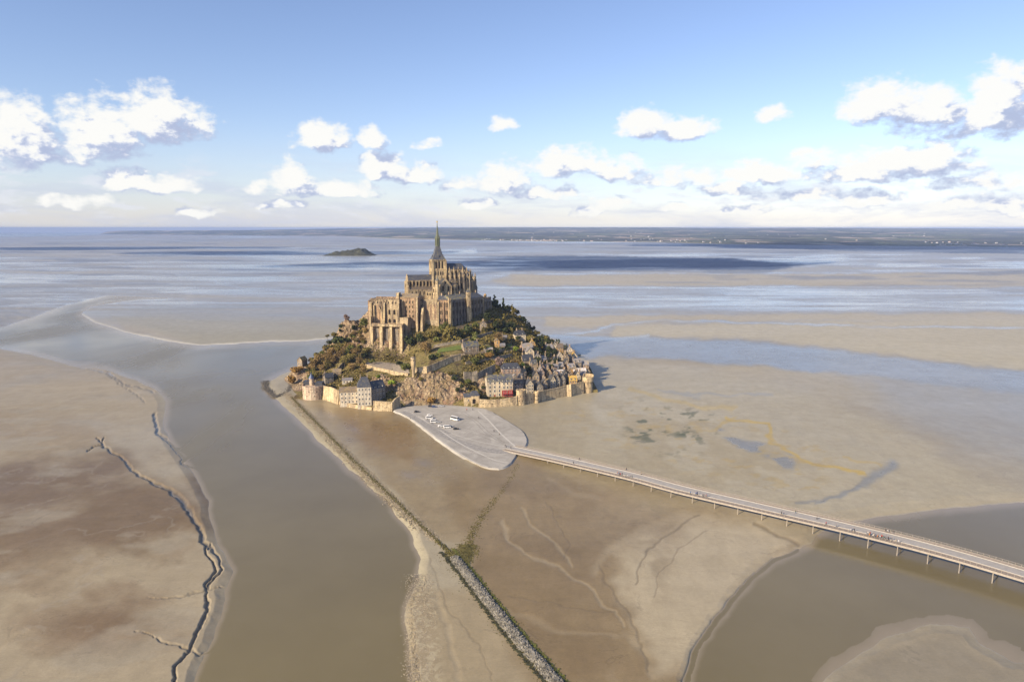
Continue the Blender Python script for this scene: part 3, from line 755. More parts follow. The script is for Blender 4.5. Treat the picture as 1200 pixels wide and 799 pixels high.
def tell(cx, cy, rx, ry): return np.clip(1-(((TPX-cx)/rx)**2+((TPY-cy)/ry)**2), 0, 1)
front = (GTY < 720)
rockm = np.clip(np.maximum.reduce([tell(505,458,46,24)*2.0, tell(412,385,26,20)*2.2, tell(352,444,26,16)*2, tell(566,448,12,16)*1.3, tell(432,385,22,36)*1.2, tell(395,405,34,20)*1.1, tell(448,452,18,14)*1.5]), 0, 1)*front
rockm = np.clip(rockm+1.1*(rockm > .02)*(fbm(GTX/14, GTY/14, 4, 211)-.5), 0, 1)
rockm = np.maximum(rockm, np.clip((SL-1.05)*1.3, 0, .8))
rid = 1-np.abs(2*fbm(GTX/9, GTY/7, 5, 201)-1); rid2 = 1-np.abs(2*fbm(GTX/3.4, GTY/3.0, 4, 203)-1)
amt = sstep(.8, 5, HB)
# foot of the sea walls, read off the photograph, and the unseen far side
FOOT = [(356,468),(381,468.3),(396,473.5),(408,477),(420,479),(434,480.8),(437,481.3),(459,482),(470,477),(490,475),(515,474),(535,475),(545,476),(560,477.2),(575,477.2),(590,476.5),(604,475.3),(616,474),(624,472.5),(630,471.2),(640,469),(652,466.5),(666,464),(671,463.5),(683,461),(694,460.5)]
FW = [(PZ(a, b, .9).x, PZ(a, b, .9).y) for a, b in FOOT]
HT = HB+amt*(rockm*(7.5*(rid-.62)+3.4*(rid2-.6))+(1-rockm)*(1.1*(fbm(GTX/7, GTY/7, 4, 207)-.5)))
HT = HT+amt*rockm*1.6*(np.round(fbm(GTX/4.5, GTY/4.5, 3, 209)*7)/7-.5)*2
fy_ = np.interp(GTX, [p_[0] for p_ in FW], [p_[1] for p_ in FW])
inx = (GTX > FW[0][0]-9)&(GTX < FW[-1][0]+60)
cliffx = (GTX > FW[8][0])&(GTX < FW[12][0])
HT = np.where(inx & (GTY < fy_+np.where(cliffx, 0, 1.8)), -2.0, HT)
gap = np.clip(GTY-fy_, 0, 60)
HT = np.where(inx & ~cliffx & (HT > -1), np.maximum(HT, np.minimum(3.2+0*gap, 3.2)*(gap < 40)-(gap >= 40)*9), HT)
eastx = 77+(GTY-590)*.02
HT = np.where((GTX > eastx-1)&(GTY < 780), -2.0, HT)
def hm(x, y):
    fx = (x-TX0)/TS; fy = (y-TY0)/TS; i = int(min(max(fx, 0), len(tx)-2)); j = int(min(max(fy, 0), len(ty)-2)); fx -= i; fy -= j
    return (HT[j, i]*(1-fx)+HT[j, i+1]*fx)*(1-fy)+(HT[j+1, i]*(1-fx)+HT[j+1, i+1]*fx)*fy
def hit(px, py, Y0=525.0, Y1=830.0):
    """where the line of sight through a photo pixel meets the rock (or the sand)"""
    a, b, c = ray(px, py); Y = Y0
    while Y < Y1:
        t = Y/b; x = a*t; z = CAMZ+c*t
        g = hm(x, Y) if (TX0 < x < TX1) else 0
        if z <= max(g, .9): return Vector((x, Y, max(g, .9)))
        Y += .5
    return PZ(px, py, .9)
mr, t, b = new_mat('rock_and_turf')
g_ = t.node('ShaderNodeNewGeometry'); p = g_.outputs['Position']
rk = t.node('ShaderNodeAttribute', attribute_name='rock').outputs['Fac']
n1 = t.noise(p, .09, 7, .68); n2 = t.noise(p, .55, 6, .72); n3 = t.noise(p, 2.2, 3, .7)
vo = t.node('ShaderNodeTexVoronoi'); vo.inputs['Scale'].default_value = .33; vo.feature = 'DISTANCE_TO_EDGE'
t.l.new(t.vmath('ADD', t.vmath('MULTIPLY', p, (1, 1, .75)), t.vmath('MULTIPLY', t.noise(p, .5, 3, .6, out=1), (3, 3, 3))), vo.inputs['Vector'])
rc = t.ramp(n2, [(.25, (.11,.08,.055)), (.42, (.29,.205,.13)), (.56, (.45,.345,.225)), (.8, (.58,.475,.34))])
rc = t.mix(t.mapr(n1, .48, .62), rc, c4((.30,.185,.12)))
rc = t.mix(t.mapr(vo.outputs[0], 0, .12, .85, 0), rc, c4((.09,.065,.05)))
gc = t.ramp(n2, [(.2, (.045,.048,.016)), (.40, (.11,.10,.033)), (.52, (.21,.17,.065)), (.66, (.31,.225,.11)), (.85, (.20,.19,.05))])
gc = t.mix(t.mapr(n1, .50, .60), gc, c4((.10,.075,.042)))
k = t.math('ADD', rk, t.math('MULTIPLY', t.math('SUBTRACT', n2, .5), 1.5))
k = t.math('ADD', k, t.math('MULTIPLY', t.math('SUBTRACT', n1, .5), .9))
c = t.mix(t.mapr(k, .32, .52), gc, rc)
c = t.mix(t.mapr(t.math('ADD', k, n3), 1.40, 1.55, 0, .4), c, c4((.17,.155,.05)))
c = t.mix(1.0, c, t.ramp(n3, [(.3, (.72,)*3), (.7, (1.25,)*3)]), 'MULTIPLY')
t.l.new(c, b.inputs['Base Color']); b.inputs['Roughness'].default_value = .92; b.inputs['Specular IOR Level'].default_value = .15
bn = t.node('ShaderNodeBump'); bn.inputs['Distance'].default_value = .9; bn.inputs['Strength'].default_value = .9
t.l.new(t.math('ADD', n2, t.math('MULTIPLY', n3, .4)), bn.inputs['Height']); t.l.new(bn.outputs[0], b.inputs['Normal'])
me = np_mesh('rock_hill', np.stack([GTX, GTY, HT], -1).reshape(-1, 3), grid_quads(len(ty), len(tx)), mr, smooth=False)
set_flt(me, 'rock', rockm)
tag(link(bpy.data.objects.new('hill_rock', me)), kind='structure')

# ================================================================== generic wall and building helpers
def frame(p0, p1):
    """rotation that turns local +x onto p0->p1"""
    return math.atan2(p1[1]-p0[1], p1[0]-p0[0])
_wc = {}
def window_mesh(w, h, arch, mf, mg, proud=.12):
    """opening with surround, facing local -y, origin at its bottom centre"""
    key = (round(w, 2), round(h, 2), arch, mf, mg, proud)
    if key in _wc: return _wc[key]
    b = MB(); n = 7
    def outline(wd, z0, hh):
        if arch:
            pts = [(-wd/2, z0), (wd/2, z0)]
            r = wd/2; zc = hh-r
            pts += [(r*math.cos(a), zc+r*1.15*math.sin(a)) for a in [math.pi*i/n for i in range(n+1)]]
            return pts
        return [(-wd/2, z0), (wd/2, z0), (wd/2, hh), (-wd/2, hh)]
    tr = .16*w if mf else 0
    if mf:
        o = outline(w+2*tr, -tr, h+tr); s = 0
        b.mi = 0; k = len(o); b.add([(x, -proud, z) for x, z in o]+[(x, .3, z) for x, z in o], [tuple(range(k))]+[((i+1)%k, i, k+i, k+(i+1)%k) for i in range(k)])
    o = outline(w, 0, h); k = len(o); b.mi = 1 if mf else 0
    y = -proud-.03 if mf else -.05
    b.add([(x, y, z) for x, z in o]+[(x, .25, z) for x, z in o], [tuple(range(k))]+[((i+1)%k, i, k+i, k+(i+1)%k) for i in range(k)])
    me = b.mesh('window', [M[mf], M[mg]] if mf else M[mg]); _wc[key] = me; return me
def put(name, me, parent, loc, rz=0.0):
    o = bpy.data.objects.new(name, me); link(o, parent); o.location = loc; o.rotation_euler = (0, 0, rz); return o
def window_row(parent, y, xs, z, w, h, arch=False, mf='trim', mg='glass', side='front', name='window'):
    """windows on a local facade: front (y const), back, left or right (xs run along y, y is the x of the wall)"""
    me = window_mesh(w, h, arch, mf, mg)
    for x in xs:
        if side == 'front': put(name, me, parent, (x, y, z), 0)
        elif side == 'back': put(name, me, parent, (x, y, z), math.pi)
        elif side == 'right': put(name, me, parent, (y, x, z), math.pi/2)
        else: put(name, me, parent, (y, x, z), -math.pi/2)
def lin(a, b, n): return [a+(b-a)*(i+.5)/n for i in range(n)]
def roof_part(parent, x0, y0, x1, y1, z, h, mat, axis='x', hip=0.0, ov=.35, name='roof'):
    b = MB(); b.gable(x0-ov, y0-ov, x1+ov, y1+ov, z+.02, h, axis, hip+ov*(hip > 0)); return b.build(name, M[mat], parent)
def chimney_part(parent, x, y, z0, z1, w=.9, d=.7, mat='chimney'):
    b = MB(); b.box(x-w/2, y-d/2, z0, x+w/2, y+d/2, z1); b.box(x-w/2-.1, y-d/2-.1, z1, x+w/2+.1, y+d/2+.1, z1+.22)
    b.lathe([(.16, z1+.22), (.13, z1+.65)], x-w*.2, y, 6); b.lathe([(.16, z1+.22), (.13, z1+.65)], x+w*.2, y, 6)
    return b.build('chimney', M[mat], parent)
def dormer_part(parent, x, y, z, w=1.3, h=1.5, dep=2.0, wall='trim', roof='slate_dark'):
    b = MB(); b.mi = 0; b.box(x-w/2, y, z, x+w/2, y+dep, z+h)
    b.mi = 1; b.gable(x-w/2-.12, y-.15, x+w/2+.12, y+dep, z+h+.01, w*.45, 'y')
    b.mi = 2; b.box(x-w*.3, y-.06, z+.25, x+w*.3, y+.2, z+h-.15)
    return b.build('dormer', [M[wall], M[roof], M['glass']], parent)
# ================================================================== the abbey on top
AB = R_(18)
ABO = P(513, 304, 702); ABX = Vector((math.cos(AB), math.sin(AB), 0)); ABY = Vector((-math.sin(AB), math.cos(AB), 0))
Z0 = 66.0
church = empty('abbey_church', (ABO.x, ABO.y, 0), AB)
tag(church, 'tall granite abbey church with square tower and slim gilded spire crowning the rock', 'church')
def zat(px, py, Y): return P(px, py, Y).z
ZR = zat(495, 322, 695)      # nave ridge
ZE = zat(495, 328.5, 690)    # nave eaves
def part(name, mb, mat, parent=church): return mb.build(name, [M[k] for k in mat] if isinstance(mat, tuple) else M[mat], parent)
# nave: clerestory walls, aisles, roofs
b = MB(); b.box(-32, -6, Z0, -6.2, 6, ZE); nave = part('nave', b, 'abbey')
# west gable with triangular top and buttresses
b = MB()
b.add([(-32.6,-6.2,Z0),(-32.6,6.2,Z0),(-32.6,6.2,ZE),(-32.6,0,ZR+.9),(-32.6,-6.2,ZE),(-31.7,-6.2,Z0),(-31.7,6.2,Z0),(-31.7,6.2,ZE),(-31.7,0,ZR+.9),(-31.7,-6.2,ZE)],
      [(0,4,3,2,1),(5,6,7,8,9),(0,5,9,4),(4,9,8,3),(3,8,7,2),(2,7,6,1)])
b.box(-33.6,-7.2,Z0,-32.0,-5.6,ZE-1); b.box(-33.6,5.6,Z0,-32.0,7.2,ZE-1); b.box(-33.3,-2.6,Z0,-32.5,-1.7,ZE-4); b.box(-33.3,1.7,Z0,-32.5,2.6,ZE-4)
b.hexa([(-33,-11.2,Z0),(-31.6,-11.2,Z0),(-31.6,-6.2,Z0),(-33,-6.2,Z0)],[(-33,-11.2,ZE-8),(-31.6,-11.2,ZE-8),(-31.6,-6.2,ZE-3.5),(-33,-6.2,ZE-3.5)]); b.hexa([(-33,6.2,Z0),(-31.6,6.2,Z0),(-31.6,11.2,Z0),(-33,11.2,Z0)],[(-33,6.2,ZE-3.5),(-31.6,6.2,ZE-3.5),(-31.6,11.2,ZE-8),(-33,11.2,ZE-8)])
fac = part('west_front', b, 'abbey_gold')
window_row(church, -32.62, [0], ZE-8, 2.6, 7, True, None, 'opening', 'left'); window_row(church, -32.62, [-4.2, 4.2], ZE-9, 1.4, 4, True, None, 'opening', 'left')
roof_part(church, -31.7, -6, -6.4, 6, ZE, ZR-ZE, 'slate_dark', name='nave_roof', ov=.3)
ZA = ZE-9.0
b = MB(); b.box(-31.4, -11, Z0, -6.4, -6.2, ZA); b.box(-31.4, 6.2, Z0, -6.4, 11, ZA); part('aisle', b, 'abbey')
b = MB()
b.add([(-31.4,-11.3,ZA),(-6.4,-11.3,ZA),(-6.4,-6.05,ZA),(-31.4,-6.05,ZA),(-31.4,-6.05,ZA+2.6),(-6.4,-6.05,ZA+2.6)],[(0,3,2,1),(0,1,5,4),(0,4,3),(1,2,5),(3,4,5,2)])
b.add([(-31.4,6.05,ZA),(-6.4,6.05,ZA),(-6.4,11.3,ZA),(-31.4,11.3,ZA),(-31.4,6.05,ZA+2.6),(-6.4,6.05,ZA+2.6)],[(0,3,2,1),(0,4,5,1),(0,3,4),(1,5,2),(3,2,5,4)])
part('aisle_roof', b, 'slate_brown')
for x in lin(-31, -7, 7):
    b = MB(); b.box(x-1.72, -6.75, ZA+2.6, x-1.18, -6.0, ZE-.3); part('pilaster', b, 'abbey')
window_row(church, -6.05, lin(-31, -7, 7), ZA+3.6, 1.5, ZE-ZA-5.0, True, 'abbey_gold', 'opening')
window_row(church, -11.05, lin(-31, -7, 6), ZA-5, 1.3, 3.4, True, 'abbey_gold', 'opening')
b = MB(); b.box(-32, -6.3, ZE-.5, -6.6, -5.9, ZE+.05); b.box(-32,-11.4,ZA-.45,-6.6,-10.9,ZA+.02); part('cornice', b, 'abbey_gold')
# crossing tower
T = 6.8; ZT = zat(513, 304.5, 698)
b = MB(); b.box(-T, -T, Z0, T, T, ZT-.6)
for sx in (-1, 1):
    for sy in (-1, 1): b.box(sx*T-.85, sy*T-.85, Z0, sx*T+.85, sy*T+.85, ZT-.9)
b.box(-T-.5,-T-.5,ZT-.6,T+.5,T+.5,ZT+.25); b.box(-T-.35,-T-.35,ZT-10.4,T+.35,T+.35,ZT-9.9); b.box(-T-.3,-T-.3,ZT-18.2,T+.3,T+.3,ZT-17.7)
tower = part('tower', b, 'abbey_gold')
for sd, cc_ in (('front', -T-.02), ('left', -T-.02), ('back', T+.02), ('right', T+.02)):
    window_row(church, cc_, [-3.1, 0, 3.1], ZT-8.6, 1.55, 7.0, True, None, 'opening', sd, 'belfry_opening')
for sd, cc_ in (('front', -T-.02), ('left', -T-.02)):
    window_row(church, cc_, [-3.6, -1.2, 1.2, 3.6], ZT-15.4, 1.0, 3.6, True, None, 'opening', sd)
# spire: slate pyramid, lantern, crocketed needle, gilded figure
ZL = zat(513, 288.5, 702); ZN = zat(513, 279, 702); ZTIP = zat(513, 258.5, 702)
b = MB(); b.lathe([(T*1.46, ZT+.27), (T*1.40, ZT+.6), (6.0, ZT+5.4), (2.9, ZL-.4), (2.7, ZL)], 0, 0, 4, math.pi/4); spire = part('spire', b, 'slate')
for k in range(4):
    a = k*math.pi/2; cx_, cy_ = 5.4*math.cos(a), 5.4*math.sin(a)
    b = MB(); b.box(cx_-.6, cy_-.6, ZT+1.5, cx_+.6, cy_+.6, ZT+3.4); b.lathe([(.95, ZT+3.4), (.08, ZT+5.4)], cx_, cy_, 4, math.pi/4); part('dormer', b, 'slate_dark', spire)
b = MB()
b.lathe([(2.7, ZL), (2.7, ZL+.6), (1.9, ZL+.6), (1.9, ZN-1.2), (2.4, ZN-1.2), (2.4, ZN-.7), (1.7, ZN-.6), (1.1, ZN+4), (.62, ZN+9.5), (.30, ZTIP-3.4), (.18, ZTIP-3.2)], 0, 0, 8)
for k in range(8):
    a = k*math.pi/4+.39; c, s = math.cos(a), math.sin(a)
    b.box(2.25*c-.25, 2.25*s-.25, ZL+.6, 2.25*c+.25, 2.25*s+.25, ZN-.2); b.lathe([(.34, ZN-.2), (.03, ZN+2.6)], 2.25*c, 2.25*s, 4)
    for j in range(7):
        f = j/7; r = 1.75*(1-f)+.35*f; z = ZN+f*(ZTIP-ZN-4.5); b.box(r*c-.17, r*s-.17, z, r*c+.17, r*s+.17, z+.4)
part('spire_needle', b, 'copper', spire)
b = MB(); b.lathe([(.25, ZTIP-3.2), (.42, ZTIP-2.9), (.20, ZTIP-2.5), (.45, ZTIP-2.0), (.36, ZTIP-1.2), (.16, ZTIP-.75), (.20, ZTIP-.45), (.05, ZTIP-.2)], 0, 0, 8)
b.add([(-.2,.25,ZTIP-1.9),(-1.2,.35,ZTIP-.7),(-.15,.25,ZTIP-.9),(-.2,.12,ZTIP-1.9),(-1.2,.2,ZTIP-.7),(-.15,.12,ZTIP-.9)],[(0,1,2),(5,4,3),(0,3,4,1),(1,4,5,2),(2,5,3,0)])
b.add([(.2,.25,ZTIP-1.9),(1.2,.35,ZTIP-.7),(.15,.25,ZTIP-.9),(.2,.12,ZTIP-1.9),(1.2,.2,ZTIP-.7),(.15,.12,ZTIP-.9)],[(2,1,0),(3,4,5),(1,4,3,0),(2,5,4,1),(0,3,5,2)])
b.tube((.3,-.1,ZTIP-1.3),(.5,-.2,ZTIP+.7), .07, .03)
part('gilded_figure', b, 'gold', spire)
# south transept with gable, apsidal chapel
ZG = zat(524, 327, 683); ZGE = ZG-5.6
b = MB(); b.box(-2.5, -21, Z0-4, 8.5, -6.9, ZGE)
b.add([(-2.5,-21.5,ZGE),(8.5,-21.5,ZGE),(3,-21.5,ZG+.8),(-2.5,-20.7,ZGE),(8.5,-20.7,ZGE),(3,-20.7,ZG+.8)],[(0,1,2),(5,4,3),(0,2,5,3),(1,4,5,2),(0,3,4,1)])
b.box(-2.5,-21.5,Z0-4,8.5,-21,ZGE)
for x in (-2.5, 3, 8.5): b.box(x-.6, -22.4, Z0-4, x+.6, -20.8, ZGE-1 if x != 3 else ZGE-6)
part('transept', b, 'abbey_gold')
roof_part(church, -2.5, -20.7, 8.5, -6.9, ZGE, 5.6, 'slate_dark', 'y', name='transept_roof', ov=.25)
window_row(church, -21.52, [.3, 5.7], ZGE-6.5, 1.5, 5.2, True, None, 'opening')
window_row(church, -21.52, [3], ZGE+.8, 1.2, 2.0, True, None, 'opening')
for i, (ax_, ay_, r_, zt_) in enumerate([(12.5,-15.5,4.4,ZGE-1.5), (-5.6,-17.0,3.6,ZGE-2.5)]):
    b = MB(); b.lathe([(r_, Z0-4), (r_, zt_), (r_+.35, zt_), (r_+.35, zt_+.45)], ax_, ay_, 14); ch_ = part('chapel_apse', b, 'abbey_gold')
    b = MB(); b.lathe([(r_+.3, zt_+.47), (.4, zt_+2.6)], ax_, ay_, 14); part('apse_roof', b, 'slate_brown', ch_)
    for a in (-150, -110, -70, -30):
        q = math.radians(a); put('window', window_mesh(1.1, 3.4, True, 'abbey', 'opening'), ch_, (ax_+r_*math.cos(q), ay_+r_*math.sin(q), zt_-5), q+math.pi/2)
# choir: tall gothic vessel, apse end, ambulatory, flying buttresses and pinnacles
ZC = zat(528, 315, 704); ZCR = zat(528, 308.5, 708)
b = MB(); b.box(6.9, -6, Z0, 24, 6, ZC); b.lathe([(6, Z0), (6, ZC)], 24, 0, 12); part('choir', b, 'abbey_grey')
b = MB(); b.gable(6.9, -6.3, 24.4, 6.3, ZC+.02, ZCR-ZC, 'x'); b.lathe([(6.35, ZC+.03), (.1, ZCR)], 24, 0, 12); part('choir_roof', b, 'slate_dark')
b = MB(); b.box(6.9, -14, Z0, 24, -6.1, ZC-13); b.box(6.9, 6.1, Z0, 24, 14, ZC-13); b.lathe([(14, Z0), (14, ZC-13), (14.3, ZC-13), (14.3, ZC-12.5)], 24, 0, 16); part('ambulatory', b, 'abbey')
window_row(church, -6.02, lin(8, 23, 4), ZC-9.5, 1.8, 8, True, 'abbey_gold', 'opening')
window_row(church, -14.02, lin(8, 23, 4), ZC-20, 1.7, 6, True, 'abbey_gold', 'opening')
spots = []
for x in (9.5, 14.2, 18.9, 23.6):
    spots += [(x, -1, None, s) for s in (0,)]
dirs = [((x, -6.1), (0, -1)) for x in (9.6, 14.2, 18.8, 23.4)]+[((24+6.1*math.cos(q), 6.1*math.sin(q)), (math.cos(q), math.sin(q))) for q in [math.radians(a) for a in (-68, -38, -8, 22, 52, 80)]]+[((x, 6.1), (0, 1)) for x in (9.6, 14.2, 18.8)]
for (sx_, sy_), (dx_, dy_) in dirs:
    for rr, zt_, zp_ in ((4.4, ZC-3.6-(3.2 if dx_ > .6 else 0), ZC+2.0-(3.2 if dx_ > .6 else 0)), (9.2, ZC-9.5-(2.5 if dx_ > .6 else 0)+((len(str(sx_)) % 3)-1)*.6, ZC-2.6-(2.5 if dx_ > .6 else 0))):
        cx_, cy_ = sx_+dx_*rr, sy_+dy_*rr
        b = MB(); a_ = math.atan2(dy_, dx_)
        lo = []; hi = []
        b.mi = 1
        for lx_, ly_ in ((-.9,-.42),(.9,-.42),(.9,.42),(-.9,.42)):
            qx, qy = cx_+lx_*dx_-ly_*dy_, cy_+lx_*dy_+ly_*dx_; lo.append((qx, qy, Z0)); hi.append((qx, qy, zt_))
        b.hexa(lo, hi)
        b.mi = 0
        b.lathe([(.95, zt_), (.95, zt_+.5), (.62, zt_+.6), (.62, zt_+2.6), (.85, zt_+2.7), (.42, zt_+4.0), (.05, zp_+1.2)], cx_, cy_, 4, a_+math.pi/4)
        for j in range(3):
            f = zt_+3.0+j*1.1
            for k in range(4):
                qa = a_+k*math.pi/2; rj = .62-.16*j; b.box(cx_+rj*math.cos(qa)-.14, cy_+rj*math.sin(qa)-.14, f, cx_+rj*math.cos(qa)+.14, cy_+rj*math.sin(qa)+.14, f+.3)
        part('pinnacle', b, ('abbey_gold' if (dx_ < .9 and dy_ < 0) else 'abbey', 'abbey_grey'))  # sunlit and shaded sides put into the colour by choice of stone
    # double flyer
    b = MB()
    for (r0, z0_, r1, z1_) in ((0, ZC-1.2, 4.0, ZC-4.6), (0, ZC-5.5, 4.0, ZC-9.0), (4.6, ZC-5.0, 8.8, ZC-10.5)):
        n_ = 6; pts = []
        for i in range(n_+1):
            f = i/n_; r = r0+(r1-r0)*f; top = z0_+(z1_-z0_)*f; bot = top-.55-1.6*f*f
            pts.append((r, bot, top))
        for i in range(n_):
            (ra, ba, ta), (rb, bb, tb) = pts[i], pts[i+1]
            def q3(r, s_, z): return (sx_+dx_*r-dy_*s_, sy_+dy_*r+dx_*s_, z)
            b.hexa([q3(ra,-.3,ba),q3(rb,-.3,bb),q3(rb,.3,bb),q3(ra,.3,ba)],[q3(ra,-.3,ta),q3(rb,-.3,tb),q3(rb,.3,tb),q3(ra,.3,ta)])
    part('flying_buttress', b, 'abbey_gold')
# round stair turret in front of the crossing
def turret(px, ptop, pbot, Y, r, name, label, cat, mat='abbey_gold', rmat='slate', cone=1.5, group=None, n=12, crown=False):
    t0 = P(px, ptop, Y); zb = P(px, pbot, Y).z; e = empty(name, (t0.x, Y, 0)); tag(e, label, cat, group)
    zc_ = t0.z-cone*r*1.6
    b = MB(); b.lathe([(r*1.04, zb-3), (r, zb+1), (r, zc_-.7), (r+.28, zc_-.5), (r+.28, zc_)], 0, 0, n); b.build('wall', M[mat], e)
    b = MB(); b.lathe([(r+.5, zc_+.02), (r*.55, zc_+(t0.z-zc_)*.42), (.06, t0.z)], 0, 0, n); b.build('roof', M[rmat], e)
    for a in (-120, -60):
        q = math.radians(a); put('window', window_mesh(.5*r**.5, 1.3, True, None, 'opening'), e, (r*math.cos(q), r*math.sin(q), zc_-3.2), q+math.pi/2)
    return e
turret(512.3, 323.5, 356, 676, 1.9, 'stair_turret', 'slim round stair turret with conical cap standing against the church crossing', 'turret', 'abbey_gold')
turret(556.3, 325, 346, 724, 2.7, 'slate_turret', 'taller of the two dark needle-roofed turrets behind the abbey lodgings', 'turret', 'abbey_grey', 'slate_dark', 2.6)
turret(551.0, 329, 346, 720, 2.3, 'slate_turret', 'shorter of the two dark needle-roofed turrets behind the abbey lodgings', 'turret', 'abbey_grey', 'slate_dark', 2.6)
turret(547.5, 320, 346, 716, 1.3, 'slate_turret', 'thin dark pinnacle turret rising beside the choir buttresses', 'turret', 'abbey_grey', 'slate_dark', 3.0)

# ---- lower ranges: each is a building on a facade segment
def abbey_block(name, label, a, c, depth, ztop, zbot, mat, roof=None, rh=3.0, hip=0.0, cat='abbey building', par=0.8, flat=None):
    """a, c: (px, Y) of the two bottom corners of the visible facade"""
    za = 60.0
    A = P(a[0], a[2], a[1]); B = P(c[0], c[2], c[1])
    e = empty(name, (A.x, A.y, 0), frame(A, B)); tag(e, label, cat)
    Lw = math.hypot(B.x-A.x, B.y-A.y)
    b = MB(); b.box(0, 0, zbot, Lw, depth, ztop)
    if roof is None:
        b.box(-.2,-.25,ztop,Lw+.2,.45,ztop+par); b.box(-.2,depth-.45,ztop,Lw+.2,depth+.2,ztop+par); b.box(-.2,.45,ztop,.4,depth-.45,ztop+par); b.box(Lw-.4,.45,ztop,Lw+.2,depth-.45,ztop+par)
    else: b.box(-.25,-.3,ztop-.6,Lw+.25,depth+.3,ztop-.02)
    b.build('wall', M[mat], e)
    if roof: roof_part(e, 0, 0, Lw, depth, ztop, rh, roof, 'x', hip)
    return e, Lw
def buttress(e, x, z0, z1, w=1.5, d=1.8, mat='abbey_gold', d2=None, name='buttress', y=0.0):
    b = MB(); d2 = d*.55 if d2 is None else d2; zm = z0+(z1-z0)*.5
    b.hexa([(x-w/2,y-d*1.25,z0),(x+w/2,y-d*1.25,z0),(x+w/2,y+.2,z0),(x-w/2,y+.2,z0)],[(x-w/2,y-d,zm),(x+w/2,y-d,zm),(x+w/2,y+.2,zm),(x-w/2,y+.2,zm)])
    b.hexa([(x-w/2+.05,y-d+.15,zm),(x+w/2-.05,y-d+.15,zm),(x+w/2-.05,y+.2,zm),(x-w/2+.05,y+.2,zm)],[(x-w/2+.05,y-d2,z1-1.2),(x+w/2-.05,y-d2,z1-1.2),(x+w/2-.05,y+.2,z1-1.2),(x-w/2+.05,y+.2,z1-1.2)])
    b.hexa([(x-w/2+.05,y-d2,z1-1.2),(x+w/2-.05,y-d2,z1-1.2),(x+w/2-.05,y+.2,z1-1.2),(x-w/2+.05,y+.2,z1-1.2)],[(x-w/2+.05,y-.1,z1),(x+w/2-.05,y-.1,z1),(x+w/2-.05,y+.2,z1),(x-w/2+.05,y+.2,z1)])
    return b.build(name, M[mat], e)
Zb = 40
# west range: upper ruinous arcaded part
ZW = zat(450, 350.5, 668)
e, Lw = abbey_block('west_range', 'roofless buff west range of the abbey with tall open arches above massive buttresses', (434.5,662,384), (468.5,656,384), 24, ZW, 22, 'abbey')
zl = zat(450, 380.5, 652)
for x, w_ in ((1.2, 2.4), (Lw-1.0, 2.6), (Lw*.50, 1.6)): buttress(e, x, 22, ZW-2, w_, 3.2, 'abbey_gold', 1.6)
window_row(e, -.05, [Lw*.30], zl+1.5, 4.6, ZW-zl-6.0, True, 'abbey_gold', 'abbey_red', name='arch')
window_row(e, -.05, [Lw*.66, Lw*.83], zl+9.0, 2.2, 5.0, True, 'abbey_gold', 'opening', name='arch')
window_row(e, -.05, [Lw*.66, Lw*.83], zl+1.2, 2.8, 3.6, True, 'abbey_gold', 'opening', name='arch')
window_row(e, -.05, lin(Lw*.08, Lw*.95, 7), ZW-3.6, 1.0, 2.2, True, None, 'opening')
b = MB(); b.box(Lw*.42, -2.6, zl+1, Lw*.46, -.0, ZW-6); b.box(Lw*.14,-2.2,zl+1,Lw*.17,0,ZW-5); b.build('pier', M['abbey_gold'], e)
b = MB()   # slanting strut against the pier
for i in range(8):
    f0, f1 = i/8, (i+1)/8; x0_, x1_ = Lw*(.33+.14*f0), Lw*(.33+.14*f1); z0_, z1_ = ZW-6-13*f0**1.6, ZW-6-13*f1**1.6
    b.hexa([(x0_,-2.4,z0_-1.6),(x1_,-2.4,z1_-1.6),(x1_,-.2,z1_-1.6),(x0_,-.2,z0_-1.6)],[(x0_,-2.4,z0_),(x1_,-2.4,z1_),(x1_,-.2,z1_),(x0_,-.2,z0_)])
b.build('strut', M['abbey_gold'], e)
b = MB(); b.box(Lw*.10, 9, ZW+.8, Lw*.95, 9.7, ZW+2.4); b.box(-1.8, -.8, 22, -.1, 14, ZW-.5); b.build('parapet_wall', M['abbey_red'], e)
for x in lin(0, Lw, 12):
    b = MB(); b.box(x-.55, 1.2, ZW+.8, x+.55, 1.9, ZW+1.7); b.build('merlon', M['abbey_red'], e)
# lower buttressed terrace of the west range
e, Lw = abbey_block('buttressed_terrace', 'huge battered stone terrace with four deep buttresses below the west range', (437,654,419), (473,648,419), 9, zl, 8, 'abbey_red', par=1.3)
for x in (.9, Lw*.335, Lw*.64, Lw-.9): buttress(e, x, 8, zl-.4, 2.9, 4.6, 'abbey_gold', 3.2)
b = MB(); b.box(-.6,-3.6,zl-.6,Lw+.6,-.25,zl+.9); b.box(-.6,-3.9,zl-1.1,Lw+.6,-.25,zl-.6); b.build('ledge', M['abbey_gold'], e)
window_row(e, -.03, [Lw*.17, Lw*.49, Lw*.81], zl-16, 2.6, 13, True, 'abbey_gold', 'abbey_grey', name='blind_shade_arch')  # arches added in grey where only shade lies between the buttresses
b = MB(); b.hexa([(-3.6,-2.5,12),(-.8,-2.5,12),(-.8,4,12),(-3.6,4,12)],[(-1.6,-1,zl+8),(-.6,-1,zl+8),(-.6,4,zl+8),(-1.6,4,zl+8)]); b.build('battered_pier', M['abbey_gold'], e)
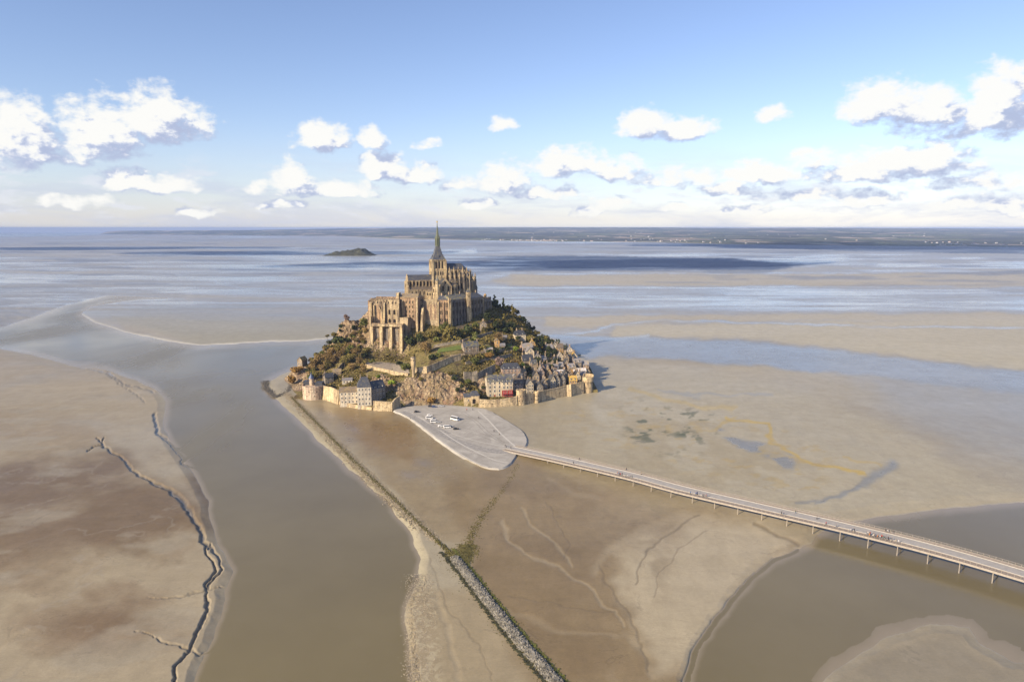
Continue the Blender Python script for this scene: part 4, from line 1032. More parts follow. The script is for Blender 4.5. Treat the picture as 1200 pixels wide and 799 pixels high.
# inn range between west range and cloister wall
ZI = zat(478, 345.5, 668)
e, Lw = abbey_block('abbey_guest_range', 'tall narrow abbey range with three storeys of paired windows under a brown roof', (467,662,386), (490.5,657,386), 15, ZI-2.0, 30, 'abbey_red', 'slate_brown', 3.6, 2.0)
for x, zt_ in ((.7, ZI+2.5), (Lw*.25, ZI-4), (Lw-.7, ZI-1)): buttress(e, x, 30, zt_, 1.7, 2.2, 'abbey_gold', 1.4)
for r in range(4): window_row(e, -.05, [Lw*.42, Lw*.58, Lw*.74], ZI-7.5-4.6*r, 1.05, 2.6, True, 'abbey_gold', 'opening')
b = MB(); b.box(-1.6, .5, 30, .0, 8, ZI+1.5); b.box(-1.9,.2,ZI+1.5,.2,8.3,ZI+2.2); b.build('corner_turret', M['abbey_gold'], e)
b = MB(); b.box(1.5,-7,30,Lw*.62,-.3,zat(478,372,655)); b.hexa([(1.5,-9,30),(Lw*.62,-9,30),(Lw*.62,-7.02,30),(1.5,-7.02,30)],[(1.5,-7.3,zat(478,376,655)),(Lw*.62,-7.3,zat(478,376,655)),(Lw*.62,-7.02,zat(478,376,655)),(1.5,-7.02,zat(478,376,655))]); b.build('lower_wall', M['abbey'], e)
# arcaded retaining wall
ZM = zat(500, 352, 664)
e, Lw = abbey_block('arcaded_wall', 'high granite wall with three blind arches and one great raking buttress', (490.5,664,388), (513,661,388), 4.0, ZM, 32, 'abbey', par=1.0)
window_row(e, -.05, [Lw*.46, Lw*.67, Lw*.88], ZM-19, 3.2, 15.5, True, 'abbey_gold', 'shade_stone' if 'shade_stone' in M else 'abbey_red', name='blind_shade_arch')
window_row(e, -.05, [Lw*.22], ZM-17, 2.0, 13, True, None, 'opening', name='arch')
b = MB()
x = Lw*.29; zt_ = zat(496, 362, 655)
b.hexa([(x-1.3,-13,26),(x+1.3,-13,26),(x+1.3,-.1,26),(x-1.3,-.1,26)],[(x-1.1,-4.6,zt_),(x+1.1,-4.6,zt_),(x+1.1,-.1,zt_+3),(x-1.1,-.1,zt_+3)]); b.build('raking_buttress', M['abbey_gold'], e)
buttress(e, Lw*.02, 32, ZM-1, 1.6, 2.4, 'abbey_gold')
# court buildings between the wall and the aisle
e, Lw = abbey_block('court_building', 'low pale court building in front of the nave aisle', (500,684,352), (511,683,352), 7, zat(506, 342, 684), 60, 'abbey_gold', 'slate_brown', 1.6)
window_row(e, -.05, lin(0, Lw, 4), zat(506,342,684)-3.6, 1.2, 2.6, True, None, 'opening')
# abbot's lodgings: four linked ranges that turn away to the east
segs = [((513.5,662,382),(527.5,660,384), zat(520,351.5,661), 'abbey_red', 'slate', 3.6, 0.0, 'abbot_lodging', 'reddish lodging range under a short slate roof beside the round stair turret', 13),
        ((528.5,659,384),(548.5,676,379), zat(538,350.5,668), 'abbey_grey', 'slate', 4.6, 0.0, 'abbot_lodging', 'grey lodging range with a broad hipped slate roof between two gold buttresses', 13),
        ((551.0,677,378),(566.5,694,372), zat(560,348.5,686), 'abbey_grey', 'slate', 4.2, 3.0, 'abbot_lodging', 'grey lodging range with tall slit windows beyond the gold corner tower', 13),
        ((567.5,698,370),(575.5,709,366), zat(572,350.5,703), 'abbey_grey', None, 0, 0, 'abbey_gatehouse', 'dark square flat-topped gatehouse block closing the lodgings above the dark trees', 14)]
for a, c, zt_, mt_, rf_, rh_, hp_, nm_, lb_, dp_ in segs:
    e, Lw = abbey_block(nm_, lb_, a, c, dp_, zt_, 38, mt_, rf_, rh_, hp_, par=1.2)
    nb = max(2, int(Lw/4.5))
    for i in range(nb+1): buttress(e, .5+(Lw-1)*i/nb, 40, zt_-1.5, 1.1, 1.6, 'abbey_gold' if i in (0, nb) and nm_ == 'abbot_lodging' else mt_, .9)
    for r in range(3 if rf_ else 2):
        window_row(e, -.05, [(Lw-1)*(i+.5)/nb+.5-.6 for i in range(nb)]+[(Lw-1)*(i+.5)/nb+.5+.75 for i in range(nb)], zt_-7-7.2*r, .75, 4.4-.6*r, True, 'abbey', 'opening')
    if rf_:
        rp = [c_ for c_ in e.children if c_.name.startswith('roof')][0]
        for f in (.18, .8): chimney_part(rp, Lw*f, dp_*.5, zt_+rh_-1.5, zt_+rh_+2.0, 1.2, .9)
    if nm_ == 'abbey_gatehouse':
        for x in lin(0, Lw, 5):
            b = MB(); b.box(x-.5, -.2, zt_+1.2, x+.5, .4, zt_+2.1); b.build('merlon', M['abbey_grey'], e)
        b = MB(); b.lathe([(1.5, zt_), (1.5, zt_+4), (1.7, zt_+4.1), (.1, zt_+6)], Lw*.4, 2.2, 10); b.build('corner_turret', M['ochre'], e)
def pier_tower(px, Y, ptop, pbot, w, label):
    A = P(px, pbot, Y); zt_ = P(px, ptop, Y).z
    e = empty('corner_tower', (A.x, Y, 0), R_(20)); tag(e, label, 'tower')
    b = MB(); b.box(-w/2,-w/2,A.z-6,w/2,w/2,zt_); b.box(-w/2-.25,-w/2-.25,zt_-2.2,w/2+.25,w/2+.25,zt_-1.7); b.build('wall', M['abbey_gold'], e)
    b = MB(); b.lathe([(w*.78, zt_+.02), (.06, zt_+w*1.1)], 0, 0, 4, math.pi/4); b.build('roof', M['slate'], e)
    window_row(e, -w/2-.02, [0], zt_-5.5, .9, 2.4, True, None, 'opening')
pier_tower(549.2, 674, 342, 380, 3.8, 'square gold stone corner tower between the two grey lodging ranges')
pier_tower(527.3, 657, 349, 384, 1.9, 'slender pale stone pier between the reddish and the grey lodging range')
# ================================================================== town: houses, ramparts, towers
def house(px, py, w, d, h, rot, wall, roof, rh, axis='x', hip=0.0, nf=2, nw=3, chim=1, dorm=0, label='', name='town_house', Y=None, wtrim='trim', group=None, sink=7.0, door=True, side_w=True, arch=False, cat='house', dmat='wood', wh=1.35, ww=.8):
    base = hit(px, py) if Y is None else P(px, py, Y)
    e = empty(name, (base.x, base.y, base.z), R_(rot)); tag(e, label, cat, group)
    x0, x1, y0, y1 = -w/2, w/2, 0.0, d
    b = MB(); b.box(x0, y0, -sink, x1, y1, h)
    if hip == 0:   # gable ends
        if axis == 'x':
            for xa, xb in ((x0, x0+.35), (x1-.35, x1)):
                b.add([(xa,y0,h),(xb,y0,h),(xb,y1,h),(xa,y1,h),(xa,(y0+y1)/2,h+rh-.05),(xb,(y0+y1)/2,h+rh-.05)],[(0,1,5,4),(3,4,5,2),(0,4,3),(1,2,5)])
        else:
            for ya, yb in ((y0, y0+.35), (y1-.35, y1)):
                b.add([(x0,ya,h),(x1,ya,h),((x0+x1)/2,ya,h+rh-.05),(x0,yb,h),(x1,yb,h),((x0+x1)/2,yb,h+rh-.05)],[(0,1,2),(5,4,3),(0,2,5,3),(1,4,5,2)])
    b.build('wall', M[wall], e)
    ov = .28
    rb = MB()
    # two slopes with thickness so the gable masonry shows
    th = .22
    if hip == 0:
        if axis == 'x':
            ym = (y0+y1)/2; k = rh/(ym-y0)
            for s_ in (0, 1):
                ya = y0-ov if s_ == 0 else y1+ov; za = h-ov*k
                pts = [(x0-ov, ya, za), (x1+ov, ya, za), (x1+ov, ym, h+rh), (x0-ov, ym, h+rh)]
                top = [(p[0], p[1], p[2]+th) for p in pts]
                (rb.hexa(pts, top) if s_ == 0 else rb.hexa(pts[::-1], top[::-1]))
        else:
            xm = 0; k = rh/(xm-x0)
            for s_ in (0, 1):
                xa = x0-ov if s_ == 0 else x1+ov; za = h-ov*k
                pts = [(xa, y0-ov, za), (xm, y0-ov, h+rh), (xm, y1+ov, h+rh), (xa, y1+ov, za)]
                top = [(p[0], p[1], p[2]+th) for p in pts]
                (rb.hexa(pts, top) if s_ == 0 else rb.hexa(pts[::-1], top[::-1]))
    else: rb.gable(x0-ov, y0-ov, x1+ov, y1+ov, h+.02, rh, axis, hip)
    r = rb.build('roof', M[roof], e)
    for i in range(chim):
        if axis == 'x':
            cx_ = x0+.45 if i % 2 == 0 else x1-.45; cy_ = (y0+y1)/2
        else: cx_ = 0; cy_ = (y1-.5 if i % 2 == 0 else y0+.6)
        if hip: cx_ *= .55
        chimney_part(r, cx_, cy_, h+rh-1.4, h+rh+1.5, 1.3 if axis == 'y' else .8, .8 if axis == 'y' else 1.3)
    for i in range(dorm):
        if axis == 'x': dormer_part(r, x0+w*(i+.5)/dorm, y0+.25, h+.15, min(1.35, w/dorm*.6), 1.35, 1.8)
    fh = h/nf
    for f in range(nf):
        zz = f*fh+fh*.34
        xs = lin(x0+.3, x1-.3, nw)
        if f == 0 and door:
            dx = xs.pop(nw//2)
            me = window_mesh(1.1, 2.1, False, None, dmat if dmat in M else 'wood'); put('door', me, e, (dx, y0, .05))
        window_row(e, y0, xs, zz, ww, min(wh, fh*.52), arch, wtrim)
        if side_w:
            n2 = max(1, int(d/3.4))
            window_row(e, x0, lin(y0+.4, y1-.4, n2), zz, ww*.9, min(wh, fh*.52), arch, wtrim, side='left')
            window_row(e, x1, lin(y0+.4, y1-.4, n2), zz, ww*.9, min(wh, fh*.52), arch, wtrim, side='right')
    if axis == 'y' and hip == 0: window_row(e, y0, [0], h+rh*.18, ww*.8, 1.1, False, wtrim)
    return e
# ---- the waterfront buildings, each by hand
house(579.8, 465.5, 12.6, 10, 13.4, 12, 'cream', 'slate', 4.6, 'x', 0, 4, 3, 2, 3, 'cream four-storey hotel with tall chimneys at both gables behind the rampart', 'hotel', door=True, dmat='red', cat='hotel', wh=1.7, ww=1.0)
e = house(594.6, 465.5, 9.6, 10, 13.0, 12, 'cream', 'slate', 5.6, 'x', 0, 4, 3, 0, 3, 'cream hotel half with big red glazed shopfront on its lowest floors', 'hotel', door=False, cat='hotel', wh=1.6, ww=.95)
for c_ in list(e.children):
    if c_.name.startswith('window') and c_.location.z < 6.0 and abs(c_.location.y) < .1: bpy.data.objects.remove(c_)
b = MB(); b.box(-4.5,-.35,.3,-.3,.02,6.0); b.box(.5,-.35,.3,4.5,.02,6.0); b.build('shopfront', M['red'], e)
b = MB(); [b.box(x-.06,-.42,.8,x+.06,-.33,5.6) for x in (-3.4,-2.2,-1.1,1.5,2.5,3.5)]; b.build('mullion', M['trim'], e)
b = MB(); b.box(-4.7,-2.0,2.9,4.7,-.4,3.05); b.build('awning', M['red'], e)
house(599.5, 441.5, 17, 9, 7.0, 12, 'pink', 'slate_dark', 4.6, 'x', 2.5, 2, 5, 0, 4, 'pinkish stone hotel wing with four pale dormers behind the cream hotel', 'hotel', cat='hotel')
# old house with a tall sunlit gable right behind the hotel roof
# left side: white barracks row
house(409.5, 473.5, 15.0, 9, 9.8, 12, 'white', 'slate_brown', 3.4, 'x', 0, 3, 5, 0, 0, 'long low white house with two rows of windows beside the round sea tower', 'town_house', sink=9, door=False)
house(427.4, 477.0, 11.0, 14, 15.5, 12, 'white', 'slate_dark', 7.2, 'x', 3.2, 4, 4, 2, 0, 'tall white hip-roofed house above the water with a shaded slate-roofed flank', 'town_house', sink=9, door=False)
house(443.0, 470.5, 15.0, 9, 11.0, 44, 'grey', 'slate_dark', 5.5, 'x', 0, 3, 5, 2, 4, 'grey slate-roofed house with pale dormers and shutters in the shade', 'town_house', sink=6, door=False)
house(407, 449.5, 8.5, 5, 3.0, 8, 'white', 'slate_pale', 1.6, 'x', 0, 1, 3, 1, 0, 'small white house with pale roof just above the long low white house')
house(386.5, 449.5, 7.5, 6, 5.6, 30, 'grey', 'slate_dark', 3.4, 'x', 0, 2, 2, 1, 0, 'small grey stone house tucked behind the round sea tower')
house(381.0, 447.5, 4.0, 4, 6.2, 10, 'pink', 'slate_brown', 2.0, 'y', 0, 2, 1, 0, 0, 'narrow pinkish tower house between sea tower and stepped wall')
house(395, 441, 7.5, 6, 4.0, 12, 'house', 'slate_brown', 2.4, 'x', 0, 1, 2, 0, 0, 'low brown-roofed outbuilding below the leafless thicket')
e = house(351.5, 430.5, 5.5, 8.5, 6.2, -18, 'house', 'roof_ochre', 3.0, 'y', 0, 1, 2, 0, 0, 'tiny lichen-roofed chapel alone on the rocks at the island tip', 'chapel', cat='chapel', side_w=True, door=False)
# gatehouse beside the cliff
e = house(549.0, 475.0, 7.2, 9, 5.2, 8, 'rampart', 'slate', 2.0, 'x', 0, 1, 1, 0, 0, 'small slate-roofed gatehouse wing against the foot of the cliff', 'gatehouse', cat='gatehouse', door=False, side_w=False)
e = house(557.0, 475.5, 6.8, 12, 6.4, 8, 'rampart', 'slate', 3.0, 'x', 1.8, 1, 1, 0, 0, 'hip-roofed gatehouse with a dark gateway opening onto the causeway square', 'gatehouse', cat='gatehouse', door=False, side_w=False)
put('gateway', window_mesh(2.6, 3.8, True, 'rampart', 'opening'), e, (-1.0, -.02, 0))
# ---- upper garden houses
house(552.5, 413.0, 14.5, 8, 5.4, 22, 'house', 'slate', 4.2, 'x', 0, 2, 4, 2, 0, 'long slate-roofed house with sunlit gable at the end of the lawn terrace')
house(566.8, 389.5, 6.2, 5, 8.2, 10, 'house', 'slate_brown', 2.6, 'y', 0, 3, 2, 1, 0, 'tall narrow sunlit gabled house right under the abbey gatehouse')
house(609.8, 400.5, 11.0, 8, 6.6, 14, 'cream', 'slate_dark', 4.4, 'x', 1.8, 2, 3, 2, 2, 'cream villa with steep dark slate roof alone among dark trees on the ridge')
house(582.8, 408.5, 4.6, 5, 7.0, 10, 'ochre', 'slate_brown', 2.6, 'y', 0, 2, 1, 0, 0, 'orange-lit tower-like house below the big round leafless tree')  # orange sunlight on the gable put into the wall colour
house(572.5, 414.0, 8.0, 4, 3.4, 12, 'house', 'slate_pale', 1.4, 'x', 0, 1, 3, 0, 0, 'low garden pavilion with a dark doorway on the grass terrace')
house(589.0, 411.0, 5.0, 4, 4.6, 12, 'house', 'slate_pale', 2.0, 'x', 0, 1, 2, 0, 0, 'small pale-stone cottage on the grass terrace beside the orange-lit tower house')
house(619.0, 414.5, 10.5, 8, 5.6, 24, 'pink', 'slate_pale', 4.0, 'x', 0, 2, 3, 2, 0, 'pale pinkish-roofed house high above the village with lit chimneys')
house(624.6, 411.5, 5.0, 6, 7.0, 12, 'ochre', 'roof_ochre', 3.4, 'y', 0, 2, 1, 1, 0, 'house with orange brick chimney stack beside the pale pinkish-roofed house')
house(621.5, 420.5, 7.5, 7, 6.6, 14, 'cream', 'slate_pale', 4.4, 'y', 0, 2, 2, 1, 0, 'pale cream gabled house standing over a black-roofed one')
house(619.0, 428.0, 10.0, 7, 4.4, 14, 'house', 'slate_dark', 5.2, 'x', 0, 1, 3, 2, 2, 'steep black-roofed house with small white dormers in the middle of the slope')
# ---- hand-listed village houses: px, py, w, d, h, rot, wall, roof, rh, axis, label
V_ = [
 (607.5,459.5,8.5,7,7.0,18,'pink','slate_brown',4.2,'x','reddish-walled house with brown hipped roof tucked behind the big lit round tower'),
 (603.0,454.0,5.0,6,7.6,10,'house','slate_pale',3.6,'y','narrow pale-roofed gabled house squeezed beside the shopfront hotel'),
 (613.0,452.0,6.0,6,6.5,24,'grey','slate_dark',4.0,'y','dark gabled house in shadow above the big round tower'),
 (612.5,444.0,7.0,6,5.5,20,'pink','slate_brown',3.4,'x','small reddish house at the end of the dormered hotel wing'),
 (621.0,462.0,6.5,6,8.5,16,'cream','slate_dark',4.0,'y','sunlit gable-fronted house standing just inside the small watch turret'),
 (626.5,458.5,6.5,6,6.0,26,'house','slate_brown',4.4,'x','brown-roofed house whose eaves overhang the small watch turret'),
 (628.0,449.5,6.0,6,6.8,14,'house','slate_dark',4.6,'y','house with a black gable amid tangled roofs above the watch turret'),
 (634.5,448.5,5.2,7,9.5,10,'pink','slate_pale',4.2,'y','tall pink stone gable rising over its neighbours in the village centre'),
 (632.5,462.0,6.0,6,6.5,14,'grey','slate',4.0,'y','narrow blue-slate gabled house on the rampart walk past the watch turret'),
 (638.2,459.5,5.4,6,7.2,12,'house','slate_dark',4.4,'y','narrow stone house with white window rows over the rampart walk'),
 (643.0,456.0,6.2,6,5.4,16,'house','slate_brown',3.6,'x','low brown-roofed house set back from the rampart walk'),
 (647.8,456.5,5.2,7,8.0,12,'cream','slate_dark',4.8,'y','cream house with a sharply pointed gable facing the rampart'),
 (653.0,455.0,5.0,7,7.6,12,'grey','slate',5.0,'y','blue-slate pointed house next to the cream sharply pointed one'),
 (659.0,453.5,5.6,7,7.4,12,'grey','slate_dark',4.4,'y','dark narrow house in the shade at the bend of the rampart'),
 (643.5,447.0,5.6,6,7.4,14,'ochre','slate_brown',4.4,'y','sunlit yellow gable under a brown roof in the village centre'),
 (649.5,446.5,6.0,6,6.4,16,'cream','slate_dark',4.4,'y','cream gable streaked by its neighbour shadow behind the pointed houses'),
 (656.5,444.5,8.0,6,5.4,12,'cream','white_roof',3.0,'x','house with a nearly white slate roof in the middle of the village'),
 (657.0,436.5,6.0,6,5.8,20,'ochre','slate_pale',3.6,'x','small orange-walled house directly above the nearly white roof'),
 (650.5,437.5,6.5,6,4.6,14,'pink','slate_pale',3.8,'x','mauve-roofed house at the edge of the dark central trees'),
 (663.5,427.0,5.6,6,6.4,14,'house','slate_brown',4.2,'y','brown gabled house above the dark lane through the village'),
 (657.0,424.5,6.4,6,5.0,14,'cream','slate_pale',4.0,'y','pale gable just beyond the dark trees high in the village'),
 (644.5,414.5,7.5,6,5.0,24,'pink','slate_pale',4.2,'x','light-grey-roofed house at the upper end of the village by the dark trees'),
 (650.5,412.0,6.0,6,5.6,14,'cream','slate_pale',3.6,'y','pale gabled house on the upper village skyline'),
 (656.5,413.5,6.0,6,5.0,12,'ochre','slate_brown',3.6,'x','orange-walled house on the upper village skyline'),
 (662.5,413.0,6.6,7,4.4,16,'house','roof_ochre',3.8,'x','house with a bright yellow lichened roof on the village skyline'),
 (668.5,418.5,5.2,6,6.2,12,'cream','slate_pale',3.6,'y','cream gabled house just below the bright yellow lichened roof'),
 (666.5,424.0,5.6,6,5.4,12,'pink','slate_brown',3.4,'x','pink house between cream gable and the dark lane'),
 (673.0,423.5,5.8,6,5.0,12,'cream','roof_ochre',3.6,'y','yellowish gable on the steep eastern edge of the village'),
 (676.5,430.5,8.0,6,5.0,10,'house','slate_pale',3.0,'x','long pale-roofed house below the yellowish gable'),
 (685.0,433.5,8.5,6,5.2,8,'pink','slate_pale',2.8,'x','flat-looking grey-roofed house at the outer edge of the village'),
 (670.0,437.5,7.5,6,5.8,12,'ochre','slate_pale',3.2,'x','sunlit orange-walled house with a broad pale roof'),
 (679.5,440.5,12.0,6,4.4,8,'cream','white_roof',2.4,'x','long house with a whitish roof above the corner tower'),
 (668.0,446.5,6.0,6,7.4,12,'ochre','slate_brown',3.8,'y','tall golden-walled house beside the dark lane over the rampart'),
 (676.5,449.0,6.2,6,6.4,14,'cream','slate_dark',5.0,'y','half-shaded gabled house on the rampart next to the corner tower'),
 (671.5,453.0,7.2,6,5.4,12,'ochre','roof_ochre',3.8,'x','golden lichened-roof house right behind the rampart near the corner tower'),
 (683.5,446.5,6.0,6,5.8,12,'ochre','slate_pale',3.0,'x','orange-walled house immediately above the corner tower'),
 (688.5,441.5,5.0,6,5.2,6,'house','slate_brown',3.0,'y','small brown gable at the very end of the village'),
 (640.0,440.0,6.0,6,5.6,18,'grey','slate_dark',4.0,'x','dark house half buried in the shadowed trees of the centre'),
 (664.0,433.0,5.0,6,6.2,14,'house','slate_dark',4.0,'y','dark gable lining the deep lane through the village'),
 (627.5,439.0,6.2,6,4.6,20,'grey','slate_brown',3.6,'x','brown-roofed cottage at the foot of the steep black-roofed house'),
 (662.5,447.5,4.6,6,6.6,12,'grey','slate_dark',4.2,'y','narrow black-roofed house closing the lane above the rampart'),
 (591.5,399.0,5.0,4,3.2,12,'grey','slate_pale',1.6,'x','little pale shed beneath the big round leafless tree'),
 (630.5,424.5,6.5,6,5.0,16,'cream','slate_pale',3.6,'y','pale gabled cottage alone at the edge of the hollow below the ridge trees'),
 (643.5,424.0,6.0,6,5.0,14,'ochre','slate_brown',3.2,'x','ochre-walled cottage in the upper hollow between dark trees'),
 (650.5,430.0,5.6,6,5.4,12,'house','slate_dark',3.8,'y','grey gable rising from the dark trees above the mauve roof'),
 (645.0,434.5,6.4,5,4.4,18,'cream','slate_brown',3.0,'x','low brown-roofed cream house wedged in the dark central trees'),
 (626.0,433.5,6.6,6,5.6,18,'house','slate',3.6,'x','blue-slated house between steep black roof and dark central trees'),
 (635.5,438.5,5.6,6,5.6,14,'pink','slate_dark',4.0,'y','pinkish gable above the tangled roofs under the central trees'),
 (637.0,426.0,5.6,5,4.0,20,'pink','slate_pale',3.0,'x','lone pink-roofed cottage showing between the dark trees'),
]
M['white_roof'] = slate_mat('whitish_roof', (.50,.48,.47), (.42,.40,.40), (.34,.28,.2), .6)
for i, (px, py, w_, d_, h_, rt, wl, rf, rh_, ax_, lb) in enumerate(V_):
    r2 = random.Random(i*7+1)
    house(px, py, w_, d_, h_, rt+r2.uniform(-6, 6), wl, rf, rh_, ax_, 0, 2 if h_ < 7 else 3, 2 if w_ < 6.4 else 3, 1+(i % 3 == 0), (2 if (ax_ == 'x' and i % 2 == 0) else 0), lb, side_w=(i % 2 == 0))

# ---- ramparts and retaining walls
def wall_run(name, label, pts, hgt, th=1.6, mat='rampart', par=1.1, cat='wall', below=4.0, crenel=False, holes=0, group=None):
    """pts: list of (px, py at the TOP edge, Y); one wall object with a parapet child"""
    W = [P(*p) for p in pts]
    e = empty(name, (W[0].x, W[0].y, 0)); tag(e, label, cat, group); o = Vector((W[0].x, W[0].y, 0))
    b = MB(); c = MB(); n = len(W)
    nor = []
    for i in range(n):
        a = W[max(i-1, 0)]; q = W[min(i+1, n-1)]; t_ = (q-a); t_.z = 0; t_.normalize(); nor.append(Vector((-t_.y, t_.x, 0)))
    for i in range(n-1):
        A, B = W[i]-o, W[i+1]-o; NA, NB = nor[i], nor[i+1]
        def g(v, n_, f, z): return (v.x+n_.x*f, v.y+n_.y*f, z)
        ba = .14*hgt
        b.hexa([g(A,NA,-ba,A.z-hgt-below),g(B,NB,-ba,B.z-hgt-below),g(B,NB,th,B.z-hgt-below),g(A,NA,th,A.z-hgt-below)],
               [g(A,NA,0,A.z-par),g(B,NB,0,B.z-par),g(B,NB,th,B.z-par),g(A,NA,th,A.z-par)])
        if par > 0:
            c.hexa([g(A,NA,-.18,A.z-par+.003),g(B,NB,-.18,B.z-par+.003),g(B,NB,.42,B.z-par+.003),g(A,NA,.42,A.z-par+.003)],
                   [g(A,NA,-.18,A.z),g(B,NB,-.18,B.z),g(B,NB,.42,B.z),g(A,NA,.42,A.z)])
    b.build('wall', M[mat], e)
    if par > 0: c.build('parapet', M[mat], e)
    if holes:
        for k in range(holes):
            f = (k+.5)/holes*(n-1); i = min(int(f), n-2); f -= i; v = W[i].lerp(W[i+1], f)-o; a_ = frame(W[i], W[i+1])
            nn = nor[i]; put('loophole', window_mesh(.45, .9, False, None, 'opening'), e, (v.x-nn.x*.10*hgt*.6, v.y-nn.y*.10*hgt*.6, v.z-hgt*.55), a_)
    return e
def rampart(label, pts, th, holes=0, par=1.1, mat='rampart', hgt=None):
    Q = []; hs = []
    for (x, yt, yb) in pts:
        v = PZ(x, yb, .9); Y = v.y+1.0; Q.append((x, yt, Y)); hs.append(P(x, yt, Y).z)
    return wall_run('rampart', label, Q, sum(hs)/len(hs), th, mat, par, 'wall', 3.0, holes=holes)
rampart('long low sunlit rampart running in front of the cream hotel', [(561,467.6,477.2),(575,468.3,477.2),(590,467.3,476.5),(606,464.0,475.2)], 3.0, 4)
rampart('shaded rampart between the big round tower and the small watch turret', [(616,461.5,473.8),(622.5,460.8,472.6),(629,459.5,471.5)], 3.0, 1)
rampart('rampart stretch with an angular bastion climbing toward the corner tower', [(630.5,459.5,471),(639,456.8,469),(652,454.3,466.5),(664,451.2,464.2),(669,450.2,464.6),(672,449.6,463),(684,446.6,461)], 3.2, 4)
rampart('sunlit sea wall linking the fat round sea tower and the long low white house', [(379,452.0,468.2),(388,453.5,470.5),(397,457.5,474)], 2.5)
rampart('base wall in the water under the white houses', [(396,469.5,473.6),(408,472.5,477.2),(420,475,479.2),(435.5,477,480.9)], 1.4, 0, .3)
rampart('detached low sunlit bulwark in front of the shaded grey house', [(437,469.8,481.3),(447,470.6,481.8),(459.5,471.3,482.1)], 5, 2, .9)
rampart('short return wall in shadow closing the low sunlit bulwark', [(459.8,471.5,481.8),(464,466.5,479.5),(468.5,463.5,477.8)], 1.6, 0, .6)
wall_run('rampart', 'eastern rampart returning behind the corner tower', [(694,446,600),(692.5,440,630),(690,433,660),(685,425,700)], 8, 2.5)
def T_(px, py, Y, a): return (px, py, Y)
def on(px, py, up=0.0):
    """(px, py, Y) whose Y is where that sight line meets the ground"""
    v = hit(px, py); return v
def terrace(name, label, pts, hgt, mat='house', th=.8, par=.0, cat='wall', group=None):
    """pts: photo pixels of the BASE of a retaining wall; the wall stands hgt above the ground there"""
    Q = []
    for (x, y) in pts:
        v = hit(x, y); q = pix(v.x, v.y, v.z+hgt); Q.append((q[0], q[1], v.y))
    return wall_run(name, label, Q, hgt, th, mat, par, cat, 3.0, group=group)
terrace('retaining_wall', 'curving pale wall of the path terrace below the deep buttresses', [(428,430),(440,434),(455,437),(468,440),(478,441)], 2.8, 'rampart', .8, .9)
terrace('retaining_wall', 'buff wall along the brow of the cliff from the stone pillar to the lawn', [(484,438.5),(500,437),(515,431),(528,425),(540,421.5)], 5.5, 'rampart', 1.0, .8)
terrace('retaining_wall', 'wall holding the green lawn terrace', [(528,420),(545,417.5),(560,416),(575,413.5),(590,411.5),(603,409)], 2.6, 'house', 1, .0)
terrace('retaining_wall', 'grey walled ramp rising to the tall narrow gabled house', [(508,408),(522,405),(540,402),(556,397.5),(577,391.5)], 2.8, 'grey', 1.2, .7)
terrace('retaining_wall', 'upper garden wall at the foot of the abbey lodgings', [(520,391),(540,386),(560,383),(578,379)], 3.6, 'house', 1.0, .6)
terrace('retaining_wall', 'long dark garden wall above the dormered hotel wing', [(546,428),(562,425.5),(580,422),(600,418)], 3.0, 'grey', 1, .5)
terrace('retaining_wall', 'square grey retaining wall beside the cliff with a shaded flank', [(544,447),(553,447.5),(559.5,446)], 8.5, 'grey', 2, .6)
terrace('retaining_wall', 'dark wall returning uphill from the square grey retaining wall', [(560,446),(570,440),(580,435.5)], 6.5, 'grey', 1.2, .5)
terrace('retaining_wall', 'stepped wall climbing through the leafless thicket above the white houses', [(388,448),(393,441),(399,433),(405,427)], 4.2, 'grey', 1.0, .8)
terrace('retaining_wall', 'low wall under the leafless tree on the grass terrace', [(592,414),(606,411.5),(618,408)], 2.0, 'house', .8, .0)
# lawn on the terrace and paths
def sheet(name, pts, mat, dz=.25, kind='structure', n=16):
    """a narrow strip between two pixel polylines, draped over the rock"""
    b = MB(); A, B = pts; vs = []; fs = []
    def at(L_, f):
        f *= len(L_)-1; i = min(int(f), len(L_)-2); f -= i; return (L_[i][0]+(L_[i+1][0]-L_[i][0])*f, L_[i][1]+(L_[i+1][1]-L_[i][1])*f)
    m_ = 3
    for i in range(n+1):
        a = hit(*at(A, i/n)); c = hit(*at(B, i/n))
        for j in range(m_+1):
            v = a.lerp(c, j/m_); vs.append((v.x, v.y, max(hm(v.x, v.y), v.z)+dz))
    for i in range(n):
        for j in range(m_): k = i*(m_+1)+j; fs.append((k, k+m_+1, k+m_+2, k+1))
    b.add(vs, fs); return tag(b.build(name, mat), kind=kind)
lawn = simple('lawn_grass', (.115,.145,.04), .95, .35, .8, spec=.1, bump=.1)
sheet('lawn', ([(512,414),(530,411.5),(560,407.5)], [(514,409.5),(535,405.5),(560,403)]), lawn, .5)
sheet('path', ([(428,429.5),(445,433),(462,436),(480,438)], [(430,425),(446,424.5),(462,426),(478,431)]), simple('path_gravel', (.27,.225,.17), .9, .3, .6), .3)
sheet('path', ([(488,436),(505,434),(522,427),(540,419)], [(492,431),(507,428),(524,421.5),(542,415)]), simple('path_gravel_warm', (.32,.25,.17), .9, .2, .6), .35)
sheet('lawn', ([(566,411),(580,409.5),(600,407.5)], [(566,407.5),(580,405.5),(600,404)]), lawn, .45)
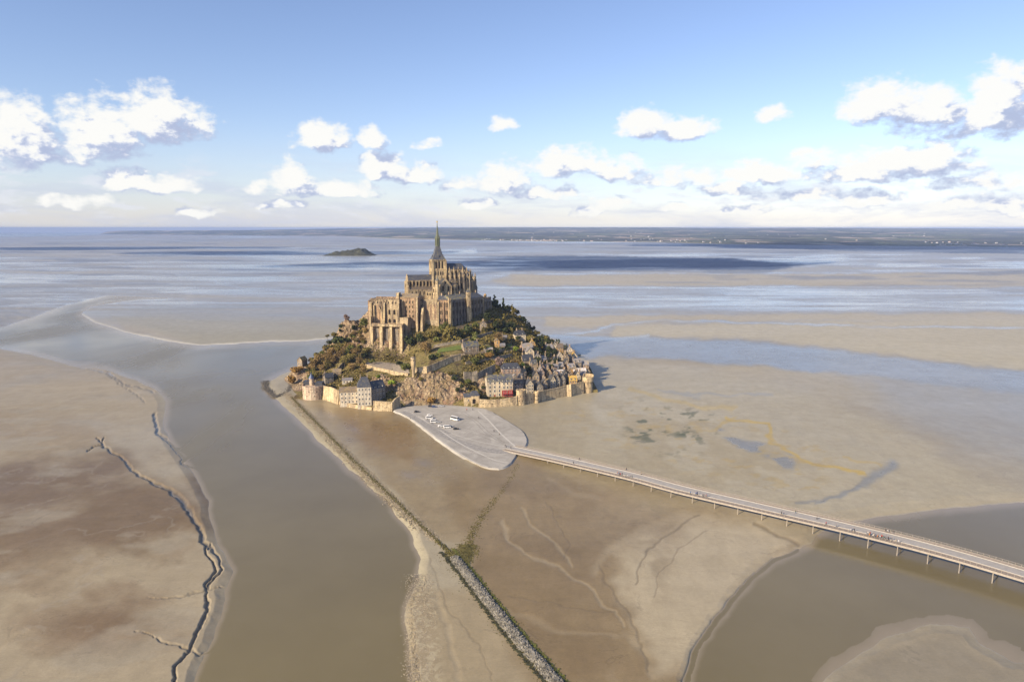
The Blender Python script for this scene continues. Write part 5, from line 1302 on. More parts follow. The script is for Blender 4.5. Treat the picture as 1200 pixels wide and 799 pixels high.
# ---- round towers
def round_tower(px, ptop, pbot, r, label, n=28, mat='rampart', crown=.45, crown_h=2.0, batter=.06, notch=False):
    v = PZ(px, pbot, .6); Y = v.y+r*.9; zt_ = P(px, ptop, Y).z; c_ = P(px, pbot, Y)
    e = empty('round_tower', (c_.x, Y, 0)); tag(e, label, 'tower')
    b = MB(); b.lathe([(r*(1+batter), -2), (r, zt_*.5), (r, zt_-crown_h), (r+crown, zt_-crown_h+.35), (r+crown, zt_-.5), (r-.4, zt_-.5), (r-.4, zt_-.52)], 0, 0, n); b.build('wall', M[mat], e)
    b = MB()
    for k in range(n):
        a0, a1 = 2*math.pi*k/n, 2*math.pi*(k+1)/n
        hi = zt_+.45
        if notch and math.cos((a0+a1)/2-R_(60)) > .2: hi += 1.6
        elif k % 4 == 3: hi = zt_-.1
        R0, R1 = r+crown, r+crown-.6
        b.hexa([(R1*math.cos(a0),R1*math.sin(a0),zt_-.49),(R0*math.cos(a0),R0*math.sin(a0),zt_-.49),(R0*math.cos(a1),R0*math.sin(a1),zt_-.49),(R1*math.cos(a1),R1*math.sin(a1),zt_-.49)],
               [(R1*math.cos(a0),R1*math.sin(a0),hi),(R0*math.cos(a0),R0*math.sin(a0),hi),(R0*math.cos(a1),R0*math.sin(a1),hi),(R1*math.cos(a1),R1*math.sin(a1),hi)])
    b.build('parapet', M[mat], e)
    for zf in (.32, .62):
        for a in (-165, -125, -85, -45):
            q = math.radians(a+zf*40); put('loophole', window_mesh(.5, .9, False, None, 'opening'), e, (r*(1+batter*.4)*math.cos(q), r*(1+batter*.4)*math.sin(q), zt_*zf), q+math.pi/2)
    return e, c_, zt_, r
M['tower_pink'] = stone_mat('sea_tower_granite', (.46,.36,.28), (.38,.28,.21), (.50,.42,.32), .3)
e, c_, zt_, r_ = round_tower(368.5, 451, 469, 9.4, 'fat round artillery tower in the water with a small blue-capped lantern turret', mat='tower_pink', crown=.3)
b = MB(); b.lathe([(2.0, 0), (2.0, 5.6), (2.4, 5.7), (2.4, 6.1)], -2.2, 1.5, 12); b.build('lantern_turret', M['tower_pink'], e).location = (0, 0, zt_-.5)
M['blue_slate_cone'] = simple('blue_cone_slate', (.07,.095,.17), .4, .2, 1.5)
b = MB(); b.lathe([(2.6, 0), (1.5, 1.9), (.6, 3.4), (.05, 5.4)], -2.2, 1.5, 12); b.build('conical_roof', M['blue_slate_cone'], e).location = (0, 0, zt_+5.6)
b = MB(); b.box(-9, 3, 0, -2, 9.5, 3.4) ; b.box(2.5,-1,0,8.6,5.5,3.2); b.build('platform_hut', M['slate_dark'], e).location = (-.5, -1.5, zt_-.6)
round_tower(610.5, 457.0, 475.2, 3.9, 'big sunlit round rampart tower below the brown hipped roof', crown=.25, crown_h=1.4)
round_tower(629.0, 458.8, 472.6, 1.6, 'small slim watch turret built against the shaded rampart', n=14, crown=.35, crown_h=2.0, batter=.02)
round_tower(688.6, 441.5, 460.8, 4.3, 'cream corner tower with a wider broken crown at the end of the ramparts', crown=.75, crown_h=4.0, notch=True)
# stone pillar-like watch post on the brow of the cliff
v = hit(484.5, 441); e = empty('stone_pillar', (v.x, v.y, v.z), R_(12)); tag(e, 'tall slender stone watch post standing on the brow of the bare cliff', 'tower')
zt_ = P(484.5, 419, v.y).z-v.z
b = MB(); b.lathe([(1.05, -12), (1.0, -2), (1.5, zt_*.45), (2.1, zt_*.62), (2.1, zt_-.3)], 0, 0, 10); b.build('wall', M['rampart'], e)
b = MB(); b.lathe([(2.25, zt_-.28), (2.0, zt_+.3), (.9, zt_+1.0)], 0, 0, 10); b.build('roof', M['slate_brown'], e)
for a in (-140, -90, -40):
    q = math.radians(a); put('window', window_mesh(.5, 1.0, False, None, 'opening'), e, (2.1*math.cos(q), 2.1*math.sin(q), zt_-2.6), q+math.pi/2)
# ================================================================== trees and bushes
def leaf_mat(name, c1, c2, c3):
    m, t, b = new_mat(name)
    p = pos(t); oi = t.node('ShaderNodeObjectInfo').outputs['Random']
    n1 = t.noise(p, .5, 4, .7); n2 = t.noise(p, 2.5, 2, .6)
    c = t.ramp(n1, [(.3, c1), (.5, c2), (.72, c3)])
    c = t.mix(1.0, c, t.ramp(oi, [(0, (.7,)*3), (1, (1.35,)*3)]), 'MULTIPLY')
    c = t.mix(1.0, c, t.ramp(n2, [(.3, (.7,)*3), (.7, (1.3,)*3)]), 'MULTIPLY')
    t.l.new(c, b.inputs['Base Color']); b.inputs['Roughness'].default_value = .8; b.inputs['Specular IOR Level'].default_value = .15
    return m
LM = {'dark': leaf_mat('dark_foliage', (.022,.031,.013), (.042,.052,.018), (.075,.078,.028)),
      'green': leaf_mat('green_foliage', (.065,.078,.022), (.115,.122,.032), (.185,.18,.05)),
      'bright': leaf_mat('bright_foliage', (.12,.17,.02), (.19,.24,.03), (.28,.30,.05)),
      'olive': leaf_mat('olive_foliage', (.085,.075,.022), (.145,.12,.035), (.22,.175,.055)),
      'bare': leaf_mat('bare_twigs', (.13,.085,.035), (.22,.15,.06), (.32,.225,.10)),
      'pinkbare': leaf_mat('pinkish_twigs', (.20,.13,.10), (.30,.21,.17), (.40,.30,.25)),
      'rust': leaf_mat('rusty_foliage', (.14,.075,.025), (.26,.15,.04), (.36,.23,.06))}
BARK = simple('bark', (.10,.08,.06), .9, .3, 1.5)
def crown_mesh(seed, n=420, tall=1.0, size=.17, sparse=1.0, cone=False):
    """unit crown: leaf-sized quads scattered through a handful of overlapping clumps"""
    r = np.random.RandomState(seed)
    k = 9
    if cone: cc = np.stack([r.normal(0, .10, k), r.normal(0, .10, k), np.linspace(-.7, .95, k)*tall], 1); cr = np.linspace(.62, .12, k)
    else:
        d = r.normal(size=(k, 3)); d /= np.linalg.norm(d, axis=1)[:, None]
        cc = d*r.uniform(.25, .62, (k, 1)); cc[:, 2] *= .8*tall; cr = r.uniform(.33, .55, k)
    i = r.randint(0, k, n); d = r.normal(size=(n, 3)); d /= np.linalg.norm(d, axis=1)[:, None]
    p = cc[i]+d*(cr[i]*r.uniform(.55, 1.05, n)**.6)[:, None]*np.array([1, 1, .85])
    u = r.normal(size=(n, 3)); nrm = d*.9+u*.55; nrm /= np.linalg.norm(nrm, axis=1)[:, None]
    a = np.cross(nrm, r.normal(size=(n, 3))); a /= np.linalg.norm(a, axis=1)[:, None]; b_ = np.cross(nrm, a)
    s = size*r.uniform(.55, 1.25, (n, 1))*sparse
    V = np.stack([p-a*s-b_*s*.7, p+a*s-b_*s*.6, p+a*s*.8+b_*s*.8, p-a*s*.7+b_*s], 1).reshape(-1, 3)
    return V, np.arange(n*4).reshape(-1, 4)
def trunk_mb(h, r, sd):
    q = random.Random(sd); b = MB(); x, y = 0, 0; n = 4
    pts = [Vector((0, 0, -1.5))]
    for i in range(n): x += q.uniform(-.08, .08)*h; y += q.uniform(-.08, .08)*h; pts.append(Vector((x*.5, y*.5, h*(i+1)/n)))
    for i in range(n): b.tube(pts[i], pts[i+1], r*(1-.16*i), r*(1-.16*(i+1)))
    for i in range(7):
        a = q.uniform(0, 6.28); o = pts[2+i % 3]; L = h*q.uniform(.35, .6)
        b.tube(o, o+Vector((math.cos(a)*L*.7, math.sin(a)*L*.7, L*.7)), r*.4, r*.12, 5)
    return b
PROTO = {}
def proto(kind, shape, var):
    key = (kind, shape, var)
    if key not in PROTO:
        n, tall, size, cone = {'round': (520, 1.0, .115, False), 'bush': (420, .65, .13, False), 'cone': (420, 1.6, .12, True), 'twig': (900, 1.0, .060, False)}[shape]
        V, Q = crown_mesh(hash(shape) % 1 + var*13+len(shape), n, tall, size, cone=cone)
        cm = np_mesh('crown', V, Q, LM[kind], smooth=False)
        tm = trunk_mb(1.0, .07, var).mesh('trunk', BARK)
        PROTO[key] = (cm, tm)
    return PROTO[key]
def tree(x, y, z, r, h, kind, shape, label, group, name='tree', rz=None, var=0, cat='tree'):
    cm, tm = proto(kind, shape, var)
    e = empty(name, (x, y, z), rng.uniform(0, 6.28)); tag(e, label, cat, group)
    rr = {'cone': 1.6, 'bush': .65}.get(shape, 1.0)
    hz_ = max(r*rr*.95, .1)
    c = put('crown', cm, e, (0, 0, max(h-hz_*.9, hz_*.55)), 0); c.scale = (r, r*rng.uniform(.85, 1.1), r*rng.uniform(.85, 1.1))
    t_ = put('trunk', tm, e, (0, 0, 0)); t_.scale = (max(h*.5, .6),)*3
    return e
PXM = .77
def px_tree(px, py, wpx, hpx, kind, shape, label, group=None, name='tree', cat='tree'):
    """py is the foot of the plant in the photo"""
    v = hit(px, py); s = (v.y*cp+(CAMZ-v.z)*sp_)/F
    return tree(v.x, v.y, v.z, wpx*s/2, hpx*s, kind, shape, label, group, name, var=rng.randint(0, 3), cat=cat)
# landmark trees, one by one: px, py foot, width px, height px
for q in [
 (396.5,407.5,22,14,'dark','bush','broad dark rounded tree on the steep slope left below the rocky ridge'.replace('left ','')),
 (405.5,376,9,8,'pinkbare','round','small reddish rounded tree on top of the rocky ridge'),
 (428,386,14,14,'green','round','dark green tree leaning on the corner of the west range'),
 (585.5,403,17,16,'bare','twig','big round leafless tree above the orange-lit tower house'),
 (585,430,14,13,'pinkbare','twig','rounded pinkish leafless tree below the grass terrace wall'),
 (603,432,15,14,'bare','twig','leafless brownish tree above the dormered hotel wing'),
 (612.5,432,6,7,'bright','round','small bright yellow-green tree by the dormered hotel wing'),
 (604,413,9,7,'bright','bush','bright green bush at the end of the lower lawn'),
 (526,400,26,20,'olive','round','large yellow-green tree in front of the lodgings foot'),
 (520,391,17,16,'green','round','dense green tree under the reddish lodging range'),
 (537,397,16,14,'green','round','green tree between the lawn and the grey walled ramp'),
 (480,411,17,19,'dark','round','dark green tree in the shadow beside the deep buttresses'),
 (499,416,20,18,'bare','twig','brownish leafless tree above the cliff wall'),
 (491,404,14,14,'dark','round','dark tree under the great raking buttress'),
 (510,396,14,12,'olive','round','olive bushy tree beneath the arcaded wall'),
 (549,391,18,10,'dark','bush','dark shrub mass under the hipped lodging range'),
 (558,385,12,8,'green','bush','green shrub at the foot of the gold corner tower'),
 (572,379,13,13,'dark','round','dark tree hugging the abbey gatehouse corner'),
 (583,384,15,12,'olive','round','brown-green tree just past the abbey gatehouse'),
 (545,409,12,9,'dark','bush','dark bush where the lawn meets the walled ramp'),
 (563,423,15,10,'olive','bush','olive hedge-like bush below the lawn wall'),
 (573,421,12,8,'rust','bush','rusty brown bush below the lawn wall'),
 (556,427,14,8,'green','bush','green bush at the top of the shaded rocks'),
 (476,433,16,8,'green','bush','green bush on the path terrace beside the stone watch post'),
 (468,429,10,6,'dark','bush','dark low bush on the path terrace'),
 (444,455,8,16,'bright','bush','yellow-green ivy-clad bush above the shaded grey house'),
 (459,460,11,15,'bright','bush','ivy-green bush down the gully beside the bare cliff'),
 (548,453,10,9,'green','bush','dark green scrub on the shaded side of the cliff'),
 (346,440,13,10,'rust','bush','bright orange bush at the foot of the tip rocks'),
 (343,450,14,10,'rust','bush','orange bush nearest the sand at the island tip'),
 (352,436,9,7,'rust','bush','small orange bush under the tiny chapel')]:
    px_tree(*q, name='bush' if q[5] == 'bush' else 'tree', cat='bush' if q[5] == 'bush' else 'tree')
for q in [(533,449,11,8,'dark','bush','dark scrub high on the shaded shoulder of the bare cliff'),(528,441,9,6,'olive','bush','olive tuft on the lip of the bare cliff under its wall'),
 (505,471,12,3.5,'rust','bush','reddish brush at the foot of the bare cliff above the parked line'),(536,463,9,9,'dark','bush','dark ivy patch low on the shaded shoulder of the bare cliff'),
 (493,447,8,5,'olive','bush','small olive tuft near the stone watch post on the cliff'),(541,458,8,8,'dark','bush','dark bush squeezed between cliff and gatehouse')]:
    px_tree(*q, name='bush', cat='bush')
# leafless thicket above the white houses
G1 = 'leafless trees of the thicket above the white waterfront houses'
for (px, py) in [(377,437),(385,432),(392,428),(399,424),(383,424),(391,419),(398,416),(405,430),(376,428),(413,435),(420,430),(417,422),(425,438),(410,424),(405,415),(368,433)]:
    px_tree(px+rng.uniform(-1,1), py, rng.uniform(12,17), rng.uniform(11,16), rng.choice(['bare','bare','olive']), 'twig', 'brown leafless tree in the thicket above the white waterfront houses', G1)
G2 = 'shrubs on the rocky western slope'
for (px, py) in [(362,432),(368,425),(372,419),(378,415),(384,409),(388,403),(392,395),(399,391),(407,401),(414,398),(420,409),(426,402),(430,412),(422,392),(412,410),(404,408),(415,386),(375,430),(361,438),(428,420),(436,428),(384,397),(400,384),(433,446),(424,445)]:
    px_tree(px, py, rng.uniform(6,12), rng.uniform(4,7), rng.choice(['olive','green','olive','dark']), 'bush', 'scrubby shrub growing on the rocky western slope', G2, 'bush', 'bush')
for i in range(46):
    px = rng.uniform(362, 434); py = np.interp(px, [362,380,400,434], [434,420,404,396])+rng.uniform(-8, 20)
    px_tree(px, py, rng.uniform(6,13), rng.uniform(4,8), rng.choice(['bare','olive','bare','olive','green']), rng.choice(['bush','twig','round']), 'scrubby shrub growing on the rocky western slope', G2, 'bush', 'bush')
G3 = 'dark evergreens of the shadowed belt along the ridge'
for i in range(34):
    f = rng.random(); px = 578+f*70; py = np.interp(px, [578,600,620,640,648], [377,388,398,407,411])+rng.uniform(0, 9)
    if abs(px-610) < 9 and py > 390: continue
    px_tree(px, py, rng.uniform(8,13), rng.uniform(9,14), rng.choice(['dark','dark','dark','olive']), rng.choice(['round','round','cone']), 'dark evergreen tree in the shadowed belt along the ridge above the village', G3)
G4 = 'dark evergreens in the middle of the village'
for (px, py) in [(630,428),(636,433),(643,430),(649,427),(641,422),(634,420),(628,416),(646,436),(652,430),(638,438),(631,437),(644,417),(650,420),(656,440),(614,438),(618,436)]:
    px_tree(px, py+1, rng.uniform(9,13), rng.uniform(9,13), 'dark', 'round', 'dark evergreen tree in the hollow in the middle of the village', G4)
G5 = 'garden shrubs on the slope under the lodgings'
for i in range(36):
    px = rng.uniform(495, 612); py = np.interp(px, [495,540,580,612], [404,398,395,405])+rng.uniform(-9, 22)
    if (505 < px < 566 and 402 < py < 417): continue
    px_tree(px, py, rng.uniform(6,11), rng.uniform(4,7.5), rng.choice(['dark','green','olive','dark','bare']), rng.choice(['bush','round']), 'garden shrub on the terraced slope between lodgings and hotel', G5, 'bush', 'bush')
G6 = 'gardens shrubs between village roofs'
for (px, py) in [(625,429),(632,453),(645,451),(661,440),(668,433),(676,437),(622,446),(616,446),(607,446),(655,449),(672,442),(684,428),(679,422),(571,452),(566,457),(575,448),(562,463)]:
    px_tree(px, py, rng.uniform(4,8), rng.uniform(4,7), rng.choice(['dark','green','dark']), 'bush', 'small shrub squeezed between village houses', G6, 'bush', 'bush')
G7 = 'dark evergreens standing on the skyline of the ridge'
ys_ = np.arange(560, 775, 1.5)
for px in np.arange(577, 657, 2.6):
    best = None
    for Y in ys_:
        x = (px-600)/F*(Y*cp+100*sp_); z = hm(x, Y)
        if z > 0:
            q = pix(x, Y, z)[1]
            if best is None or q < best[0]: best = (q, x, Y, z)
    if best is None: continue
    q, x, Y, z = best; s_ = .82
    tree(x, Y-rng.uniform(0, 5), hm(x, Y-2)-.3, rng.uniform(3.2, 5.4), rng.uniform(5, 9.5), 'dark' if rng.random() < .8 else 'olive', rng.choice(['round','round','cone']), 'dark evergreen tree breaking the skyline of the ridge between abbey and village', G7, var=rng.randint(0, 3))
# undergrowth: leafy scrub over the turf, nobody could count it
r = np.random.RandomState(5); N = 210000
X = r.uniform(-215, 95, N); Y = r.uniform(545, 800, N)
fx = ((X-TX0)/TS).astype(int); fy = ((Y-TY0)/TS).astype(int); Z = HT[fy, fx]; RK = rockm[fy, fx]
dn = fbm(X/9, Y/9, 4, 301)
keep = (Z > 4)&(RK < .75)&(dn+.25*r.rand(N) > .44+.4*RK)
tpx, tpy = pix(X, Y, Z)
for (x0_, x1_, y0_, y1_) in [(505,562,402,417),(565,602,403,411),(428,482,423,441),(486,542,414,437)]: keep &= ~((tpx > x0_)&(tpx < x1_)&(tpy > y0_)&(tpy < y1_))
X, Y, Z = X[keep], Y[keep], Z[keep]; n = len(X)
d = r.normal(size=(n, 3)); d[:, 2] = np.abs(d[:, 2])+.4; d /= np.linalg.norm(d, axis=1)[:, None]
a = np.cross(d, r.normal(size=(n, 3))); a /= np.linalg.norm(a, axis=1)[:, None]; c = np.cross(d, a)
s = r.uniform(.25, .95, (n, 1)); p = np.stack([X, Y, Z+r.uniform(0, 1.3, n)*np.clip((dn[keep]-.4)*4, .2, 1.5)], 1)
V = np.stack([p-a*s-c*s*.7, p+a*s-c*s*.6, p+a*s*.8+c*s*.8, p-a*s*.7+c*s], 1).reshape(-1, 3)
me = np_mesh('undergrowth', V, np.arange(n*4).reshape(-1, 4), leaf_mat('scrub', (.065,.060,.018), (.15,.12,.038), (.28,.205,.08)), smooth=False)
tag(link(bpy.data.objects.new('undergrowth', me)), kind='stuff')
# boulders lying on the bare rock and at its foot
r = np.random.RandomState(9); N = 1500
bx = []; 
X = r.uniform(-220, 60, N*6); Y = r.uniform(540, 700, N*6)
fx = ((X-TX0)/TS).astype(int); fy = ((Y-TY0)/TS).astype(int); Z = HT[fy, fx]; RK = rockm[fy, fx]
k = np.nonzero((Z > 1.0)&(RK > .35))[0][:500]
def stones(name, X, Y, Z, S, mat, seed=0, flat=.7, kind='stuff'):
    r = np.random.RandomState(seed); n = len(X)
    base = np.array([(1,0,0),(-1,0,0),(0,1,0),(0,-1,0),(0,0,1),(0,0,-1),(.62,.62,.5),(-.62,.62,.5),(.62,-.62,.5),(-.62,-.62,.5)], float)
    base = np.array([(-1,-1,-1),(1,-1,-1),(1,1,-1),(-1,1,-1),(-1,-1,1),(1,-1,1),(1,1,1),(-1,1,1)], float)*.6
    F_ = np.array([(0,3,2,1),(4,5,6,7),(0,1,5,4),(1,2,6,5),(2,3,7,6),(3,0,4,7)])
    V = base[None]*(1+r.uniform(-.45, .35, (n, 8, 3)))*np.array([1, 1, flat])
    a = r.uniform(0, 6.28, n); c, s_ = np.cos(a)[:, None], np.sin(a)[:, None]
    x = V[..., 0]*c-V[..., 1]*s_; y = V[..., 0]*s_+V[..., 1]*c; b_ = r.uniform(-.5, .5, n)[:, None]
    z = V[..., 2]+x*b_
    V = np.stack([x, y, z], -1)*S[:, None, None]+np.stack([X, Y, Z], -1)[:, None]
    Q = (np.arange(n)[:, None, None]*8+F_[None]).reshape(-1, 4)
    me = np_mesh(name, V.reshape(-1, 3), Q, mat, smooth=False)
    return tag(link(bpy.data.objects.new(name, me)), kind=kind)
cliffm = simple('boulder_granite', (.44,.34,.235), .9, .4, .5, spec=.15, bump=.2)
stones('rubble', X[k], Y[k], Z[k]+.1, r.uniform(.4, 1.3, len(k)), cliffm, 1, .8)
# ================================================================== square at the foot of the rock
PL = [(462,481),(470,477.5),(490,475.3),(515,474.3),(545,476.3),(560,478),(572,480.5),(586,488),(600,496.5),(612,505),(616.5,513),(617,519),(614,523),(606,528),(603,535),(597,543),(586,548),(571,547.5),(555,541.5),(540,533),(520,519.5),(500,504.5),(484,492),(472,485)]
PLW = []; pj_ = random.Random(4)
for i in range(len(PL)):   # round the outline
    p0, p1, p2, p3 = PL[i-1], PL[i], PL[(i+1) % len(PL)], PL[(i+2) % len(PL)]
    for k in range(5):
        t_ = k/5; f = lambda a, b_, c_, d_: .5*((2*b_)+(-a+c_)*t_+(2*a-5*b_+4*c_-d_)*t_*t_+(-a+3*b_-3*c_+d_)*t_**3)
        q = PZ(f(p0[0], p1[0], p2[0], p3[0])+pj_.uniform(-.35, .35), f(p0[1], p1[1], p2[1], p3[1])+pj_.uniform(-.15, .15), 1.9); PLW.append((q.x, q.y))
def inpoly(X, Y, poly):
    ins = np.zeros(np.shape(X), bool); n = len(poly)
    for i in range(n):
        x0, y0 = poly[i]; x1, y1 = poly[(i+1) % n]
        if abs(y1-y0) < 1e-9: continue
        ins ^= ((y0 > Y) != (y1 > Y)) & (X < x0+(Y-y0)*(x1-x0)/(y1-y0))
    return ins
cxm = sum(p[0] for p in PLW)/len(PLW); cym = sum(p[1] for p in PLW)/len(PLW)
sq, t, b = new_mat('worn_pale_paving')
p = pos(t)
n1 = t.noise(p, .06, 9, .72, .8); n2 = t.noise(p, .5, 9, .75, .5)
st = t.noise(t.vmath('MULTIPLY', p, (.05, .35, 0)), 1.0, 5, .6)
c = t.mix(t.mapr(n1, .38, .62), c4((.43,.405,.355)), c4((.29,.27,.235)))
c = t.mix(t.mapr(n2, .45, .7, 0, .45), c, c4((.27,.25,.22)))
t.l.new(c, b.inputs['Base Color']); b.inputs['Roughness'].default_value = .85
k = len(PLW)
bm_ = bmesh.new(); vs = [bm_.verts.new((x, y, 1.9)) for x, y in PLW]; bm_.faces.new(vs)
lo = [bm_.verts.new((cxm+(x-cxm)*1.0+(1.2 if x > cxm else -1.2), y-1.0, .3)) for x, y in PLW]
for i in range(k): bm_.faces.new((vs[i], lo[i], lo[(i+1) % k], vs[(i+1) % k]))
bmesh.ops.recalc_face_normals(bm_, faces=bm_.faces)
me = bpy.data.meshes.new('pavement'); bm_.to_mesh(me); bm_.free(); me.materials.append(sq)
tag(link(bpy.data.objects.new('pavement', me)), kind='structure')
def strip(name, pts, w, z, mat, kind='structure', parent=None):
    """flat ribbon of width w metres along photo pixels, at height z"""
    W = [PZ(x, y, z) for x, y in pts]; b = MB(); n = len(W); vs = []
    # smooth it
    S = []
    for i in range(n-1):
        a0, a1, a2, a3 = W[max(i-1, 0)], W[i], W[i+1], W[min(i+2, n-1)]
        for k_ in range(6):
            u = k_/6; S.append(.5*((2*a1)+(-a0+a2)*u+(2*a0-5*a1+4*a2-a3)*u*u+(-a0+3*a1-3*a2+a3)*u**3))
    S.append(W[-1]); n = len(S)
    for i in range(n):
        t_ = S[min(i+1, n-1)]-S[max(i-1, 0)]; t_.z = 0; t_.normalize(); nn = Vector((-t_.y, t_.x, 0)); ww = w if isinstance(w, (int, float)) else np.interp(i/(n-1), [0, 1], w)
        vs += [S[i]-nn*ww/2, S[i]+nn*ww/2]
    b.add(vs, [(2*i+1, 2*i, 2*i+2, 2*i+3) for i in range(n-1)])
    return tag(b.build(name, mat), kind=kind)
lt = simple('pale_kerb', (.50,.475,.42), .8, .12, .8); dk_ = simple('worn_asphalt', (.29,.275,.25), .85, .3, .5)
strip('road', [(472,482),(495,495),(520,510),(545,520),(570,527),(590,529),(606,526)], [5, 9], 1.905, dk_)
strip('kerb_strip', [(490,487),(510,500),(535,517),(560,530),(580,539),(596,542)], .9, 1.91, lt)
strip('kerb_strip', [(480,482),(505,497),(530,508),(556,516),(580,521),(600,524)], .6, 1.914, lt)
strip('kerb_strip', [(473,485.5),(486,493),(502,505),(521,519.5),(541,532.5),(556,541),(572,547)], .9, 1.918, lt)
strip('path', [(560,481),(572,492),(585,506),(598,518),(606,524)], 1.2, 1.922, lt)
strip('road', [(500,492),(515,502),(527,508)], 3.0, 1.926, dk_)

tm_ = simple('tyre_marks', (.24,.225,.20), .9, .35, .6)
for i_, tk in enumerate([[(478,481),(500,489),(530,497),(560,506),(598,521)],[(479,483),(502,492),(530,501),(560,510),(596,523)],[(540,483),(556,494),(570,508),(590,520)],[(545,483),(560,494),(574,507),(592,519)],[(500,480),(520,484),(545,487),(568,492)],[(495,494),(512,506),(535,520),(565,534),(590,536)]]):
    strip('path', tk, .38, 1.930+.004*i_, tm_)
# ================================================================== footbridge
BC = [(597,524.5,1.95),(620,529.5,3.1),(660,538.0,4.2),(740,556.5,5.2),(800,572.5,5.6),(900,595.6,5.8),(1000,618.6,5.9),(1100,643.6,6.0),(1200,672.3,6.0),(1330,713,6.0),(1500,770,6.0)]
BW = [PZ(x, y, z) for x, y, z in BC]
S = []
for i in range(len(BW)-1):
    a0, a1, a2, a3 = BW[max(i-1, 0)], BW[i], BW[i+1], BW[min(i+2, len(BW)-1)]
    for k_ in range(12):
        u = k_/12; S.append(.5*((2*a1)+(-a0+a2)*u+(2*a0-5*a1+4*a2-a3)*u*u+(-a0+3*a1-3*a2+a3)*u**3))
S.append(BW[-1]); nS = len(S)
acc = [0]
for i in range(1, nS): acc.append(acc[-1]+(S[i]-S[i-1]).length)
def bpt(s):
    s = min(max(s, 0), acc[-1]-.01); i = int(np.searchsorted(acc, s, 'right'))-1; f = (s-acc[i])/(acc[i+1]-acc[i]); p_ = S[i].lerp(S[i+1], f)
    a = S[max(i-1, 0)]; c_ = S[min(i+2, nS-1)]; t_ = (c_-a); t_.z = 0; t_.normalize(); return p_, t_, Vector((-t_.y, t_.x, 0))
BL = acc[-1]
bridge = empty('footbridge', S[0]); tag(bridge, 'long slim causeway bridge on thin steel legs curving from the square to the shore', 'bridge')
BO = S[0].copy()
def ribbon(name, o0, o1, z0, z1, mat, s0=0, s1=None, step=4.0, parent=bridge):
    s1 = BL if s1 is None else s1; n = int((s1-s0)/step); vs = []; fs = []
    for i in range(n+1):
        p_, t_, nn = bpt(s0+(s1-s0)*i/n); p_ = p_-BO
        for o_, z_ in ((o0, z0), (o1, z0), (o1, z1), (o0, z1)):
            q = p_+nn*o_; vs.append((q.x, q.y, q.z+z_))
    for i in range(n):
        a = i*4
        for j in range(4): fs.append((a+j, a+4+j, a+4+(j+1) % 4, a+(j+1) % 4))
    fs += [(0, 1, 2, 3), (n*4+3, n*4+2, n*4+1, n*4)]
    b = MB(); b.add(vs, fs); return b.build(name, mat, parent)
HWB = 6.4
plank = simple('grey_boardwalk', (.33,.285,.235), .8, .3, 1.2); plank2 = simple('brown_boardwalk', (.27,.215,.17), .8, .3, 1.2)
rd = simple('bridge_roadway', (.35,.33,.30), .8, .15, .5); steel = simple('pale_steel', (.34,.30,.25), .5, .2, 1.0); drk = simple('under_deck_steel', (.16,.14,.12), .7, .2, 1.0)
ribbon('deck', -HWB, HWB, -.85, -.30, drk)
ribbon('boardwalk', -HWB, -2.7, -.295, 0, plank2); ribbon('roadway', -2.69, 3.49, -.295, -.02, rd); ribbon('boardwalk', 3.5, HWB, -.295, 0, plank)
ribbon('kerb', -2.95, -2.70, .003, .16, lt); ribbon('kerb', 3.5, 3.72, .003, .16, lt)
ribbon('edge_beam', -HWB-.22, -HWB-.003, -.75, .12, steel); ribbon('edge_beam', HWB+.003, HWB+.22, -.75, .12, steel)
# railings: posts, two wires and a hand rail as one pattern per side
for sd in (-1, 1):
    ribbon('handrail', sd*(HWB-.1)-.05, sd*(HWB-.1)+.05, 1.10, 1.18, steel)
    b = MB(); s = 14.0
    while s < BL:
        p_, t_, nn = bpt(s); q = p_+nn*sd*(HWB-.1)-BO; b.box(q.x-.05, q.y-.05, q.z, q.x+.05, q.y+.05, q.z+1.1); s += 2.2
    b.build('railing_lattice', steel, bridge)
    for h_ in (.4, .75): ribbon('rail_wire', sd*(HWB-.1)-.02, sd*(HWB-.1)+.02, h_, h_+.03, steel)
ribbon('bench_rail', 3.9, 4.15, .35, .48, plank2, 60)
# legs
s = 36.0; k = 0
while s < BL-5 and k < 48:
    p_, t_, nn = bpt(s)
    for sd in (-1, 1):
        q = p_+nn*sd*4.6-BO; h_ = -p_.z-2.0
        b = MB(); b.lathe([(.24, h_), (.20, -1.25)], q.x, q.y, 8); b.lathe([(.40, -1.25+q.z*0), (.26, -.95)], q.x, q.y, 8)
        o = b.build('leg', steel, bridge); o.location = (0, 0, q.z)
    b = MB(); a0 = p_+nn*5.6-BO; a1 = p_-nn*5.6-BO; b.tube((a0.x, a0.y, a0.z-1.0), (a1.x, a1.y, a1.z-1.0), .26, .26, 6); b.build('cross_beam', drk, bridge)
    s += 12.0; k += 1

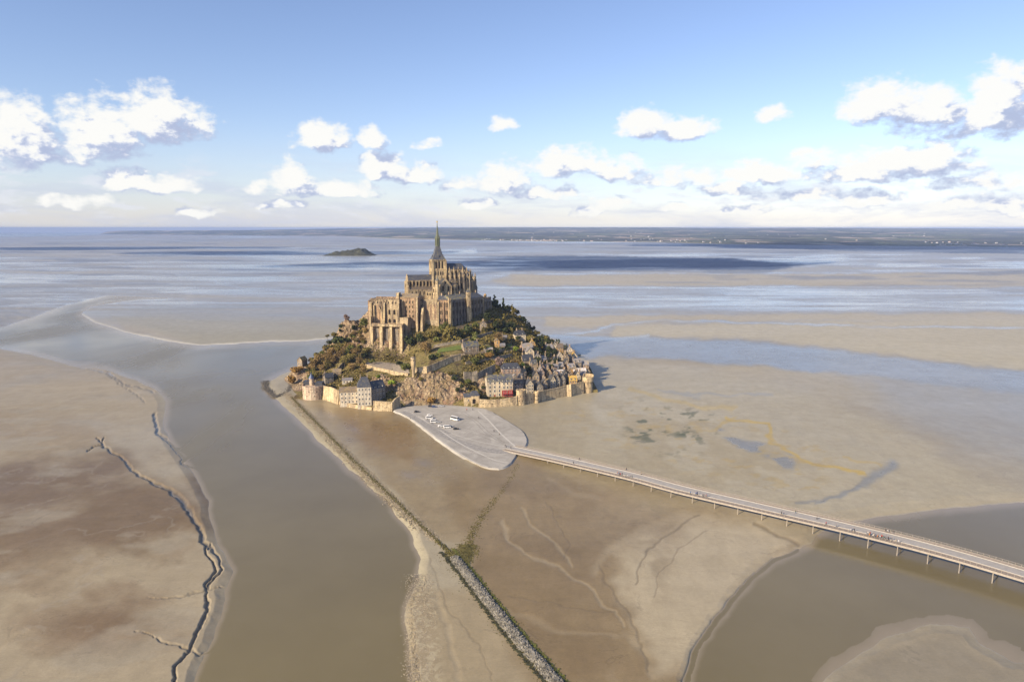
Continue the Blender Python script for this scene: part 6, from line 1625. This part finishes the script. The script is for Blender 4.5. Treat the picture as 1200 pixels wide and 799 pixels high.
# ================================================================== people
def person_mesh(sd, stride, arm):
    """one continuous body grown over a small skeleton"""
    me = bpy.data.meshes.new('person'); o = bpy.data.objects.new('tmp', me)
    st = stride
    V = [(0,0,.95),(0,.0,1.15),(0,0,1.40),(0,-.01,1.52),(0,-.01,1.66),
         (.09,0,.90),(.10,-st*.5,.50),(.10,-st*.9+.02,.08),(.10,-st*.9-.15,.04),
         (-.09,0,.90),(-.10,st*.45,.50),(-.10,st*.95,.09),(-.10,st*.95-.16,.05),
         (.20,0,1.40),(.24,arm*.6,1.14),(.23,arm*1.0-.08,.90),(-.20,0,1.40),(-.24,-arm*.6,1.14),(-.23,-arm*1.0-.08,.90),(0,-.02,1.74)]
    E = [(0,1),(1,2),(2,3),(3,4),(0,5),(5,6),(6,7),(7,8),(0,9),(9,10),(10,11),(11,12),(2,13),(13,14),(14,15),(2,16),(16,17),(17,18),(4,19)]
    me.from_pydata(V, E, []); o.modifiers.new('s', 'SKIN'); COL.objects.link(o)
    Rr = [.15,.15,.16,.065,.10,.11,.075,.05,.045,.11,.075,.05,.045,.075,.055,.045,.075,.055,.045,.09]
    for i, v in enumerate(me.skin_vertices[0].data): v.radius = (Rr[i]*(1.1 if i < 3 else 1), Rr[i]*.85); v.use_root = (i == 0)
    dg = bpy.context.evaluated_depsgraph_get(); out = bpy.data.meshes.new_from_object(o.evaluated_get(dg))
    bpy.data.objects.remove(o); out.name = 'person'; return out
PBASE = [person_mesh(0, .32, .16), person_mesh(1, .05, .04), person_mesh(2, .24, -.14)]
skin_ = simple('skin', (.45,.27,.18), .6, .05, 2)
CLO = {'black': (.015,.016,.02), 'navy': (.03,.045,.11), 'red': (.50,.03,.025), 'white': (.72,.70,.66), 'grey': (.20,.20,.21), 'orange': (.60,.20,.04), 'blue': (.07,.17,.40), 'green': (.06,.13,.07), 'beige': (.42,.34,.24), 'jeans': (.06,.09,.16), 'yellow': (.62,.48,.08), 'pink': (.55,.25,.28)}
CM = {k_: simple(k_+'_cloth', v_, .85, .1, 3) for k_, v_ in CLO.items()}
HAIRM = simple('hair', (.05,.03,.02), .7, .2, 4); _pm = {}
def person_me(v, top, bot):
    key = (v, top, bot)
    if key not in _pm:
        me = PBASE[v].copy(); me.materials.clear()
        for m_ in (CM[top], CM[bot], skin_): me.materials.append(m_)
        for p_ in me.polygons:
            z = p_.center.z; x = abs(p_.center.x)
            p_.material_index = 2 if (z > 1.50 or (z < .97 and x > .19 and z > .7)) else (1 if z < .93 else 0)
            p_.use_smooth = True
        hb_ = MB(); hb_.smooth = True; hb_.lathe([(.105,1.66),(.125,1.72),(.115,1.79),(.06,1.84)], 0, .02, 8)
        _pm[key] = (me, hb_.mesh('hair', HAIRM))
    return _pm[key]
def person(loc, rz, top, bot, v, label, group=None, sc=1.0):
    me, hm_ = person_me(v, top, bot)
    o = put('person', me, None, loc, rz); tag(o, label, 'person', group); o.scale = (sc,)*3
    put('hair', hm_, o, (0, 0, 0)); return o
pr = random.Random(31)
def bridge_s(px):   # arc length at which the deck passes photo column px
    best = min(range(nS), key=lambda i: abs(pix(*S[i])[0]-px)); 
    lo_, hi_ = acc[max(best-1, 0)], acc[min(best+1, nS-1)]
    for _ in range(20):
        m_ = (lo_+hi_)/2
        if pix(*bpt(m_)[0])[0] < px: lo_ = m_
        else: hi_ = m_
    return m_
# photo column, offset across the deck (negative = near walkway), top colour
for (px, off, top, bot, lb) in [
 (600,-1,'black','black','person in black arriving where the bridge meets the square'),
 (674,4.6,'navy','black','lone person in navy by the far railing near the square end'),
 (676,-3.8,'black','jeans','person in a black coat on the near boardwalk opposite the navy one'),
 (729,4.8,'black','jeans','person in black and jeans by the far railing'),
 (748,3.6,'beige','black','person in a beige coat on the far boardwalk'),
 (970,-3.9,'red','black','person in a bright red jacket on the near boardwalk'),
 (957,.5,'grey','black','person in grey walking down the middle of the roadway'),
 (931,2.0,'green','jeans','person in green beside the roadway kerb'),
 (918,-3.6,'black','black','person in black leading the pair before the middle of the bridge'),
 (921,-4.2,'navy','jeans','person in navy following in that pair'),
 (982,-4.0,'grey','jeans','person in grey just behind the red jacket'),
 (1035,4.6,'black','black','person in black by the far railing across from the crowd'),
 (1038,4.2,'white','black','person in white by the far railing across from the crowd'),
 (1044,4.6,'black','jeans','last of the three people by the far railing across from the crowd')]:
    p_, t_, nn = bpt(bridge_s(px)); q = p_+nn*off; q.z += .01 if abs(off) > 2.7 else -.015
    person(q, math.atan2(t_.y, t_.x)+(math.pi/2 if pr.random() < .6 else -math.pi/2), top, bot, pr.randint(0, 2), lb)
def walkers(px0, px1, n, group, label, off0=-5.6, off1=-3.1):
    for i in range(n):
        px = pr.uniform(px0, px1); p_, t_, nn = bpt(bridge_s(px)); q = p_+nn*pr.uniform(off0, off1); q.z += .01
        person(q, math.atan2(t_.y, t_.x)+(math.pi/2 if pr.random() < .7 else -math.pi/2)+pr.uniform(-.4, .4), pr.choice(['black','navy','black','grey','white','blue','orange','beige','green','red']), pr.choice(['black','jeans','black','grey']), pr.randint(0, 2), label, group, pr.uniform(.92, 1.06))
walkers(1012, 1056, 26, 'crowd of walkers packed together on the near boardwalk', 'walker in the dense crowd on the near boardwalk')
walkers(808, 832, 9, 'group strolling on the first half of the bridge', 'walker in the group strolling on the first half of the bridge')
walkers(725, 748, 9, 'small party near the bend of the bridge', 'walker in the small party near the bend of the bridge')
walkers(998, 1004, 3, 'trio just ahead of the dense crowd', 'walker in the trio just ahead of the dense crowd')
for (px, py, top, lb) in [(481,491.5,'black','person in black standing alone at the outer edge of the square'),(554,480.5,'navy','person in navy near the gatehouse'),
    (560.5,490.5,'black','person in black of a couple crossing the square'),(562.3,490.5,'grey','person in grey of a couple crossing the square'),
    (579,506,'black','person in black walking the curved path to the bridge'),(585.5,509.5,'beige','person in beige walking the curved path to the bridge'),
    (592,523.5,'black','person in black of the couple stepping onto the bridge'),(593.5,524.5,'navy','person in navy of the couple stepping onto the bridge'),(547,481,'red','person in red beside the gatehouse wall')]:
    q = PZ(px, py, 1.93); person(q, pr.uniform(0, 6), top, 'black', pr.randint(0, 2), lb)

# ================================================================== cars
tyre = simple('tyre_rubber', (.02,.02,.02), .85, .1, 3); rimm = simple('rim_alloy', (.5,.5,.52), .35, .05, 3, metal=.8); lampm = simple('lamp_glass', (.8,.8,.75), .15, .05, 3); tailm = simple('tail_lamp', (.4,.02,.02), .3, .05, 3)
def paint_mat(n, c): return simple(n+'_paint', c, .25, .04, 1, spec=.6)
CP = {'white': paint_mat('white', (.78,.78,.76)), 'black': paint_mat('black', (.02,.02,.022)), 'silver': paint_mat('silver', (.45,.46,.47)), 'blue': paint_mat('blue', (.04,.08,.20))}
def prism_side(b, prof, y0, y1, inset=0.0):
    """extrude a side profile (x,z) across the car; inset narrows its top"""
    zs = [z for _, z in prof]; z0, z1 = min(zs), max(zs); n = len(prof); vs = []
    for yy, sg in ((y0, 1), (y1, -1)):
        for x, z in prof: vs.append((x, yy+sg*inset*(z-z0)/(z1-z0+1e-6), z))
    b.add(vs, [tuple(range(n)), tuple(range(2*n-1, n-1, -1))]+[((i+1) % n, i, n+i, n+(i+1) % n) for i in range(n)])
def vehicle(loc, rz, col, kind, label, group=None, name='parked_car', cat='car'):
    e = empty(name, loc, rz); tag(e, label, cat, group)
    if kind == 'car': Lv, Wv, Hb, Ht = 4.2, 1.75, .85, 1.48
    elif kind == 'van': Lv, Wv, Hb, Ht = 5.2, 1.95, 1.15, 2.15
    else: Lv, Wv, Hb, Ht = 7.0, 2.35, 1.35, 2.9
    h = Lv/2; b = MB()
    prism_side(b, [(-h,.30),(h,.30),(h+.02,.62),(h-.10,Hb-.08),(-h+.08,Hb),(-h,.65)], -Wv/2, Wv/2)
    if kind == 'car': gp = [(h*.50,Hb-.05),(h*.12,Ht-.03),(-h*.55,Ht),(-h*.92,Hb-.02)]
    elif kind == 'van': gp = [(h*.92,Hb-.1),(h*.55,Ht-.05),(-h*.96,Ht),(-h*.98,Hb)]
    else: gp = [(h*.99,Hb-.1),(h*.90,Ht-.1),(-h*.97,Ht),(-h*.99,Hb)]
    prism_side(b, gp, -Wv/2+.04, Wv/2-.04, .14)
    b.build('body', CP[col], e)
    g = MB(); z0, z1 = Hb+.06, Ht-.14; xs = ([gp[0][0]-.18, gp[1][0], gp[2][0]+.05, gp[3][0]+.2])
    prism_side(g, [(xs[0]-.05,z0),(xs[1],z1),(xs[2],z1),(xs[3],z0)], -Wv/2+.02, Wv/2-.02, .10)
    g.build('side_window', M['glass'], e)
    ws = MB(); f0, f1 = gp[0], gp[1]; q0 = (f0[0]+(f1[0]-f0[0])*.12+.03, f0[1]+(f1[1]-f0[1])*.12+.03); q1 = (f0[0]+(f1[0]-f0[0])*.9+.03, f0[1]+(f1[1]-f0[1])*.9+.03); y_ = Wv/2-.2
    ws.hexa([(q0[0]-.1,-y_,q0[1]-.05),(q0[0],-y_,q0[1]),(q0[0],y_,q0[1]),(q0[0]-.1,y_,q0[1]-.05)],[(q1[0]-.1,-y_+.1,q1[1]-.05),(q1[0],-y_+.1,q1[1]),(q1[0],y_-.1,q1[1]),(q1[0]-.1,y_-.1,q1[1]-.05)]); ws.build('windscreen', M['glass'], e)
    wr = .32 if kind == 'car' else .38
    for sx_ in (-.62, .62):
        for sy_ in (-1, 1):
            wb = MB(); wb.tube((sx_*h, sy_*(Wv/2-.20), wr), (sx_*h, sy_*(Wv/2+.015), wr), wr, wr, 12); wo = wb.build('wheel', tyre, e)
            rb = MB(); rb.tube((sx_*h, sy_*(Wv/2-.1), wr), (sx_*h, sy_*(Wv/2+.03), wr), wr*.58, wr*.5, 8); rb.build('rim', rimm, wo)
    for sy_ in (-1, 1):
        lb_ = MB(); lb_.box(h-.08, sy_*Wv*.36-.16, .60, h+.035, sy_*Wv*.36+.16, .74); lb_.build('headlight', lampm, e)
        tb = MB(); tb.box(-h-.02, sy_*Wv*.40-.10, .62, -h+.06, sy_*Wv*.40+.10, .82); tb.build('tail_light', tailm, e)
    return e
for (px, py, rz, col, kind, lb) in [
 (488.5,483.0,20,'black','car','black car parked alone nearest the low sunlit bulwark'),
 (503.5,487.3,15,'white','car','white car at the far end of the parked row'),
 (503.0,490.6,15,'white','van','white van second from the far end of the parked row'),
 (507.5,492.6,15,'white','car','white car third in the parked row'),
 (508.5,495.0,15,'white','van','white van in the middle of the parked row'),
 (513.0,495.2,15,'silver','car','silver car beside the white van of the parked row'),
 (516.5,500.0,15,'white','car','small white car standing out of line past the middle of the row'),
 (524.0,501.2,15,'white','van','white van next to the black car at the bridge end of the row'),
 (527.5,500.2,15,'silver','car','silver car half hidden between van and black car'),
 (534.5,503.2,12,'black','car','black car closing the parked row at its bridge end'),
 (504.5,476.6,5,'black','car','black car first in the line under the cliff'),
 (508.8,477.2,5,'blue','car','dark blue car second in the line under the cliff'),
 (517.0,476.4,5,'silver','car','silver car nearest the gatehouse in the line under the cliff')]:
    q = PZ(px, py, 1.93); vehicle(q, R_(rz), col, kind, lb, None, 'parked_van' if kind == 'van' else 'parked_car', 'van' if kind == 'van' else 'car')
q = PZ(533.0, 492.0, 1.93); vehicle(q, R_(-38), 'white', 'bus', 'white shuttle bus standing alone in the middle of the square', None, 'shuttle_bus', 'bus')

# ================================================================== rubble dyke and the stone line branching off it
DY = [(336,461),(356,482),(380,506),(405,532),(430,557),(455,580),(480,605),(505,629),(530,653),(545,672),(568,702),(590,730),(612,758),(632,780),(655,806),(700,860)]
DW = [PZ(x, y, 0) for x, y in DY]
def along(W, n, seed, jit):
    r = np.random.RandomState(seed); L_ = [0]
    for i in range(1, len(W)): L_.append(L_[-1]+(W[i]-W[i-1]).length)
    s = r.uniform(0, L_[-1], n); X = np.interp(s, L_, [v.x for v in W]); Y = np.interp(s, L_, [v.y for v in W])
    tx_ = np.interp(s+1, L_, [v.x for v in W])-np.interp(s-1, L_, [v.x for v in W]); ty_ = np.interp(s+1, L_, [v.y for v in W])-np.interp(s-1, L_, [v.y for v in W])
    m_ = np.hypot(tx_, ty_)+1e-9; o = r.uniform(-1, 1, n) if jit is None else r.normal(0, jit, n)
    return s, X, Y, -ty_/m_, tx_/m_, o, L_[-1]
grey_st = simple('grey_rubble', (.215,.20,.165), .9, .65, .7, spec=.2); weed_st = simple('weedy_rubble', (.115,.10,.035), .9, .6, .5, spec=.2); pale_st = simple('pale_pebbles', (.32,.27,.19), .9, .45, .6, spec=.2)
kx = 1.0
s, X, Y, nx, ny, o, LL = along(DW, 15000, 3, None)
sj = sum((DW[i+1]-DW[i]).length for i in range(8))     # where grey stone begins
near = s > sj+2
def pick(m, wid, hgt, size, name, mat, seed, off=0.0):
    x = X[m]+nx[m]*(o[m]*wid+off); y = Y[m]+ny[m]*(o[m]*wid+off)
    z = .9+hgt*np.clip(1-np.abs(o[m])**2, 0, 1)
    stones(name, x, y, z-.15, np.random.RandomState(seed).uniform(.5, 1.3, m.sum())*size, mat, seed, .75)
pick(near, 2.35, .95, .60, 'rubble', grey_st, 41, .1)
s, X, Y, nx, ny, o, LL = along(DW, 20000, 4, .55)
near = s > sj-4
pick(near, 4.2, .25, .30, 'rubble', weed_st, 42)
s, X, Y, nx, ny, o, LL = along(DW, 3800, 5, .4)
m_ = (s < sj+1)&(s > 20)
pick(m_, 2.0, .35, .40, 'rubble', weed_st, 43)
m_ = (s < sj*.9)&(s > 5)&(np.arange(len(s)) % 3 == 0); X0_ = X
s, X, Y, nx, ny, o, LL = along(DW, 16000, 6, .6); m_ = (s < sj*.95)
pick(m_, 3.6, .25, .34, 'rubble', pale_st, 44)
BR = [PZ(x, y, 0) for x, y in [(541,662),(549,640),(556,622),(565,606),(577,590),(589,576),(598,563),(606,545)]]
s, X, Y, nx, ny, o, LL = along(BR, 1700, 7, .55); m_ = np.random.RandomState(2).rand(len(s)) > .6*(s/LL)
pick(m_, 2.9, .12, .34, 'rubble', weed_st, 45)
s, X, Y, nx, ny, o, LL = along(BR[:2], 1600, 8, .6); m_ = s > -1
pick(m_, 4.4, .2, .36, 'rubble', weed_st, 46)
TIP = [PZ(x, y, 0) for x, y in [(311,447),(311,455),(322,466),(336,461),(345,447)]]
s, X, Y, nx, ny, o, LL = along(TIP, 900, 9, .6); m_ = s > -1
pick(m_, 2.5, .1, .55, 'rubble', simple('dark_shingle', (.12,.11,.095), .9, .5, .6), 47)
r = np.random.RandomState(12); n = 3600; aa = r.uniform(0, 1, n); px_ = 480+np.clip(aa, 0, 1)*26+r.normal(0, 5, n); py_ = 672+r.uniform(0, 1, n)*135
W = [PZ(a, b_, .9) for a, b_ in zip(px_, py_)]
stones('shell_debris', np.array([v.x for v in W]), np.array([v.y for v in W]), np.full(n, .86), r.uniform(.08, .26, n), simple('shell_debris', (.34,.29,.21), .9, .5, 1), 48, .6)
# seaweed mats clinging to both flanks of the grey dyke
for sd, sdn in ((-1, 51), (1, 52)):
    s, X, Y, nx, ny, o, LL = along(DW, 5000, sdn, .28); m_ = s > sj-6
    x = X[m_]+nx[m_]*(o[m_]*1.7+sd*3.1); y = Y[m_]+ny[m_]*(o[m_]*1.7+sd*3.1)
    stones('seaweed', x, y, np.full(m_.sum(), .95), np.random.RandomState(sdn).uniform(.15, .6, m_.sum()), simple('olive_seaweed', (.10,.105,.018) if sd > 0 else (.045,.045,.02), .7, .6, .5), sdn, .45)

# ================================================================== rocky islet in the bay
ic = PZ(407, 299.8, 0); ID = ic.y; iw = 62/800*(ID*cp+CAMZ*sp_)
n1_, n2_ = 90, 44; u = np.linspace(-1, 1, n1_); v_ = np.linspace(-1, 1, n2_); U, Vv = np.meshgrid(u, v_)
prof = np.interp(U, [-1,-.93,-.8,-.55,-.3,0,.25,.38,.5,.62,.75,.9,1], [0,.10,.25,.52,.62,.72,.88,.98,1.0,.72,.36,.10,0])
hh = 39*prof*np.clip(1-Vv**2, 0, 1)**.6+(fbm(U*9, Vv*6, 5, 401)-.5)*20*np.clip(1-Vv**2, 0, 1)*prof**.5-1.5
me = np_mesh('islet', np.stack([ic.x+U*iw/2*1.03, ID+Vv*85+70, hh+curve(0, ID)], -1).reshape(-1, 3), grid_quads(n2_, n1_), simple('islet_turf', (.055,.055,.032), .95, .5, .04, spec=.1))
tag(link(bpy.data.objects.new('islet_terrain', me)), kind='structure')
ib = MB()
m = simple('islet_sand', (.44,.38,.28), .95, .1, .02)
n1_ = 48; vs = [(ic.x, ID+40, curve(0, ID)+1.2)]+[(ic.x+iw*.60*math.cos(2*math.pi*k/n1_), ID+50+120*math.sin(2*math.pi*k/n1_), curve(0, ID)+.7) for k in range(n1_)]
ib.add(vs, [(0, 1+k, 1+(k+1) % n1_) for k in range(n1_)]); tag(ib.build('beach', m), kind='structure')

# ================================================================== villages along the far shore
hwm = {'w': simple('far_white_wall', (.55,.53,.50), .9, .05, 1), 'r': simple('far_roof', (.12,.12,.14), .7, .2, 1), 'k': simple('far_brown_roof', (.25,.14,.09), .8, .2, 1)}
def far_house_mesh(rm):
    b = MB(); b.mi = 0; b.box(-8, -5, -4, 8, 5, 6); b.mi = 1; b.gable(-8.4, -5.4, 8.4, 5.4, 6.02, 4.2); return b.mesh('far_house', [hwm['w'], hwm[rm]])
fm = [far_house_mesh('r'), far_house_mesh('k')]
fr_ = random.Random(77); LX, LY, LZ = LAND[2], LAND[1], LAND[3]
for (p0, p1, n_, j0, j1, lb, gp) in [(560,700,46,1,4,'tiny white house of the shore village behind the abbey','far shore village behind the abbey'),(700,900,30,2,8,'tiny white house of the scattered village further along the far shore','scattered village further along the far shore'),
    (1080,1200,26,2,7,'tiny white house of the village at the near end of the far shore','village at the near end of the far shore'),(160,400,34,2,10,'tiny white house on the distant cape','houses on the distant cape'),(520,1100,40,8,45,'tiny white farmhouse among the far inland fields','farmhouses among the far inland fields')]:
    for i in range(n_):
        px = fr_.uniform(p0, p1) if fr_.random() < .6 else p0+(p1-p0)*min(max(fr_.gauss(.4, .12), 0), 1); j = fr_.randint(j0, j1); c = int((px+900)/4)
        o = put('far_house', fm[fr_.random() < .35], None, (LX[j, c]+fr_.uniform(-20, 20), LY[j, c], LZ[j, c]), fr_.uniform(-.5, .5)); s_ = fr_.uniform(.6, 1.25); o.scale = (s_, s_, s_)
        tag(o, lb, 'house', gp)

# ================================================================== unseen clouds added overhead to shade the far flats

def cloud_mesh(seed, sx_, sy_, sz_):
    r = np.random.RandomState(seed); Vs = []; Qs = []; b0 = 0
    nu, nv = 36, 20; u, v = np.meshgrid(np.linspace(0, 2*np.pi, nu), np.linspace(0.02, np.pi-.02, nv)); q = grid_quads(nv, nu)
    for i in range(16):
        a = r.uniform(0, 6.28); f = r.uniform(0, .8)**.7; cx_, cy_ = math.cos(a)*f*sx_, math.sin(a)*f*sy_; R = r.uniform(.22, .42); 
        n_ = .75+.6*fbm(u*3+i*9, v*4+i*5, 5, i); n_[:, -1] = n_[:, 0]
        x = cx_+np.cos(u)*np.sin(v)*R*sx_*n_; y = cy_+np.sin(u)*np.sin(v)*R*sy_*n_; z = np.maximum(np.cos(v), -.15)*R*sz_*2*n_
        Vs.append(np.stack([x, y, z], -1).reshape(-1, 3)); Qs.append(q+b0); b0 += nu*nv
    return np_mesh('cloud', np.concatenate(Vs), np.concatenate(Qs)[:, ::-1], cloudm)
cloudm, t, b = new_mat('shade_cloud'); b.inputs['Base Color'].default_value = (.9, .9, .9, 1); b.inputs['Roughness'].default_value = 1; b.inputs['Specular IOR Level'].default_value = 0
def cast_cloud(px, py, h_, sx_, sy_, seed):
    g0 = PZ(px, py, 0); k_ = h_/math.tan(SUN_EL); o = link(bpy.data.objects.new('shade_clouds', cloud_mesh(seed, sx_, sy_, 320)))
    o.location = (g0.x-SH.x*k_, g0.y-SH.y*k_, h_); o['kind'] = 'stuff'
cast_cloud(745, 309.5, 1300, 620, 330, 3)
cast_cloud(430, 311.5, 1250, 330, 200, 4)
cast_cloud(990, 288.0, 2100, 1500, 1100, 5)
cast_cloud(330, 297.0, 1800, 900, 220, 6)
cast_cloud(130, 291.0, 2100, 1100, 330, 7)
HAZE = 4.5e-5
# ================================================================== air
hb = MB(); hb.box(-46000, -41000, -330, 46000, 45500, float(lz.max())+3)
mh = bpy.data.materials.new('haze_air'); mh.use_nodes = True; mh.node_tree.nodes.clear()
t = NT(mh.node_tree); o_ = t.node('ShaderNodeOutputMaterial'); pv = t.node('ShaderNodeVolumePrincipled')
pv.inputs['Color'].default_value = (.43, .57, .90, 1); pv.inputs['Density'].default_value = HAZE; pv.inputs['Anisotropy'].default_value = -0.15
t.l.new(pv.outputs[0], o_.inputs['Volume'])
tag(hb.build('haze', mh), kind='stuff')
